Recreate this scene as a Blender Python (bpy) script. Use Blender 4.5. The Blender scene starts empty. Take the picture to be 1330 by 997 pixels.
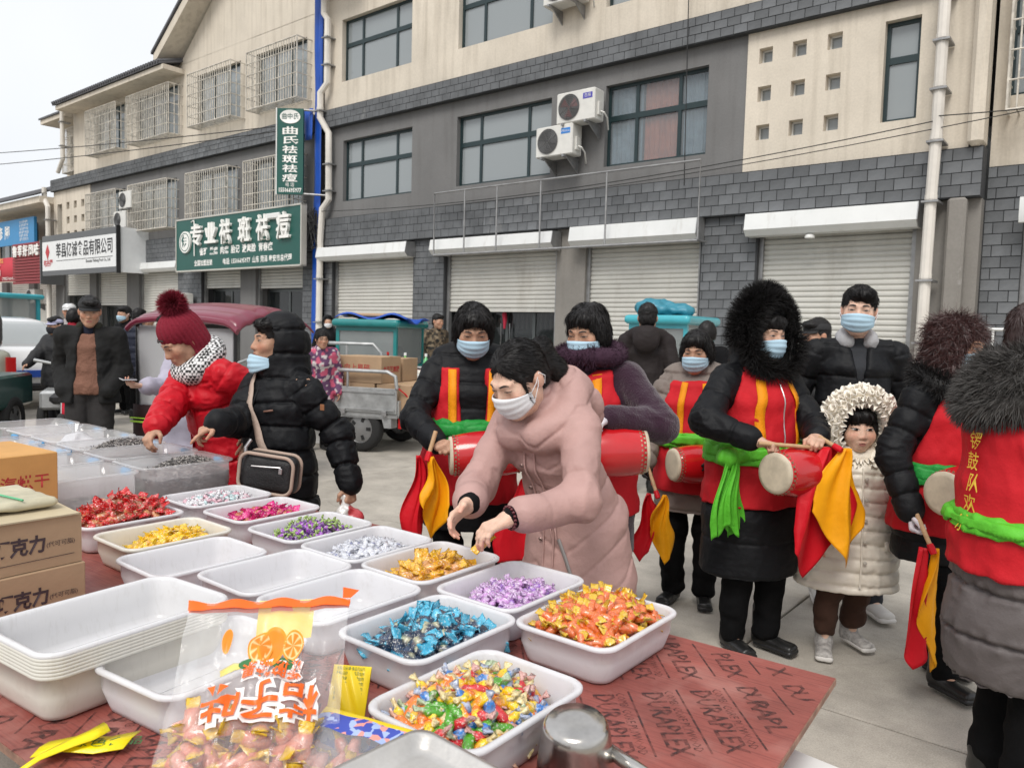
import bpy, bmesh, math, random
import numpy as np
from mathutils import Vector, Matrix
S = bpy.context.scene
COL = S.collection
rnd = random.Random(7)
# ---------------------------------------------------------------- camera
cam = bpy.data.cameras.new('camera'); cam.lens = 27.07; cam.sensor_width = 36; cam.clip_end = 2000; cam.clip_start = .02
co = bpy.data.objects.new('camera', cam); COL.objects.link(co); S.camera = co
_p, _r = math.radians(3.9), math.radians(1.55)
_f = Vector((0, math.cos(_p), -math.sin(_p))); _u = Vector((0, math.sin(_p), math.cos(_p))); _x = Vector((1, 0, 0))
_R = _x*math.cos(_r)+_u*math.sin(_r); _U = _u*math.cos(_r)-_x*math.sin(_r)
M4 = Matrix((_R, _U, -_f)).transposed().to_4x4(); M4.translation = (0, 0, 1.45); co.matrix_world = M4
cam.dof.use_dof = True; cam.dof.focus_distance = 2.6; cam.dof.aperture_fstop = 9.0
S.view_settings.view_transform = 'Standard'; S.view_settings.look = 'None'; S.view_settings.gamma = 1; S.view_settings.exposure = 0.63
S.render.engine = 'CYCLES'
S.cycles.max_bounces = 8; S.cycles.transparent_max_bounces = 16; S.cycles.caustics_reflective = False; S.cycles.caustics_refractive = False
S.cycles.diffuse_bounces = 4; S.cycles.sample_clamp_indirect = 6
S.cycles.use_denoising = True
# ---------------------------------------------------------------- sky: overcast
W = bpy.data.worlds.new('World'); S.world = W; W.use_nodes = True
_n = W.node_tree.nodes; _l = W.node_tree.links
SUN_EL, SUN_ROT = math.radians(52), math.radians(200)
sky = _n.new('ShaderNodeTexSky'); sky.sky_type = 'NISHITA'; sky.sun_disc = False; sky.sun_elevation = SUN_EL; sky.sun_rotation = SUN_ROT
sky.air_density = 1.2; sky.dust_density = 4.0
_tc = _n.new('ShaderNodeTexCoord'); _nz = _n.new('ShaderNodeTexNoise'); _nz.inputs['Scale'].default_value = 1.6; _nz.inputs['Detail'].default_value = 4
_l.new(_tc.outputs['Generated'], _nz.inputs['Vector'])
_cr = _n.new('ShaderNodeValToRGB'); _cr.color_ramp.elements[0].color = (4.5, 4.6, 4.8, 1); _cr.color_ramp.elements[1].color = (5.6, 5.65, 5.75, 1)
_cr.color_ramp.elements[0].position = .3; _cr.color_ramp.elements[1].position = .75
_l.new(_nz.outputs['Fac'], _cr.inputs['Fac'])
_mx = _n.new('ShaderNodeMix'); _mx.data_type = 'RGBA'; _mx.inputs[0].default_value = .9
_l.new(sky.outputs[0], _mx.inputs[6]); _l.new(_cr.outputs[0], _mx.inputs[7])
_bg = _n['Background']; _bg.inputs['Strength'].default_value = .13; _l.new(_mx.outputs[2], _bg.inputs['Color'])
sun = bpy.data.lights.new('sun', 'SUN'); sun.energy = 1.5; sun.angle = math.radians(25); sun.color = (1, .97, .92)
so = bpy.data.objects.new('sun', sun); COL.objects.link(so)
_sd = Vector((math.sin(SUN_ROT)*math.cos(SUN_EL), math.cos(SUN_ROT)*math.cos(SUN_EL), math.sin(SUN_EL)))
so.rotation_euler = _sd.to_track_quat('Z', 'Y').to_euler(); so.location = (0, 0, 30)
# ================================================================ library
rng = np.random.default_rng(5)
MATS = {}
def mat(name, col=(.5, .5, .5), rough=.6, metal=0, spec=.5, attr=False, bump=0, bscale=60, var=0, vscale=6, sheen=0, trans=0, emit=0, alpha=1, coat=0, sss=0, bdet=3, wave=None, crinkle=0, cscale=14):
    """procedural principled material; attr: colour from the mesh's Col attribute; var: large-scale mottling; bump: fine relief"""
    key = name
    if key in MATS: return MATS[key]
    m = bpy.data.materials.new(name); m.use_nodes = True
    N = m.node_tree.nodes; L = m.node_tree.links
    b = N['Principled BSDF']
    b.inputs['Roughness'].default_value = rough; b.inputs['Metallic'].default_value = metal
    b.inputs['Specular IOR Level'].default_value = spec
    b.inputs['Base Color'].default_value = (*col, 1)
    if sheen: b.inputs['Sheen Weight'].default_value = sheen; b.inputs['Sheen Roughness'].default_value = .5
    if coat: b.inputs['Coat Weight'].default_value = coat; b.inputs['Coat Roughness'].default_value = .08
    if sss:
        b.inputs['Subsurface Weight'].default_value = sss; b.inputs['Subsurface Radius'].default_value = (1, .35, .2); b.inputs['Subsurface Scale'].default_value = .006
    src = None
    tc = N.new('ShaderNodeTexCoord')
    if attr:
        a = N.new('ShaderNodeVertexColor'); a.layer_name = 'Col'; src = a.outputs[0]
    if var:
        nz = N.new('ShaderNodeTexNoise'); nz.inputs['Scale'].default_value = vscale; nz.inputs['Detail'].default_value = 5; nz.inputs['Roughness'].default_value = .62
        L.new(tc.outputs['Object'], nz.inputs['Vector'])
        mr = N.new('ShaderNodeMapRange'); mr.inputs[1].default_value = .3; mr.inputs[2].default_value = .7; mr.inputs[3].default_value = 1-var; mr.inputs[4].default_value = 1+var*.6
        L.new(nz.outputs['Fac'], mr.inputs[0])
        mx = N.new('ShaderNodeMix'); mx.data_type = 'RGBA'; mx.blend_type = 'MULTIPLY'; mx.inputs[0].default_value = 1
        if src: L.new(src, mx.inputs[6])
        else: mx.inputs[6].default_value = (*col, 1)
        L.new(mr.outputs[0], mx.inputs[7]); src = mx.outputs[2]
    if src: L.new(src, b.inputs['Base Color'])
    if bump:
        nz = N.new('ShaderNodeTexNoise'); nz.inputs['Scale'].default_value = bscale; nz.inputs['Detail'].default_value = bdet; nz.inputs['Roughness'].default_value = .6
        L.new(tc.outputs['Object'], nz.inputs['Vector'])
        bp = N.new('ShaderNodeBump'); bp.inputs['Strength'].default_value = bump; bp.inputs['Distance'].default_value = .01
        L.new(nz.outputs['Fac'], bp.inputs['Height']); L.new(bp.outputs[0], b.inputs['Normal'])
        if crinkle:
            n2 = N.new('ShaderNodeTexNoise'); n2.noise_type = 'RIDGED_MULTIFRACTAL'; n2.inputs['Scale'].default_value = cscale; n2.inputs['Detail'].default_value = 3; n2.inputs['Distortion'].default_value = .6
            L.new(tc.outputs['Object'], n2.inputs['Vector'])
            b2 = N.new('ShaderNodeBump'); b2.inputs['Strength'].default_value = crinkle; b2.inputs['Distance'].default_value = .012
            L.new(n2.outputs['Fac'], b2.inputs['Height']); L.new(bp.outputs[0], b2.inputs['Normal']); L.new(b2.outputs[0], b.inputs['Normal'])
        if wave:
            wv = N.new('ShaderNodeTexWave'); wv.inputs['Scale'].default_value = wave[0]; wv.bands_direction = wave[1]; wv.inputs['Distortion'].default_value = wave[2] if len(wave) > 2 else 0
            L.new(tc.outputs['Object'], wv.inputs['Vector'])
            b2 = N.new('ShaderNodeBump'); b2.inputs['Strength'].default_value = wave[3] if len(wave) > 3 else .5; b2.inputs['Distance'].default_value = .01
            L.new(wv.outputs['Fac'], b2.inputs['Height']); L.new(bp.outputs[0], b2.inputs['Normal']); L.new(b2.outputs[0], b.inputs['Normal'])
    if trans: b.inputs['Transmission Weight'].default_value = trans
    if emit: b.inputs['Emission Color'].default_value = (*col, 1); b.inputs['Emission Strength'].default_value = emit
    if alpha < 1: b.inputs['Alpha'].default_value = alpha
    MATS[key] = m
    return m

def mixmat(name, parts):
    """sum of shaders: parts = list of (kind, colour, rough, weight)"""
    if name in MATS: return MATS[name]
    m = bpy.data.materials.new(name); m.use_nodes = True
    N = m.node_tree.nodes; L = m.node_tree.links
    for n in list(N):
        if n.type != 'OUTPUT_MATERIAL': N.remove(n)
    out = [n for n in N if n.type == 'OUTPUT_MATERIAL'][0]
    cur = None; tot = 0
    for kind, col, rough, w in parts:
        s = N.new({'d': 'ShaderNodeBsdfDiffuse', 't': 'ShaderNodeBsdfTranslucent', 'g': 'ShaderNodeBsdfGlossy', 'x': 'ShaderNodeBsdfTransparent'}[kind])
        s.inputs['Color'].default_value = (*col, 1)
        if kind == 'g': s.inputs['Roughness'].default_value = rough
        tot += w
        if cur is None: cur = s.outputs[0]
        else:
            mx = N.new('ShaderNodeMixShader')
            if kind == 'g':
                f = N.new('ShaderNodeLayerWeight'); f.inputs[0].default_value = .5; pw = N.new('ShaderNodeMath'); pw.operation = 'POWER'; pw.inputs[1].default_value = 4; L.new(f.outputs['Facing'], pw.inputs[0])
                mu = N.new('ShaderNodeMath'); mu.operation = 'MULTIPLY_ADD'; mu.inputs[1].default_value = w*.55; mu.inputs[2].default_value = .035*w; L.new(pw.outputs[0], mu.inputs[0]); L.new(mu.outputs[0], mx.inputs[0])
            else: mx.inputs[0].default_value = w/tot
            L.new(cur, mx.inputs[1]); L.new(s.outputs[0], mx.inputs[2]); cur = mx.outputs[0]
    L.new(cur, out.inputs['Surface'])
    MATS[name] = m
    return m

def mk(name, V, F, m=None, parent=None, smooth=False, cols=None, loc=None, mats=None, mi=None):
    """one mesh object from arrays: V (n,3); F: (m,3) or (m,4) array, or a list of such arrays / lists of index tuples"""
    V = np.asarray(V, np.float32).reshape(-1, 3)
    me = bpy.data.meshes.new(name)
    Fs = F if isinstance(F, list) and len(F) and isinstance(F[0], np.ndarray) else [F]
    idx = []; tot = []
    for f in Fs:
        if isinstance(f, np.ndarray):
            if len(f) == 0: continue
            idx.append(f.reshape(-1)); tot.append(np.full(len(f), f.shape[1], np.int32))
        else:
            idx.append(np.array([i for p in f for i in p], np.int32)); tot.append(np.array([len(p) for p in f], np.int32))
    idx = np.concatenate(idx).astype(np.int32); tot = np.concatenate(tot)
    st = np.concatenate([[0], np.cumsum(tot)[:-1]]).astype(np.int32)
    me.vertices.add(len(V)); me.vertices.foreach_set('co', V.ravel())
    me.loops.add(len(idx)); me.loops.foreach_set('vertex_index', idx)
    me.polygons.add(len(tot)); me.polygons.foreach_set('loop_start', st); me.polygons.foreach_set('loop_total', tot)
    me.polygons.foreach_set('use_smooth', np.ones(len(tot), bool))
    for mm in (mats or ([m] if m else [])): me.materials.append(mm)
    if mi is not None: me.polygons.foreach_set('material_index', np.asarray(mi, np.int32))
    if cols is not None:
        ca = me.color_attributes.new('Col', 'FLOAT_COLOR', 'POINT')
        c4 = np.ones((len(V), 4), np.float32); c4[:, :3] = cols; ca.data.foreach_set('color', c4.ravel())
    me.update(calc_edges=True); me.validate()
    if not smooth: me.set_sharp_from_angle(angle=math.radians(32))
    return link(name, me, parent, loc)
def link(name, me, parent=None, loc=None):
    o = bpy.data.objects.new(name, me); COL.objects.link(o)
    if parent: o.parent = parent
    if loc is not None: o.location = loc
    return o
def thing(name, label, cat, loc=(0, 0, 0), rz=0, group=None):
    o = bpy.data.objects.new(name, None); COL.objects.link(o); o.empty_display_size = .2
    o.location = loc; o.rotation_euler = (0, 0, rz)
    o['label'] = label; o['category'] = cat
    if group: o['group'] = group
    return o
def tag(o, label, cat, group=None):
    o['label'] = label; o['category'] = cat
    if group: o['group'] = group
    return o
def dup(root, loc=None, rot=None, label=None):
    r = root.copy(); COL.objects.link(r)
    if loc is not None: r.location = loc
    if rot is not None: r.rotation_euler = rot
    if label: r['label'] = label
    for ch in list(root.children):
        c = ch.copy(); COL.objects.link(c); c.parent = r
        for g in ch.children:
            d = g.copy(); COL.objects.link(d); d.parent = c
    return r

class MB:
    """collects simple solids into one mesh"""
    def __init__(s): s.V = []; s.F = []; s.n = 0; s.C = []; s.c = None
    def add(s, V, F):
        V = np.asarray(V, float).reshape(-1, 3); s.V.append(V)
        s.F += [tuple(int(i)+s.n for i in f) for f in F]; s.n += len(V)
        if s.c is not None: s.C.append(np.tile(np.array(s.c, float), (len(V), 1)))
        return s
    def box(s, x0, x1, y0, y1, z0, z1, ch=0):
        if ch <= 0:
            V = [(x, y, z) for z in (z0, z1) for y in (y0, y1) for x in (x0, x1)]
            return s.add(V, [(0, 2, 3, 1), (4, 5, 7, 6), (0, 1, 5, 4), (2, 6, 7, 3), (0, 4, 6, 2), (1, 3, 7, 5)])
        return s.obox(((x0+x1)/2, (y0+y1)/2, (z0+z1)/2), (1, 0, 0), (0, 1, 0), (abs(x1-x0)/2, abs(y1-y0)/2, abs(z1-z0)/2), ch)
    def obox(s, c, ax, ay, half, ch=0):
        c = np.array(c, float); ax = np.array(ax, float); ax /= np.linalg.norm(ax); ay = np.array(ay, float); ay -= ax*(ay@ax); ay /= np.linalg.norm(ay); az = np.cross(ax, ay)
        hx, hy, hz = half
        if ch <= 0:
            V = [c+ax*hx*i+ay*hy*j+az*hz*k for k in (-1, 1) for j in (-1, 1) for i in (-1, 1)]
            return s.add(V, [(0, 2, 3, 1), (4, 5, 7, 6), (0, 1, 5, 4), (2, 6, 7, 3), (0, 4, 6, 2), (1, 3, 7, 5)])
        ch = min(ch, hx*.9, hy*.9, hz*.9); V = []; ring = []
        for (z, d) in ((-hz, ch), (-hz+ch, 0), (hz-ch, 0), (hz, ch)):
            r = []
            for (i, j) in ((-1, -1), (1, -1), (1, 1), (-1, 1)):
                X, Y = hx-d, hy-d; q = ch if d == 0 else ch*.5
                pts = [(i*X, j*(Y-q)), (i*(X-q), j*Y)]
                if i*j < 0: pts.reverse()
                for (a, b) in (pts if (i, j) in ((-1, -1), (1, 1)) else pts):
                    V.append(c+ax*a+ay*b+az*z); r.append(len(V)-1)
            ring.append(r)
        # order each ring counter-clockwise
        F = []
        def ordr(r):
            return sorted(r, key=lambda i: math.atan2((V[i]-c)@ay/hy, (V[i]-c)@ax/hx))
        ring = [ordr(r) for r in ring]
        for a, b in zip(ring[:-1], ring[1:]):
            for i in range(8): F.append((a[i], a[(i+1) % 8], b[(i+1) % 8], b[i]))
        F.append(tuple(reversed(ring[0]))); F.append(tuple(ring[-1]))
        return s.add(V, F)
    def tube(s, pts, r, n=8, closed=False, caps=True):
        pts = [np.array(p, float) for p in pts]; m = len(pts)
        rr = r if hasattr(r, '__len__') else [r]*m
        V = []; F = []; up = None
        for i, p in enumerate(pts):
            if closed: t = pts[(i+1) % m]-pts[i-1]
            else: t = pts[min(i+1, m-1)]-pts[max(i-1, 0)]
            t = t/(np.linalg.norm(t)+1e-12)
            if up is None:
                up = np.array((0, 0, 1.)) if abs(t[2]) < .9 else np.array((1., 0, 0))
            a = np.cross(t, up); a /= (np.linalg.norm(a)+1e-12); b = np.cross(a, t); up = b
            for k in range(n):
                w = 2*math.pi*k/n; V.append(p+rr[i]*(a*math.cos(w)+b*math.sin(w)))
        for i in range(m if closed else m-1):
            j = (i+1) % m
            for k in range(n): F.append((i*n+k, i*n+(k+1) % n, j*n+(k+1) % n, j*n+k))
        if caps and not closed: F.append(tuple(range(n-1, -1, -1))); F.append(tuple((m-1)*n+k for k in range(n)))
        return s.add(V, F)
    def lathe(s, prof, n=24, c=(0, 0, 0), axis=(0, 0, 1), closed=False):
        axis = np.array(axis, float); axis /= np.linalg.norm(axis); c = np.array(c, float)
        a = np.cross(axis, (0, 1, 0) if abs(axis[1]) < .9 else (1, 0, 0)); a /= np.linalg.norm(a); b = np.cross(axis, a)
        V = []; F = []
        for (r, z) in prof:
            for k in range(n):
                w = 2*math.pi*k/n; V.append(c+axis*z+r*(a*math.cos(w)+b*math.sin(w)))
        for i in range(len(prof)-1):
            for k in range(n): F.append((i*n+k, i*n+(k+1) % n, (i+1)*n+(k+1) % n, (i+1)*n+k))
        if closed: pass
        else: F.append(tuple(range(n-1, -1, -1))); F.append(tuple((len(prof)-1)*n+k for k in range(n)))
        return s.add(V, F)
    def grid(s, P, wrap=False):
        P = np.asarray(P, float); h, w = P.shape[:2]; F = []
        for i in range(h-1):
            for j in range(w if wrap else w-1):
                k = (j+1) % w; F.append((i*w+j, i*w+k, (i+1)*w+k, (i+1)*w+j))
        return s.add(P.reshape(-1, 3), F)
    def prism(s, poly, z0, z1, f=None):
        """poly in a plane; f maps (a,b,z)->xyz"""
        f = f or (lambda a, b, z: (a, b, z)); n = len(poly)
        V = [f(a, b, z0) for a, b in poly]+[f(a, b, z1) for a, b in poly]
        F = [tuple(range(n-1, -1, -1)), tuple(range(n, 2*n))]+[(i, (i+1) % n, n+(i+1) % n, n+i) for i in range(n)]
        return s.add(V, F)
    def build(s, name, m, parent=None, smooth=False, loc=None):
        o = mk(name, np.concatenate(s.V), s.F, m, parent, smooth, cols=np.concatenate(s.C) if s.C else None, loc=loc)
        return o
def sheet(P, th=.003):
    """closed thin slab from a grid of points (h,w,3): two skins plus rim; returns V,F"""
    P = np.asarray(P, float); h, w = P.shape[:2]
    du = np.gradient(P, axis=1); dv = np.gradient(P, axis=0); n = np.cross(du, dv); n /= (np.linalg.norm(n, axis=2, keepdims=True)+1e-9)
    A = P+n*th/2; B = P-n*th/2; V = np.concatenate([A.reshape(-1, 3), B.reshape(-1, 3)]); o = h*w; F = []
    for i in range(h-1):
        for j in range(w-1):
            q = (i*w+j, i*w+j+1, (i+1)*w+j+1, (i+1)*w+j); F.append(q); F.append(tuple(o+k for k in reversed(q)))
    for j in range(w-1):
        F.append((j, o+j, o+j+1, j+1)); k = (h-1)*w+j; F.append((k, k+1, o+k+1, o+k))
    for i in range(h-1):
        k = i*w; F.append((k, k+w, o+k+w, o+k)); k = i*w+w-1; F.append((k, o+k, o+k+w, k+w))
    return V, F
def text(s, size, m, name='lettering', parent=None, ext=0, bold=0, align='CENTER', mat4=None, w=None, res=1):
    c = bpy.data.curves.new('t', 'FONT'); c.body = s; c.size = size; c.align_x = align; c.align_y = 'CENTER'; c.extrude = ext; c.offset = bold; c.resolution_u = res
    o = bpy.data.objects.new('t', c); me = bpy.data.meshes.new_from_object(o); bpy.data.objects.remove(o); bpy.data.curves.remove(c)
    me.materials.clear(); me.materials.append(m); me.name = name
    if w and len(me.vertices):
        xs = np.array([v.co.x for v in me.vertices]); k = w/max(1e-6, xs.max()-xs.min()); me.transform(Matrix.Diagonal((k, 1, 1, 1)))
    if mat4 is not None: me.transform(mat4)
    return link(name, me, parent)
def frame4(o, x, y):
    x = Vector(x).normalized(); y = Vector(y); y = (y-x*y.dot(x)).normalized(); z = x.cross(y)
    m = Matrix((x, y, z)).transposed().to_4x4(); m.translation = Vector(o); return m

# ---------------------------------------------------------------- noise
def _hash(i, j, k, s):
    n = (i*374761393+j*668265263+k*1274126177+s*974634777) & 0xffffffff
    n = ((n ^ (n >> 13))*1274126177) & 0xffffffff
    return ((n ^ (n >> 16)) & 0xffff)/65535.0
def vnoise(P, sc, seed=0):
    q = P*sc; i = np.floor(q).astype(np.int64); f = q-i; f = f*f*(3-2*f); r = 0
    for dx in (0, 1):
        for dy in (0, 1):
            for dz in (0, 1):
                w = (f[:, 0] if dx else 1-f[:, 0])*(f[:, 1] if dy else 1-f[:, 1])*(f[:, 2] if dz else 1-f[:, 2])
                r = r+w*_hash(i[:, 0]+dx, i[:, 1]+dy, i[:, 2]+dz, seed)
    return r-.5
# ---------------------------------------------------------------- implicit surfaces
def A3(*p): return np.array(p, float)
def nrm(v): v = np.asarray(v, float); return v/(np.linalg.norm(v)+1e-12)
class Field:
    def __init__(s): s.P = []; s.planes = []
    def _put(s, fn, lo, hi, k, op, tag): s.P.append((fn, np.array(lo), np.array(hi), k, op, tag)); return s
    def cap(s, a, b, r1, r2=None, k=.02, op='u', tag=None):
        a = A3(*a); b = A3(*b); r2 = r1 if r2 is None else r2; ba = b-a; L2 = max(ba@ba, 1e-10); R = max(r1, r2)
        def fn(X):
            q = X-a; t = np.clip((q@ba)/L2, 0, 1); return np.linalg.norm(q-t[:, None]*ba, axis=1)-(r1+(r2-r1)*t)
        return s._put(fn, np.minimum(a, b)-R, np.maximum(a, b)+R, k, op, (tag, a, ba, L2))
    def ell(s, c, r, Rm=None, k=.02, op='u', tag=None):
        c = A3(*c); r = A3(*r); M = np.eye(3) if Rm is None else np.asarray(Rm); R = r.max()
        def fn(X):
            q = (X-c)@M; k0 = np.linalg.norm(q/r, axis=1); k1 = np.linalg.norm(q/(r*r), axis=1)+1e-9; return k0*(k0-1)/k1
        return s._put(fn, c-R, c+R, k, op, (tag, c, A3(0, 0, 1), 1))
    def eco(s, a, b, w1, d1, w2, d2, side=(1, 0, 0), k=.03, op='u', tag=None, round_=.6):
        """elliptical tapered limb from a to b: half-width w along side, half-depth d across"""
        a = A3(*a); b = A3(*b); ba = b-a; L2 = max(ba@ba, 1e-10); ax = ba/math.sqrt(L2); sd = A3(*side); sd = nrm(sd-ax*(sd@ax)); fr = np.cross(ax, sd); R = max(w1, d1, w2, d2)
        def fn(X):
            q = X-a; t = np.clip((q@ba)/L2, 0, 1); c = q-t[:, None]*ba
            w = w1+(w2-w1)*t; d = d1+(d2-d1)*t
            p = np.stack([(c@sd)/w, (c@fr)/d, (c@ax)/(np.minimum(w, d)*round_)], 1)
            g = np.stack([(c@sd)/w**2, (c@fr)/d**2, (c@ax)/(np.minimum(w, d)*round_)**2], 1)
            k0 = np.linalg.norm(p, axis=1); k1 = np.linalg.norm(g, axis=1)+1e-6
            return np.where(k0 < .3, (k0-1)*np.minimum(w, d), k0*(k0-1)/k1)
        return s._put(fn, np.minimum(a, b)-R, np.maximum(a, b)+R, k, op, (tag, a, ba, L2))
    def box(s, c, h, r=.01, Rm=None, k=.01, op='u', tag=None):
        c = A3(*c); h = A3(*h); M = np.eye(3) if Rm is None else np.asarray(Rm); R = np.linalg.norm(h)
        def fn(X):
            q = np.abs((X-c)@M)-h+r; return np.linalg.norm(np.maximum(q, 0), axis=1)+np.minimum(q.max(1), 0)-r
        return s._put(fn, c-R, c+R, k, op, (tag, c, A3(0, 0, 1), 1))
    def plane(s, p, n): s.planes.append((A3(*p), nrm(n))); return s      # keeps the side opposite to n
    def at(s, X):
        X = np.asarray(X, float).reshape(-1, 3); g = np.full(len(X), 1.)
        for fn, lo, hi, k, op, t in s.P: g = s._mix(g, fn(X), k, op)
        for p, n in s.planes: g = np.maximum(g, (X-p)@n)
        return g
    @staticmethod
    def _mix(g, d, k, op):
        if op == 'u':
            h = np.maximum(k-np.abs(g-d), 0)/k; return np.minimum(g, d)-h*h*k*.25
        if op == 's':
            d = -d; h = np.maximum(k-np.abs(g-d), 0)/k; return np.maximum(g, d)+h*h*k*.25
        return np.maximum(g, d)
    def nearest(s, X):
        """for each point: index of the nearest limb and the way along it"""
        best = np.full(len(X), 9.); idx = np.zeros(len(X), int); tt = np.zeros(len(X))
        for i, (fn, lo, hi, k, op, t) in enumerate(s.P):
            if op != 'u': continue
            d = fn(X); w = d < best; best[w] = d[w]; idx[w] = i
            tt[w] = np.clip(((X[w]-t[1])@t[2])/t[3], 0, 1)*math.sqrt(t[3])
        return idx, tt
    def mesh(s, h, pad=.03):
        u = [p for p in s.P if p[4] == 'u']
        lo = np.min([p[1] for p in u], 0)-pad; hi = np.max([p[2] for p in u], 0)+pad
        for p, n in s.planes:
            for ax in range(3):
                if abs(n[ax]) > .99:
                    if n[ax] > 0: hi[ax] = min(hi[ax], p[ax]+pad)
                    else: lo[ax] = max(lo[ax], p[ax]-pad)
        n = np.ceil((hi-lo)/h).astype(int)+1
        g = np.full(n, 1., np.float32)
        axs = [lo[i]+np.arange(n[i])*h for i in range(3)]
        def sub(a, b):
            i0 = np.clip(np.floor((a-lo)/h).astype(int), 0, n); i1 = np.clip(np.ceil((b-lo)/h).astype(int)+1, 0, n)
            return i0, i1
        for fn, a, b, k, op, t in s.P:
            e = k+2.5*h; i0, i1 = sub(a-e, b+e)
            if (i1 <= i0).any(): continue
            sl = tuple(slice(x, y) for x, y in zip(i0, i1))
            G = np.stack(np.meshgrid(*[axs[i][sl[i]] for i in range(3)], indexing='ij'), -1).reshape(-1, 3)
            d = fn(G).reshape([y-x for x, y in zip(i0, i1)])
            if op == 'i':
                g2 = np.full(n, 1., np.float32); g2[sl] = d; g = np.maximum(g, g2)
            else: g[sl] = s._mix(g[sl], d, k, op)
        if s.planes:
            G = np.meshgrid(*axs, indexing='ij', sparse=True)
            for p, nn in s.planes:
                g = np.maximum(g, (G[0]-p[0])*nn[0]+(G[1]-p[1])*nn[1]+(G[2]-p[2])*nn[2])
        return nets(g.astype(np.float32), lo, h)
def nets(g, lo, h):
    """surface nets"""
    s = g < 0
    c = [s[i:s.shape[0]-1+i, j:s.shape[1]-1+j, k:s.shape[2]-1+k] for i in (0, 1) for j in (0, 1) for k in (0, 1)]
    allv = c[0]; anyv = c[0]
    for q in c[1:]: allv = allv & q; anyv = anyv | q
    act = anyv & ~allv
    I = np.argwhere(act); m = len(I)
    vid = np.full(act.shape, -1, np.int32); vid[act] = np.arange(m)
    cor = [(i, j, k) for i in (0, 1) for j in (0, 1) for k in (0, 1)]
    val = np.stack([g[I[:, 0]+a, I[:, 1]+b, I[:, 2]+cc] for a, b, cc in cor], 1)
    sumv = np.zeros((m, 3)); cnt = np.zeros(m)
    for e0 in range(8):
        for e1 in range(e0+1, 8):
            d = np.array(cor[e1])-np.array(cor[e0])
            if np.abs(d).sum() != 1: continue
            v0 = val[:, e0]; v1 = val[:, e1]; x = (v0 < 0) != (v1 < 0)
            t = np.where(x, v0/np.where(x, v0-v1, 1), 0)
            sumv += np.where(x[:, None], np.array(cor[e0])+t[:, None]*d, 0); cnt += x
    V = lo+(I+sumv/cnt[:, None])*h
    F = []
    for ax in range(3):
        o = [i for i in range(3) if i != ax]
        n = list(g.shape)
        a = [slice(None)]*3; b = [slice(None)]*3; a[ax] = slice(0, n[ax]-1); b[ax] = slice(1, n[ax])
        s0 = s[tuple(a)]; s1 = s[tuple(b)]; x = s0 != s1
        for q in o:
            ix = [slice(None)]*3; ix[q] = slice(0, 1); x[tuple(ix)] = False; ix[q] = slice(-1, None); x[tuple(ix)] = False
        E = np.argwhere(x)
        if len(E) == 0: continue
        def at(d0, d1):
            q = E.copy(); q[:, o[0]] += d0; q[:, o[1]] += d1; return vid[q[:, 0], q[:, 1], q[:, 2]]
        Q = np.stack([at(-1, -1), at(0, -1), at(0, 0), at(-1, 0)], 1)
        flip = s0[E[:, 0], E[:, 1], E[:, 2]]
        if ax == 1: flip = ~flip
        Q[~flip] = Q[~flip][:, ::-1]
        F.append(Q)
    F = np.concatenate(F); F = F[(F >= 0).all(1)]
    return V, F
def vnormals(V, F):
    n = np.cross(V[F[:, 2]]-V[F[:, 0]], V[F[:, 3 if F.shape[1] == 4 else 1]]-V[F[:, 1 if F.shape[1] == 4 else 0]])
    if F.shape[1] == 3: n = np.cross(V[F[:, 1]]-V[F[:, 0]], V[F[:, 2]]-V[F[:, 0]])
    N = np.zeros_like(V)
    for j in range(F.shape[1]):
        for k in range(3): N[:, k] += np.bincount(F[:, j], n[:, k], len(V))
    return N/(np.linalg.norm(N, axis=1, keepdims=True)+1e-9)
def relax(V, F, it=1):
    for _ in range(it):
        A = np.zeros_like(V); c = np.zeros(len(V))
        for j in range(4):
            b = F[:, (j+1) % 4]; a = F[:, j]
            for k in range(3): A[:, k] += np.bincount(a, V[b, k], len(V))+np.bincount(b, V[a, k], len(V))
            c += np.bincount(a, minlength=len(V))+np.bincount(b, minlength=len(V))
        V = V*.5+.5*A/np.maximum(c, 1)[:, None]
    return V
def strands(roots, dirs, length, width, curl=.3, grav=0, levels=3, bend=None, seed=1, jit=.35):
    """tapered ribbons: returns V, F(tris)"""
    r = np.random.default_rng(seed); n = len(roots); L = length*(1-jit+2*jit*r.random(n))[:, None]
    d = dirs+r.normal(0, curl, (n, 3)); d /= np.linalg.norm(d, axis=1, keepdims=True)
    side = np.cross(d, r.normal(0, 1, (n, 3))); side /= np.linalg.norm(side, axis=1, keepdims=True)
    rows = []; p = roots.copy()
    for i in range(levels):
        w = width*(1-.55*i/levels); rows += [p-side*w/2, p+side*w/2]
        d = d+np.array([0, 0, -grav])/levels+(0 if bend is None else bend/levels)+r.normal(0, curl*.35, (n, 3)); d /= np.linalg.norm(d, axis=1, keepdims=True)
        p = p+d*L/levels
    rows.append(p)
    k = len(rows); V = np.stack(rows, 1).reshape(-1, 3); base = (np.arange(n)*k)[:, None]; F = []
    for i in range(levels-1):
        a = 2*i; F.append(base+np.array([[a, a+1, a+2]])); F.append(base+np.array([[a+1, a+3, a+2]]))
    a = 2*(levels-1); F.append(base+np.array([[a, a+1, a+2]]))
    return V, np.concatenate(F)
def project(field, X, d, far=.4, steps=60, off=0):
    """march points X along d until the field's surface"""
    X = np.array(X, float).reshape(-1, 3); d = np.broadcast_to(nrm(d), X.shape) if np.ndim(d) == 1 else d; t = np.zeros(len(X))
    for _ in range(steps):
        g = field.at(X+d*t[:, None]); t += np.clip(g*.8, -.02, .03); t = np.minimum(t, far)
    return X+d*(t-off)[:, None]
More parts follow.
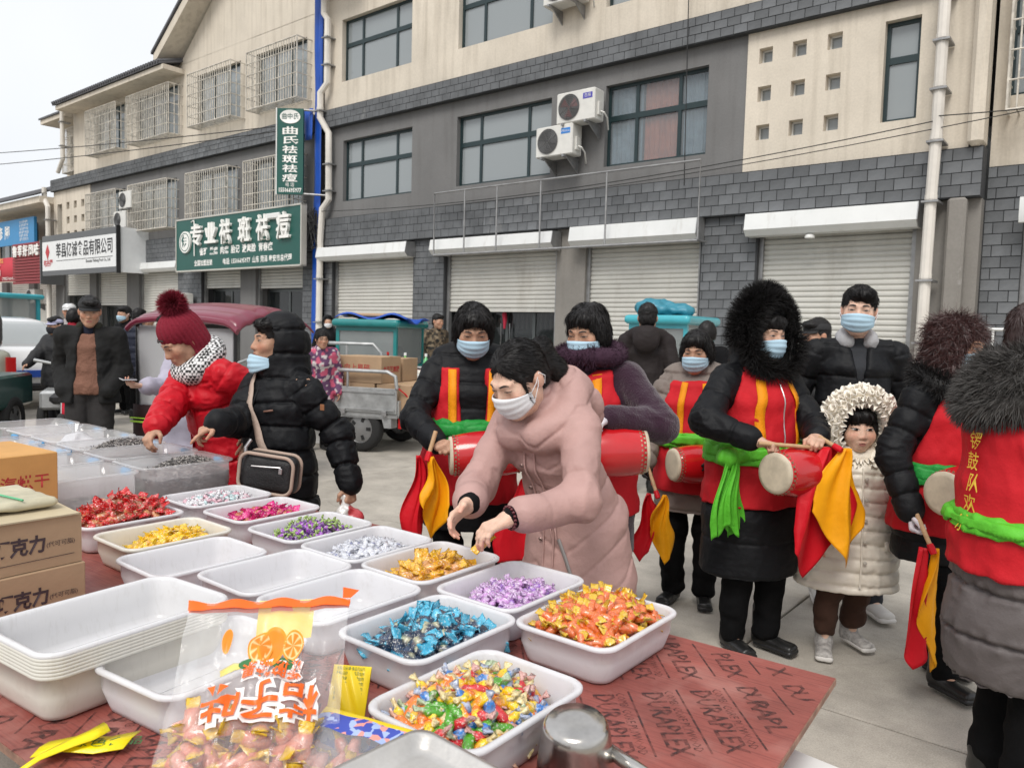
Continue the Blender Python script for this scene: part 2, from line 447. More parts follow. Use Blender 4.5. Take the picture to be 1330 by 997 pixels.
def rotm(ax, ang):
    return np.array(Matrix.Rotation(ang, 3, Vector(ax)))
# ================================================================ setting
BRZ = math.radians(-38.8); BLOC = (7.143, 8.881, 0)
eu = np.array([math.cos(BRZ), math.sin(BRZ), 0]); ev = np.array([-math.sin(BRZ), math.cos(BRZ), 0])
def FW(u, y, z): return np.array(BLOC)+u*eu+y*ev+np.array([0, 0, z])     # facade coordinates -> world
def objrand(m, amt=.25):
    """per-object tone for pieces that share one mesh"""
    N = m.node_tree.nodes; L = m.node_tree.links; b = N['Principled BSDF']
    oi = N.new('ShaderNodeObjectInfo'); mr = N.new('ShaderNodeMapRange'); mr.inputs[3].default_value = 1-amt; mr.inputs[4].default_value = 1+amt
    L.new(oi.outputs['Random'], mr.inputs[0])
    mx = N.new('ShaderNodeMix'); mx.data_type = 'RGBA'; mx.blend_type = 'MULTIPLY'; mx.inputs[0].default_value = 1
    k = b.inputs['Base Color']
    if k.links: L.new(k.links[0].from_socket, mx.inputs[6])
    else: mx.inputs[6].default_value = k.default_value
    L.new(mr.outputs[0], mx.inputs[7]); L.new(mx.outputs[2], k); return m
def plaster(name, col, streak=.25, bump=.25):
    m = mat(name, col, .9, var=.12, vscale=.9, bump=bump, bscale=9, bdet=8, spec=.2)
    if m.get('done'): return m
    m['done'] = 1
    N = m.node_tree.nodes; L = m.node_tree.links; b = N['Principled BSDF']; src = b.inputs['Base Color'].links[0].from_socket
    tc = N.new('ShaderNodeTexCoord'); mp = N.new('ShaderNodeMapping'); mp.inputs['Scale'].default_value = (5, 5, .35); L.new(tc.outputs['Object'], mp.inputs[0])
    nz = N.new('ShaderNodeTexNoise'); nz.inputs['Scale'].default_value = 1.3; nz.inputs['Detail'].default_value = 6; L.new(mp.outputs[0], nz.inputs['Vector'])
    mr = N.new('ShaderNodeMapRange'); mr.inputs[1].default_value = .5; mr.inputs[2].default_value = .78; mr.inputs[3].default_value = 0; mr.inputs[4].default_value = streak; L.new(nz.outputs[0], mr.inputs[0])
    mx = N.new('ShaderNodeMix'); mx.data_type = 'RGBA'; L.new(mr.outputs[0], mx.inputs[0]); L.new(src, mx.inputs[6]); mx.inputs[7].default_value = (col[0]*.45, col[1]*.42, col[2]*.38, 1)
    # fine speckle
    n2 = N.new('ShaderNodeTexNoise'); n2.inputs['Scale'].default_value = 35; n2.inputs['Detail'].default_value = 4; L.new(tc.outputs['Object'], n2.inputs['Vector'])
    m2 = N.new('ShaderNodeMapRange'); m2.inputs[3].default_value = .86; m2.inputs[4].default_value = 1.12; L.new(n2.outputs[0], m2.inputs[0])
    mm = N.new('ShaderNodeMix'); mm.data_type = 'RGBA'; mm.blend_type = 'MULTIPLY'; mm.inputs[0].default_value = 1; L.new(mx.outputs[2], mm.inputs[6]); L.new(m2.outputs[0], mm.inputs[7])
    L.new(mm.outputs[2], b.inputs['Base Color']); return m
M_cream = plaster('cream_plaster', (.655, .59, .495), .45)
M_grey = plaster('grey_plaster', (.182, .18, .178), .25)
M_greyl = plaster('pale_grey_plaster', (.25, .235, .215), .2)
M_mortar = mat('mortar', (.045, .047, .05), .95, var=.2, vscale=3)
M_brick = objrand(mat('dark_brick', (.14, .147, .155), .8, var=.3, vscale=2.5, bump=.3, bscale=40), .2)
def worldstain(m, col, lo, hi, sc, fac, stretch=(1, 1, 1), sc2=9):
    N = m.node_tree.nodes; L = m.node_tree.links; b = N['Principled BSDF']; k = b.inputs['Base Color']; g = N.new('ShaderNodeNewGeometry'); mp = N.new('ShaderNodeMapping'); mp.inputs['Scale'].default_value = stretch; L.new(g.outputs['Position'], mp.inputs[0])
    nz = N.new('ShaderNodeTexNoise'); nz.inputs['Scale'].default_value = sc; nz.inputs['Detail'].default_value = 8; nz.inputs['Roughness'].default_value = .68; L.new(mp.outputs[0], nz.inputs[0])
    mr = N.new('ShaderNodeMapRange'); mr.inputs[1].default_value = lo; mr.inputs[2].default_value = hi; mr.inputs[4].default_value = fac; L.new(nz.outputs[0], mr.inputs[0])
    mx = N.new('ShaderNodeMix'); mx.data_type = 'RGBA'; L.new(mr.outputs[0], mx.inputs[0])
    if k.links: L.new(k.links[0].from_socket, mx.inputs[6])
    else: mx.inputs[6].default_value = k.default_value
    mx.inputs[7].default_value = (*col, 1); L.new(mx.outputs[2], k)
worldstain(M_brick, (.36, .35, .33), .6, .72, .75, .55); worldstain(M_brick, (.05, .052, .055), .55, .8, 1.6, .6, (1, 1, .25))
worldstain(M_cream, (.3, .25, .19), .56, .8, .9, .5, (2.5, 2.5, .22)); worldstain(M_grey, (.26, .25, .24), .58, .75, .7, .4); worldstain(M_greyl, (.42, .41, .39), .62, .7, 2.2, .6)
M_frame = mat('window_frame_green', (.013, .03, .033), .4, bump=.05, bscale=30)
M_dark = mat('dark_interior', (.03, .03, .032), .95)
M_room = mat('room_wall', (.25, .26, .26), .95)
M_pane = mat('window_glass', (.3, .33, .34), .06, spec=.9, alpha=.86)
M_panec = mat('window_glass_clear', (.3, .33, .35), .06, spec=.9, alpha=.3)
M_shut = mat('shutter_white', (.56, .55, .51), .45, var=.1, vscale=1.4, bump=.06, bscale=8)
worldstain(M_shut, (.3, .27, .23), .55, .78, 1.3, .5, (1.5, 1.5, .4)); worldstain(M_shut, (.28, .12, .06), .68, .74, 3.5, .6, (1, 1, 4))
M_box = mat('shutter_box_white', (.72, .73, .72), .4, var=.08, vscale=1.5)
worldstain(M_box, (.4, .37, .32), .56, .8, 2, .5, (3, 3, .5))
M_rail = mat('galvanised', (.33, .33, .33), .45, metal=.6, var=.25, vscale=7)
M_cage = mat('cage_paint', (.58, .54, .47), .6, var=.4, vscale=8)
M_white = mat('white_paint', (.74, .74, .72), .45, var=.06, vscale=4)
M_pvc = mat('white_pvc', (.7, .66, .6), .5, var=.18, vscale=1.5)
M_blue = mat('blue_sheet', (.012, .08, .42), .4, var=.2, vscale=2, bump=.2, bscale=3)
M_tile = mat('roof_tile', (.12, .12, .13), .8, var=.3, vscale=2)
M_black = mat('black_plastic', (.012, .012, .013), .45)
M_curtO = mat('orange_curtain', (.5, .17, .09), .9, var=.2)
M_curtB = mat('blue_curtain', (.22, .33, .4), .9, var=.2)
M_curtW = mat('white_curtain', (.6, .6, .56), .9, var=.1)
# ---- ground
M_ground = mat('concrete_base', (.16, .155, .145), .95)
M_slab = mat('concrete_slab', (.455, .42, .365), .9, var=.16, vscale=.5, bump=.12, bscale=90, bdet=8, spec=.25)
def concrete_detail(m):
    N = m.node_tree.nodes; L = m.node_tree.links; b = N['Principled BSDF']; src = b.inputs['Base Color'].links[0].from_socket
    tc = N.new('ShaderNodeTexCoord')
    vo = N.new('ShaderNodeTexVoronoi'); vo.feature = 'DISTANCE_TO_EDGE'; vo.inputs['Scale'].default_value = .55
    nz = N.new('ShaderNodeTexNoise'); nz.inputs['Scale'].default_value = 1.6; nz.inputs['Detail'].default_value = 6
    ad = N.new('ShaderNodeMix'); ad.data_type = 'RGBA'; ad.inputs[0].default_value = .35
    L.new(tc.outputs['Object'], nz.inputs['Vector']); L.new(tc.outputs['Object'], ad.inputs[6]); L.new(nz.outputs['Color'], ad.inputs[7]); L.new(ad.outputs[2], vo.inputs['Vector'])
    mr = N.new('ShaderNodeMapRange'); mr.inputs[1].default_value = .001; mr.inputs[2].default_value = .0035; mr.inputs[3].default_value = .35; mr.inputs[4].default_value = 0; L.new(vo.outputs['Distance'], mr.inputs[0])
    gate = N.new('ShaderNodeTexNoise'); gate.inputs['Scale'].default_value = .3; L.new(tc.outputs['Object'], gate.inputs['Vector'])
    g2 = N.new('ShaderNodeMapRange'); g2.inputs[1].default_value = .48; g2.inputs[2].default_value = .62; L.new(gate.outputs[0], g2.inputs[0])
    mu = N.new('ShaderNodeMath'); mu.operation = 'MULTIPLY'; L.new(mr.outputs[0], mu.inputs[0]); L.new(g2.outputs[0], mu.inputs[1])
    mx = N.new('ShaderNodeMix'); mx.data_type = 'RGBA'; L.new(mu.outputs[0], mx.inputs[0]); L.new(src, mx.inputs[6]); mx.inputs[7].default_value = (.12, .11, .1, 1)
    # grit and stains
    n2 = N.new('ShaderNodeTexNoise'); n2.inputs['Scale'].default_value = 160; n2.inputs['Detail'].default_value = 3; L.new(tc.outputs['Object'], n2.inputs['Vector'])
    m2 = N.new('ShaderNodeMapRange'); m2.inputs[1].default_value = .3; m2.inputs[2].default_value = .7; m2.inputs[3].default_value = .84; m2.inputs[4].default_value = 1.13; L.new(n2.outputs[0], m2.inputs[0])
    n3 = N.new('ShaderNodeTexNoise'); n3.inputs['Scale'].default_value = 2.6; n3.inputs['Detail'].default_value = 7; n3.inputs['Roughness'].default_value = .7; L.new(tc.outputs['Object'], n3.inputs['Vector'])
    m3 = N.new('ShaderNodeMapRange'); m3.inputs[1].default_value = .35; m3.inputs[2].default_value = .65; m3.inputs[3].default_value = .74; m3.inputs[4].default_value = 1.08; L.new(n3.outputs[0], m3.inputs[0])
    q = N.new('ShaderNodeMath'); q.operation = 'MULTIPLY'; L.new(m2.outputs[0], q.inputs[0]); L.new(m3.outputs[0], q.inputs[1])
    mm = N.new('ShaderNodeMix'); mm.data_type = 'RGBA'; mm.blend_type = 'MULTIPLY'; mm.inputs[0].default_value = 1; L.new(mx.outputs[2], mm.inputs[6]); L.new(q.outputs[0], mm.inputs[7]); L.new(mm.outputs[2], b.inputs['Base Color'])
concrete_detail(M_slab); worldstain(M_slab, (.2, .18, .16), .6, .74, 1.1, .45); worldstain(M_slab, (.12, .11, .1), .7, .74, 7, .7)
g = MB().add([(-600, -600, -.03), (600, -600, -.03), (600, 600, -.03), (-600, 600, -.03)], [(0, 1, 2, 3)]).build('ground', M_ground)
g['kind'] = 'structure'
road = bpy.data.objects.new('pavement', None); COL.objects.link(road); road['kind'] = 'structure'; road.location = BLOC; road.rotation_euler = (0, 0, BRZ)
sm = MB().box(-2.243, 2.243, -2.243, 2.243, -.04, 0, .006).build('slab', M_slab, road)
first = True
for i in range(-14, 4):
    for j in range(0, 5):
        o = sm if first else link('slab', sm.data, road); first = False
        o.location = (i*4.5+.9, -1.9-j*4.5+.35, rnd.uniform(-.003, .001)); 
sm2 = MB().box(-80, 40, .7, 3, -.04, .002).build('kerb_strip', M_slab, road)
# ---- facade pieces
def wall(name, parent, m, u0, u1, z0, z1, y=0, holes=(), depth=.16, bot=False, top=False, sides=True, thick=.25):
    us = sorted({u0, u1, *[h[0] for h in holes], *[h[1] for h in holes]}); zs = sorted({z0, z1, *[h[2] for h in holes], *[h[3] for h in holes]})
    b = MB()
    for a0, a1 in zip(us[:-1], us[1:]):
        for c0, c1 in zip(zs[:-1], zs[1:]):
            cu, cz = (a0+a1)/2, (c0+c1)/2
            if any(h[0] < cu < h[1] and h[2] < cz < h[3] for h in holes): continue
            b.add([(a0, y, c0), (a1, y, c0), (a1, y, c1), (a0, y, c1)], [(0, 1, 2, 3)])
    for h in holes:
        a0, a1, c0, c1 = h; d = y+depth
        b.add([(a0, y, c0), (a0, d, c0), (a0, d, c1), (a0, y, c1)], [(0, 1, 2, 3)])
        b.add([(a1, y, c0), (a1, y, c1), (a1, d, c1), (a1, d, c0)], [(0, 1, 2, 3)])
        b.add([(a0, y, c0), (a1, y, c0), (a1, d, c0), (a0, d, c0)], [(0, 1, 2, 3)])
        b.add([(a0, y, c1), (a0, d, c1), (a1, d, c1), (a1, y, c1)], [(0, 1, 2, 3)])
    if sides:
        for a in (u0, u1): b.add([(a, y, z0), (a, y+thick, z0), (a, y+thick, z1), (a, y, z1)], [(0, 1, 2, 3)])
    for c, f in ((z0, bot), (z1, top)):
        if f: b.add([(u0, y, c), (u1, y, c), (u1, y+thick, c), (u0, y+thick, c)], [(0, 1, 2, 3)])
    return b.build(name, m, parent)
def window(parent, u0, u1, z0, z1, y=.1, cols=(.26, .75), row=.6, curtains=None, name='window'):
    t = .05; fr = MB(); w = u1-u0; h = z1-z0; zt = z0+h*row
    fr.box(u0, u1, y, y+.06, z0, z0+t); fr.box(u0, u1, y, y+.06, z1-t, z1); fr.box(u0, u0+t, y, y+.06, z0+t, z1-t); fr.box(u1-t, u1, y, y+.06, z0+t, z1-t)
    xs = [u0+t]+[u0+w*c for c in cols]+[u1-t]
    if row: fr.box(u0+t, u1-t, y+.002, y+.058, zt-.045, zt+.045)
    for c in xs[1:-1]:
        fr.box(c-.03, c+.03, y+.004, y+.056, z0+t, (zt-.045) if row else z1-t)
        if row: fr.box(c-.03, c+.03, y+.004, y+.056, zt+.045, z1-t)
    f = fr.build(name, M_frame, parent)
    rows = ([(z0+t, zt-.045), (zt+.045, z1-t)] if row else [(z0+t, z1-t)])
    for a, b in zip(xs[:-1], xs[1:]):
        for c, d in rows:
            MB().box(a, b, y+.025+rnd.uniform(0, .006), y+.035, c, d).build('pane', M_panec if (curtains and curtains[0][2] is M_curtO) else M_pane, f)
    for (a, b, mm) in (curtains or [(.0, .28, M_curtW), (.72, 1, M_curtW)]):
        n = 24; X = np.linspace(u0+w*a, u0+w*b, n); P = np.array([[(x, y+(.09 if mm is not M_curtW else .2)+.02*math.sin(i*1.9+a*9), z) for i, x in enumerate(X)] for z in (z0-.05, z1+.05)])
        MB().grid(P).build('curtain', mm, f)
    bx = MB(); d = y+1.6
    a0, a1, c0, c1 = u0-.3, u1+.3, z0-.3, z1+.3
    bx.add([(a0, d, c0), (a1, d, c0), (a1, d, c1), (a0, d, c1)], [(0, 1, 2, 3)])
    for q in ([(a0, y+.1, c0), (a0, d, c0), (a0, d, c1), (a0, y+.1, c1)], [(a1, y+.1, c0), (a1, d, c0), (a1, d, c1), (a1, y+.1, c1)], [(a0, y+.1, c0), (a1, y+.1, c0), (a1, d, c0), (a0, d, c0)], [(a0, y+.1, c1), (a1, y+.1, c1), (a1, d, c1), (a0, d, c1)]): bx.add(q, [(0, 1, 2, 3)])
    bx.build('room', M_room, f)
    return f
_bk = {}
def bricks(parent, u0, u1, z0, z1, bw, bh, y, limit, gap=.01, skip=None, deep=.012, name='brick'):
    """running bond over a rectangle; the first `limit` from the right end are objects of their own, the rest one part"""
    nr = max(1, round((z1-z0)/bh)); h = (z1-z0)/nr; L = []
    for r in range(nr):
        u = u1+(bw/2 if r % 2 else 0)
        while u > u0:
            a, b = max(u-bw, u0), min(u, u1)
            if b-a > .03 and not (skip and skip((a+b)/2, z0+(r+.5)*h)): L.append((a, b, z0+r*h, z0+(r+1)*h))
            u -= bw
    L.sort(key=lambda q: -q[1])
    rest = MB(); nr = 0
    for k, (a, b, c, d) in enumerate(L):
        w = round(b-a-gap, 3); hh = round(d-c-gap, 3); dy = rnd.uniform(-.003, .003)
        if k < limit:
            key = (w, hh)
            if key not in _bk: _bk[key] = MB().box(-w/2, w/2, -deep, .0, -hh/2, hh/2, .0015).build(name, M_brick, parent); o = _bk[key]
            else: o = link(name, _bk[key].data, parent)
            o.location = ((a+b)/2, y+dy, (c+d)/2)
        else: rest.box(a+gap/2, b-gap/2, y-deep+dy, y, c+gap/2, d-gap/2); nr += 1
    if nr:
        o = rest.build('brickwork', M_brick, parent); o['kind'] = 'stuff'
    return min(limit, len(L))
def slats(b, u0, u1, z0, z1, y, pitch=.08):
    n = max(1, round((z1-z0)/pitch)); p = (z1-z0)/n
    prof = []
    for i in range(n):
        z = z0+i*p; prof += [(z+.004, y), (z+p*.3, y-.014), (z+p*.7, y-.014), (z+p-.008, y-.002), (z+p-.004, y+.006)]
    P = np.array([[(u, yy, z) for z, yy in prof] for u in (u0, u1)]); b.grid(P[::-1])
def shutter(parent, u0, u1, zb, zt, y=.14, boxu=None, boxz=(2.95, 3.25), prot=.3, handle=True):
    b = MB(); slats(b, u0+.06, u1-.06, zb+.07, zt, y); o = b.build('shutter', M_shut, parent)
    MB().box(u0+.06, u1-.06, y-.02, y+.02, zb, zb+.068, .004).build('bottom_bar', M_shut, o)
    for a in (u0, u1-.06): MB().box(a, a+.06, y-.06, y+.03, 0, zt).build('guide_rail', M_rail, o)
    if boxu:
        a0, a1 = boxu; c0, c1 = boxz; yy = -.02
        poly = [(yy, c0), (yy-prot*.72, c0), (yy-prot, c0+.085), (yy-prot*.86, c1), (yy, c1+.02)]
        B = MB().prism(poly, a0, a1, lambda p, q, z: (z, p, q)); B.build('shutter_box', M_box, o)
        e = MB().prism([(p*1.015, q) for p, q in poly], a1, a1+.012, lambda p, q, z: (z, p, q)); e.build('box_end', M_rail, o)
    return o
def cage(parent, u0, u1, z0, z1, out=.42, y=0):
    b = MB(); r = .0125
    yo = y-out
    nv = max(4, round((u1-u0)/.105))
    for i in range(nv+1):
        u = u0+(u1-u0)*i/nv; e = i in (0, nv); b.tube([(u, yo, z0), (u, yo, z1)],   .018 if e else r, 5)
    for k, z in enumerate(np.linspace(z0, z1, 6)):
        rr = .018 if k in (0, 5) else r
        b.tube([(u0, y+.05, z), (u0, yo-.004, z), (u1, yo-.004, z), (u1, y+.05, z)], rr, 5)
    for u in (u0, u1):
        for q in (.3, .6): b.tube([(u, y-out*q, z0), (u, y-out*q, z1)], r, 5)
    for i in range(1, nv):
        u = u0+(u1-u0)*i/nv; b.tube([(u, y+.03, z0), (u, yo, z0)], r*.9, 4)
    return b.build('window_cage', M_cage, parent)
M_acw = mat('ac_white', (.68, .67, .63), .45, var=.1, vscale=5)
M_acg = mat('ac_grille', (.1, .1, .1), .5)
def ac_unit(u, z, label, w=.78, h=.52, d=.3, off=.12, tint=None, plain=True, badge=None):
    """outdoor air conditioner on wall brackets; z is its underside"""
    t = thing('air_conditioner', label, 'air conditioner', tuple(FW(u, 0, z)), BRZ, 'outdoor air conditioning units')
    MB().box(-w/2, w/2, -off-d, -off, 0, h, .018).build('casing', M_acw, t)
    y = -off-d; cx, cz, R = -w*.16, h*.5, h*.41
    g = MB()
    for k in range(1, 8): g.tube([(cx+R*k/7*math.cos(q), y-.012, cz+R*k/7*math.sin(q)) for q in np.linspace(0, 2*math.pi, 29)[:-1]], .0045, 4, closed=True)
    for q in np.linspace(0, 2*math.pi, 9)[:-1]: g.tube([(cx+.02*math.cos(q), y-.012, cz+.02*math.sin(q)), (cx+R*math.cos(q+.5), y-.012, cz+R*math.sin(q+.5))], .004, 4)
    g.build('fan_grille', M_acg, t)
    MB().lathe([(R*.99, -.004), (R*.99, .004)], 28, (cx, y-.002, cz), (0, 1, 0)).build('fan_opening', M_acg, t)
    f = MB()
    for q in (0, 2.09, 4.19): f.add([(cx, y-.007, cz), (cx+R*.85*math.cos(q), y-.007, cz+R*.85*math.sin(q)), (cx+R*.85*math.cos(q+.9), y-.0065, cz+R*.85*math.sin(q+.9))], [(0, 1, 2)])
    f.build('fan_blade', tint or mat('fan_grey', (.2, .2, .2), .5), t)
    for s in (-.3, .3):
        MB().box(w*s-.02, w*s+.02, -off-d-.05, .02, -.04, -.003).add([(w*s, -.01, -.04), (w*s, -.01, -.26), (w*s+.02, -.01, -.26), (w*s+.02, -.01, -.04), (w*s, -off-d*.8, -.04), (w*s+.02, -off-d*.8, -.04)], [(0, 1, 4), (3, 5, 2), (1, 2, 5, 4), (0, 4, 5, 3)]).build('bracket', M_rail, t)
    v = MB(); v.box(w/2, w/2+.03, -off-d*.7, -off-d*.3, .08, .3, .006); v.tube([(w/2+.03, -off-d*.5, .15), (w/2+.09, -off-d*.45, .12), (w/2+.1, -off-.05, .05), (w/2+.02, .0, -.1)], .014, 6); v.build('valve', M_acw, t)
    if badge:
        MB().box(w*.2, w*.44, y-.004, y-.001, h*.68, h*.86).build('badge', badge[1], t)
        text(badge[0], h*.13, M_white, 'badge_lettering', t, mat4=frame4((w*.32, y-.006, h*.77), (1, 0, 0), (0, 0, 1)))
    return t
# ================= main building
B1 = thing('shop_building', 'long terrace of roller shutter shops with cream top floor and grey lower walls', 'building', BLOC, BRZ)
W1s = [(-14.27, -12.02), (-10.74, -8.42), (-7.28, -5.41)]
W3s = [(-14.29, -12.03), (-10.71, -8.42), (-7.3, -5.4), (-3.9, -2.4)]
sq = [(u-.1, u+.1, z-.11, z+.11) for u in (-4.5, -4.01, -3.52) for z in (5.615, 5.06, 4.5)]
tallw = (-2.87, -2.43, 4.4, 5.73)
wall('grey_wall', B1, M_grey, -14.9, -4.78, 3.9, 5.97, 0, [(a, b, 4.3, 5.66) for a, b in W1s])
wall('cream_panel', B1, M_cream, -4.78, -1.8, 3.93, 5.99, -.03, sq+[tallw], depth=.19, bot=True)
wall('upper_wall', B1, M_cream, -14.9, -1.8, 6.38, 9.3, -.05, [(a, b, 6.95, 8.31) for a, b in W3s], depth=.2, bot=True)
for a, b in W1s:
    cu = [(.36, .72, M_curtO), (.0, .34, M_curtB), (.74, 1, M_curtB)] if a > -8 else None
    window(B1, a, b, 4.3, 5.66, cols=(.24, .75) if a < -9 else (.3, .72), curtains=cu)
for a, b in W3s: window(B1, a, b, 6.95, 8.31, y=.06)
window(B1, *tallw, y=.08, cols=(), row=.62, name='narrow_window')
for a, b, c, d in sq:
    f = MB(); f.box(a, a+.022, .1, .14, c, d); f.box(b-.022, b, .1, .14, c, d); f.box(a, b, .1, .139, c, c+.022); f.box(a, b, .1, .139, d-.022, d)
    o = f.build('small_window', M_white, B1); MB().box(a+.02, b-.02, .115, .125, c+.02, d-.02).build('pane', M_pane, o)
    MB().box(a, b, .3, .32, c, d).build('room', M_dark if rnd.random() < .7 else M_room, o)
# brick bands
wall('upper_band', B1, M_mortar, -14.9, -1.8, 5.97, 6.38, -.13, bot=True, top=True, thick=.2)
wall('lower_band', B1, M_mortar, -14.9, -1.62, 3.3, 3.93, -.1, bot=True, top=True, thick=.3)
nb = bricks(B1, -5.4, -4.52, .2, 3.3, .24, .14, 0, 95)
nb += bricks(B1, -9.9, -1.62, 3.31, 3.92, .225, .155, -.1, 300-nb)
nb2 = bricks(B1, -8.5, -1.82, 5.98, 6.37, .21, .13, -.13, max(0, 300-nb))
bricks(B1, -14.9, -9.9, 3.31, 3.92, .225, .155, -.1, 0); bricks(B1, -14.9, -8.5, 5.98, 6.37, .21, .13, -.13, 0)
M_loss = plaster('bare_patch', (.5, .46, .4), .2)
# ground floor: piers
for a, b, mm, y in ((-14.9, -14.6, M_mortar, 0), (-11.92, -11.0, M_mortar, 0), (-8.22, -7.6, M_greyl, 0.02), (-5.42, -4.5, M_mortar, 0), (-2.35, -1.62, M_greyl, .03)):
    wall('pier', B1, mm, a, b, 0, 3.3, y, thick=.35)
bricks(B1, -11.9, -11.02, .2, 3.3, .24, .125, 0, 0); bricks(B1, -14.9, -14.62, .2, 3.3, .24, .125, 0, 0)
MB().box(-1.98, -1.76, -.16, .02, 0, 3.3, .03).build('corner_pillar', M_greyl, B1)
MB().box(-1.8, -1.62, -.22, .2, 3.93, 9.3, .05).build('corner_pillar', M_cream, B1)
wall('lintel', B1, M_grey, -14.6, -2.35, 3.0, 3.3, .22, bot=True)
shutter(B1, -14.6, -11.92, .0, 3.1, boxu=(-14.84, -11.85), boxz=(2.95, 3.25))
shutter(B1, -11.0, -8.22, 1.82, 3.1, boxu=(-11.15, -8.12), boxz=(2.95, 3.24))
shutter(B1, -7.6, -5.42, .0, 3.1, boxu=(-7.75, -5.37), boxz=(2.95, 3.28))
s4 = shutter(B1, -4.5, -2.35, .0, 3.1, boxu=(-4.6, -2.29), boxz=(2.95, 3.27))
MB().lathe([(.0, 0), (.05, .0), (.07, .03), (.07, .05)], 12, (-3.67, -.2, 2.93), (0, 0, -1)).build('dome_camera', M_white, s4)
def shopfront(parent, u0, u1, z1, y=.34, n=2):
    fr = MB(); fr.box(u0, u1, y, y+.06, z1-.1, z1); 
    xs = np.linspace(u0, u1, n+1)
    for x in xs: fr.box(x-.035, x+.035, y+.002, y+.058, 0, z1-.1)
    fr.box(u0+.03, u1-.03, y+.004, y+.056, .02, .14)
    o = fr.build('shopfront', mat('alu_dark', (.12, .13, .13), .35, metal=.7), parent)
    for a, b in zip(xs[:-1], xs[1:]): MB().box(a+.036, b-.036, y+.02, y+.03, .14, z1-.1).build('pane', mat('shop_glass', (.03, .035, .036), .05, spec=.8, alpha=.55), o)
    MB().box(u0-.3, u1+.3, y+2.4, y+2.45, 0, z1+.3).build('room', M_dark, o)
    return o
sf = shopfront(B1, -10.94, -8.28, 1.95, n=4)
for u in (-9.72, -9.5): MB().tube([(u, .3, .7), (u, .3, 1.6)], .018, 8).build('door_handle', mat('chrome', (.6, .6, .6), .2, metal=1), sf)
b = MB(); 
for k in range(22): b.box(-10.8+k*.115, -10.8+k*.115+.05, .55, .56, 1.5, 1.8)
b.build('curtain', M_curtW, sf)
MB().tube([(-9.62, .28, 1.86), (-9.62, .27, 1.78), (-9.6, .27, 1.68), (-9.61, .27, 1.5)], [.02, .05, .045, .02], 8).build('red_tassel', mat('tassel_red', (.45, .02, .05), .8), sf)
MB().box(-15.4, -1.6, .4, 5, 9.2, 9.3).build('ceiling_slab', M_greyl, B1)
MB().box(-15.1, -13.4, -.75, .2, 9.16, 9.3).build('eave', M_cream, B1)
bb = MB(); bb.box(-14.9, -1.7, 3, 3.2, 0, 9.2); bb.build('back_wall', M_room, B1)
# ================= building with the gable, to its left
B2 = thing('gabled_building', 'cream three storey building with caged windows, gable roof and green shop sign', 'building', BLOC, BRZ)
E0, E1 = -28.75, -15.2
cg3 = [(-17.95, -15.8), (-20.8, -18.6), (-24.35, -21.75), (-27.2, -25.0)]
holes3 = [(a+.2, b+.15, 6.8, 8.25) for a, b in cg3]
wall('upper_wall', B2, M_cream, E0, E1, 6.36, 8.72, 0, holes3, thick=3)
gp = [(-21.6, 8.7), (-15.2, 8.7), (-15.2, 12.6), (-16.2, 13.0)]
MB().prism(gp, 0.0, .25, lambda a, b, z: (a, z, b)).build('gable_wall', M_cream, B2)
sl = .68
def bar(u0, z0, u1, z1, m, nm, w=.3, y0=-.55, y1=.3):
    MB().prism([(u0, z0), (u1, z1), (u1, z1+w), (u0, z0+w)], y0, y1, lambda a, b, z: (a, z, b)).build(nm, m, B2)
bar(-22.0, 8.66, -15.2, 8.66+6.8*sl, M_cream, 'bargeboard', .28)
MB().prism([(-22.05, 8.95), (-15.2, 8.95+6.85*sl), (-15.2, 9.02+6.85*sl), (-22.05, 9.02)], -.6, 4, lambda a, b, z: (a, z, b)).build('roof', M_tile, B2)
MB().box(-28.6, -21.3, -.62, .1, 8.42, 8.55).build('soffit', M_cream, B2)
r_ = MB().add([(-28.7, -.68, 8.56), (-21.4, -.68, 8.56), (-21.4, 3, 9.7), (-28.7, 3, 9.7), (-28.7, -.68, 8.62), (-21.4, -.68, 8.62), (-21.4, 3, 9.76), (-28.7, 3, 9.76)], [(0, 3, 2, 1), (4, 5, 6, 7), (0, 1, 5, 4), (0, 4, 7, 3), (1, 2, 6, 5)]); r_.build('eave_roof', M_tile, B2)
for k in range(50): pass
tl = MB()
for k in range(48): tl.tube([(-28.62+k*.152, -.72, 8.63), (-28.62+k*.152, .4, 8.97)], .05, 6)
tl.build('roof_tile', M_tile, B2)['kind'] = 'stuff'
for (a, b), h in zip(cg3, holes3):
    cage(B2, a+.42, b+.34, 6.74, 8.12); window(B2, *h, y=.1, cols=(.33, .66), row=0, curtains=[(0, .3, M_curtW), (.6, .9, M_curtW)])
wall('upper_band', B2, M_mortar, -30.4, E1, 5.95, 6.36, -.13, bot=True, top=True)
bricks(B2, -30.4, E1, 5.96, 6.35, .21, .135, -.13, 90)
cg2 = [(-18.1, -15.9), (-20.95, -18.75), (-24.35, -21.9), (-27.3, -25.1)]
holes2 = [(a+.2, b+.15, 4.2, 5.6) for a, b in cg2]
wall('grey_wall', B2, M_grey, -27.42, E1, 3.9, 5.95, 0, holes2)
for (a, b), h in zip(cg2, holes2):
    cage(B2, a+.34, b+.26, 4.15, 5.52, out=.36); window(B2, *h, y=.1, cols=(.33, .66), row=0, curtains=[(0, .3, M_curtW), (.6, .9, M_curtW)])
sq2 = [(u-.12, u+.12, z-.12, z+.12) for u in (-29.2-.0, -28.6, -28.0) for z in (5.4, 4.9, 4.4)]
wall('cream_panel', B2, M_cream, -30.4, -27.42, 3.9, 5.95, -.03, sq2+[(-30.1, -29.7, 4.4, 5.5)], depth=.2)
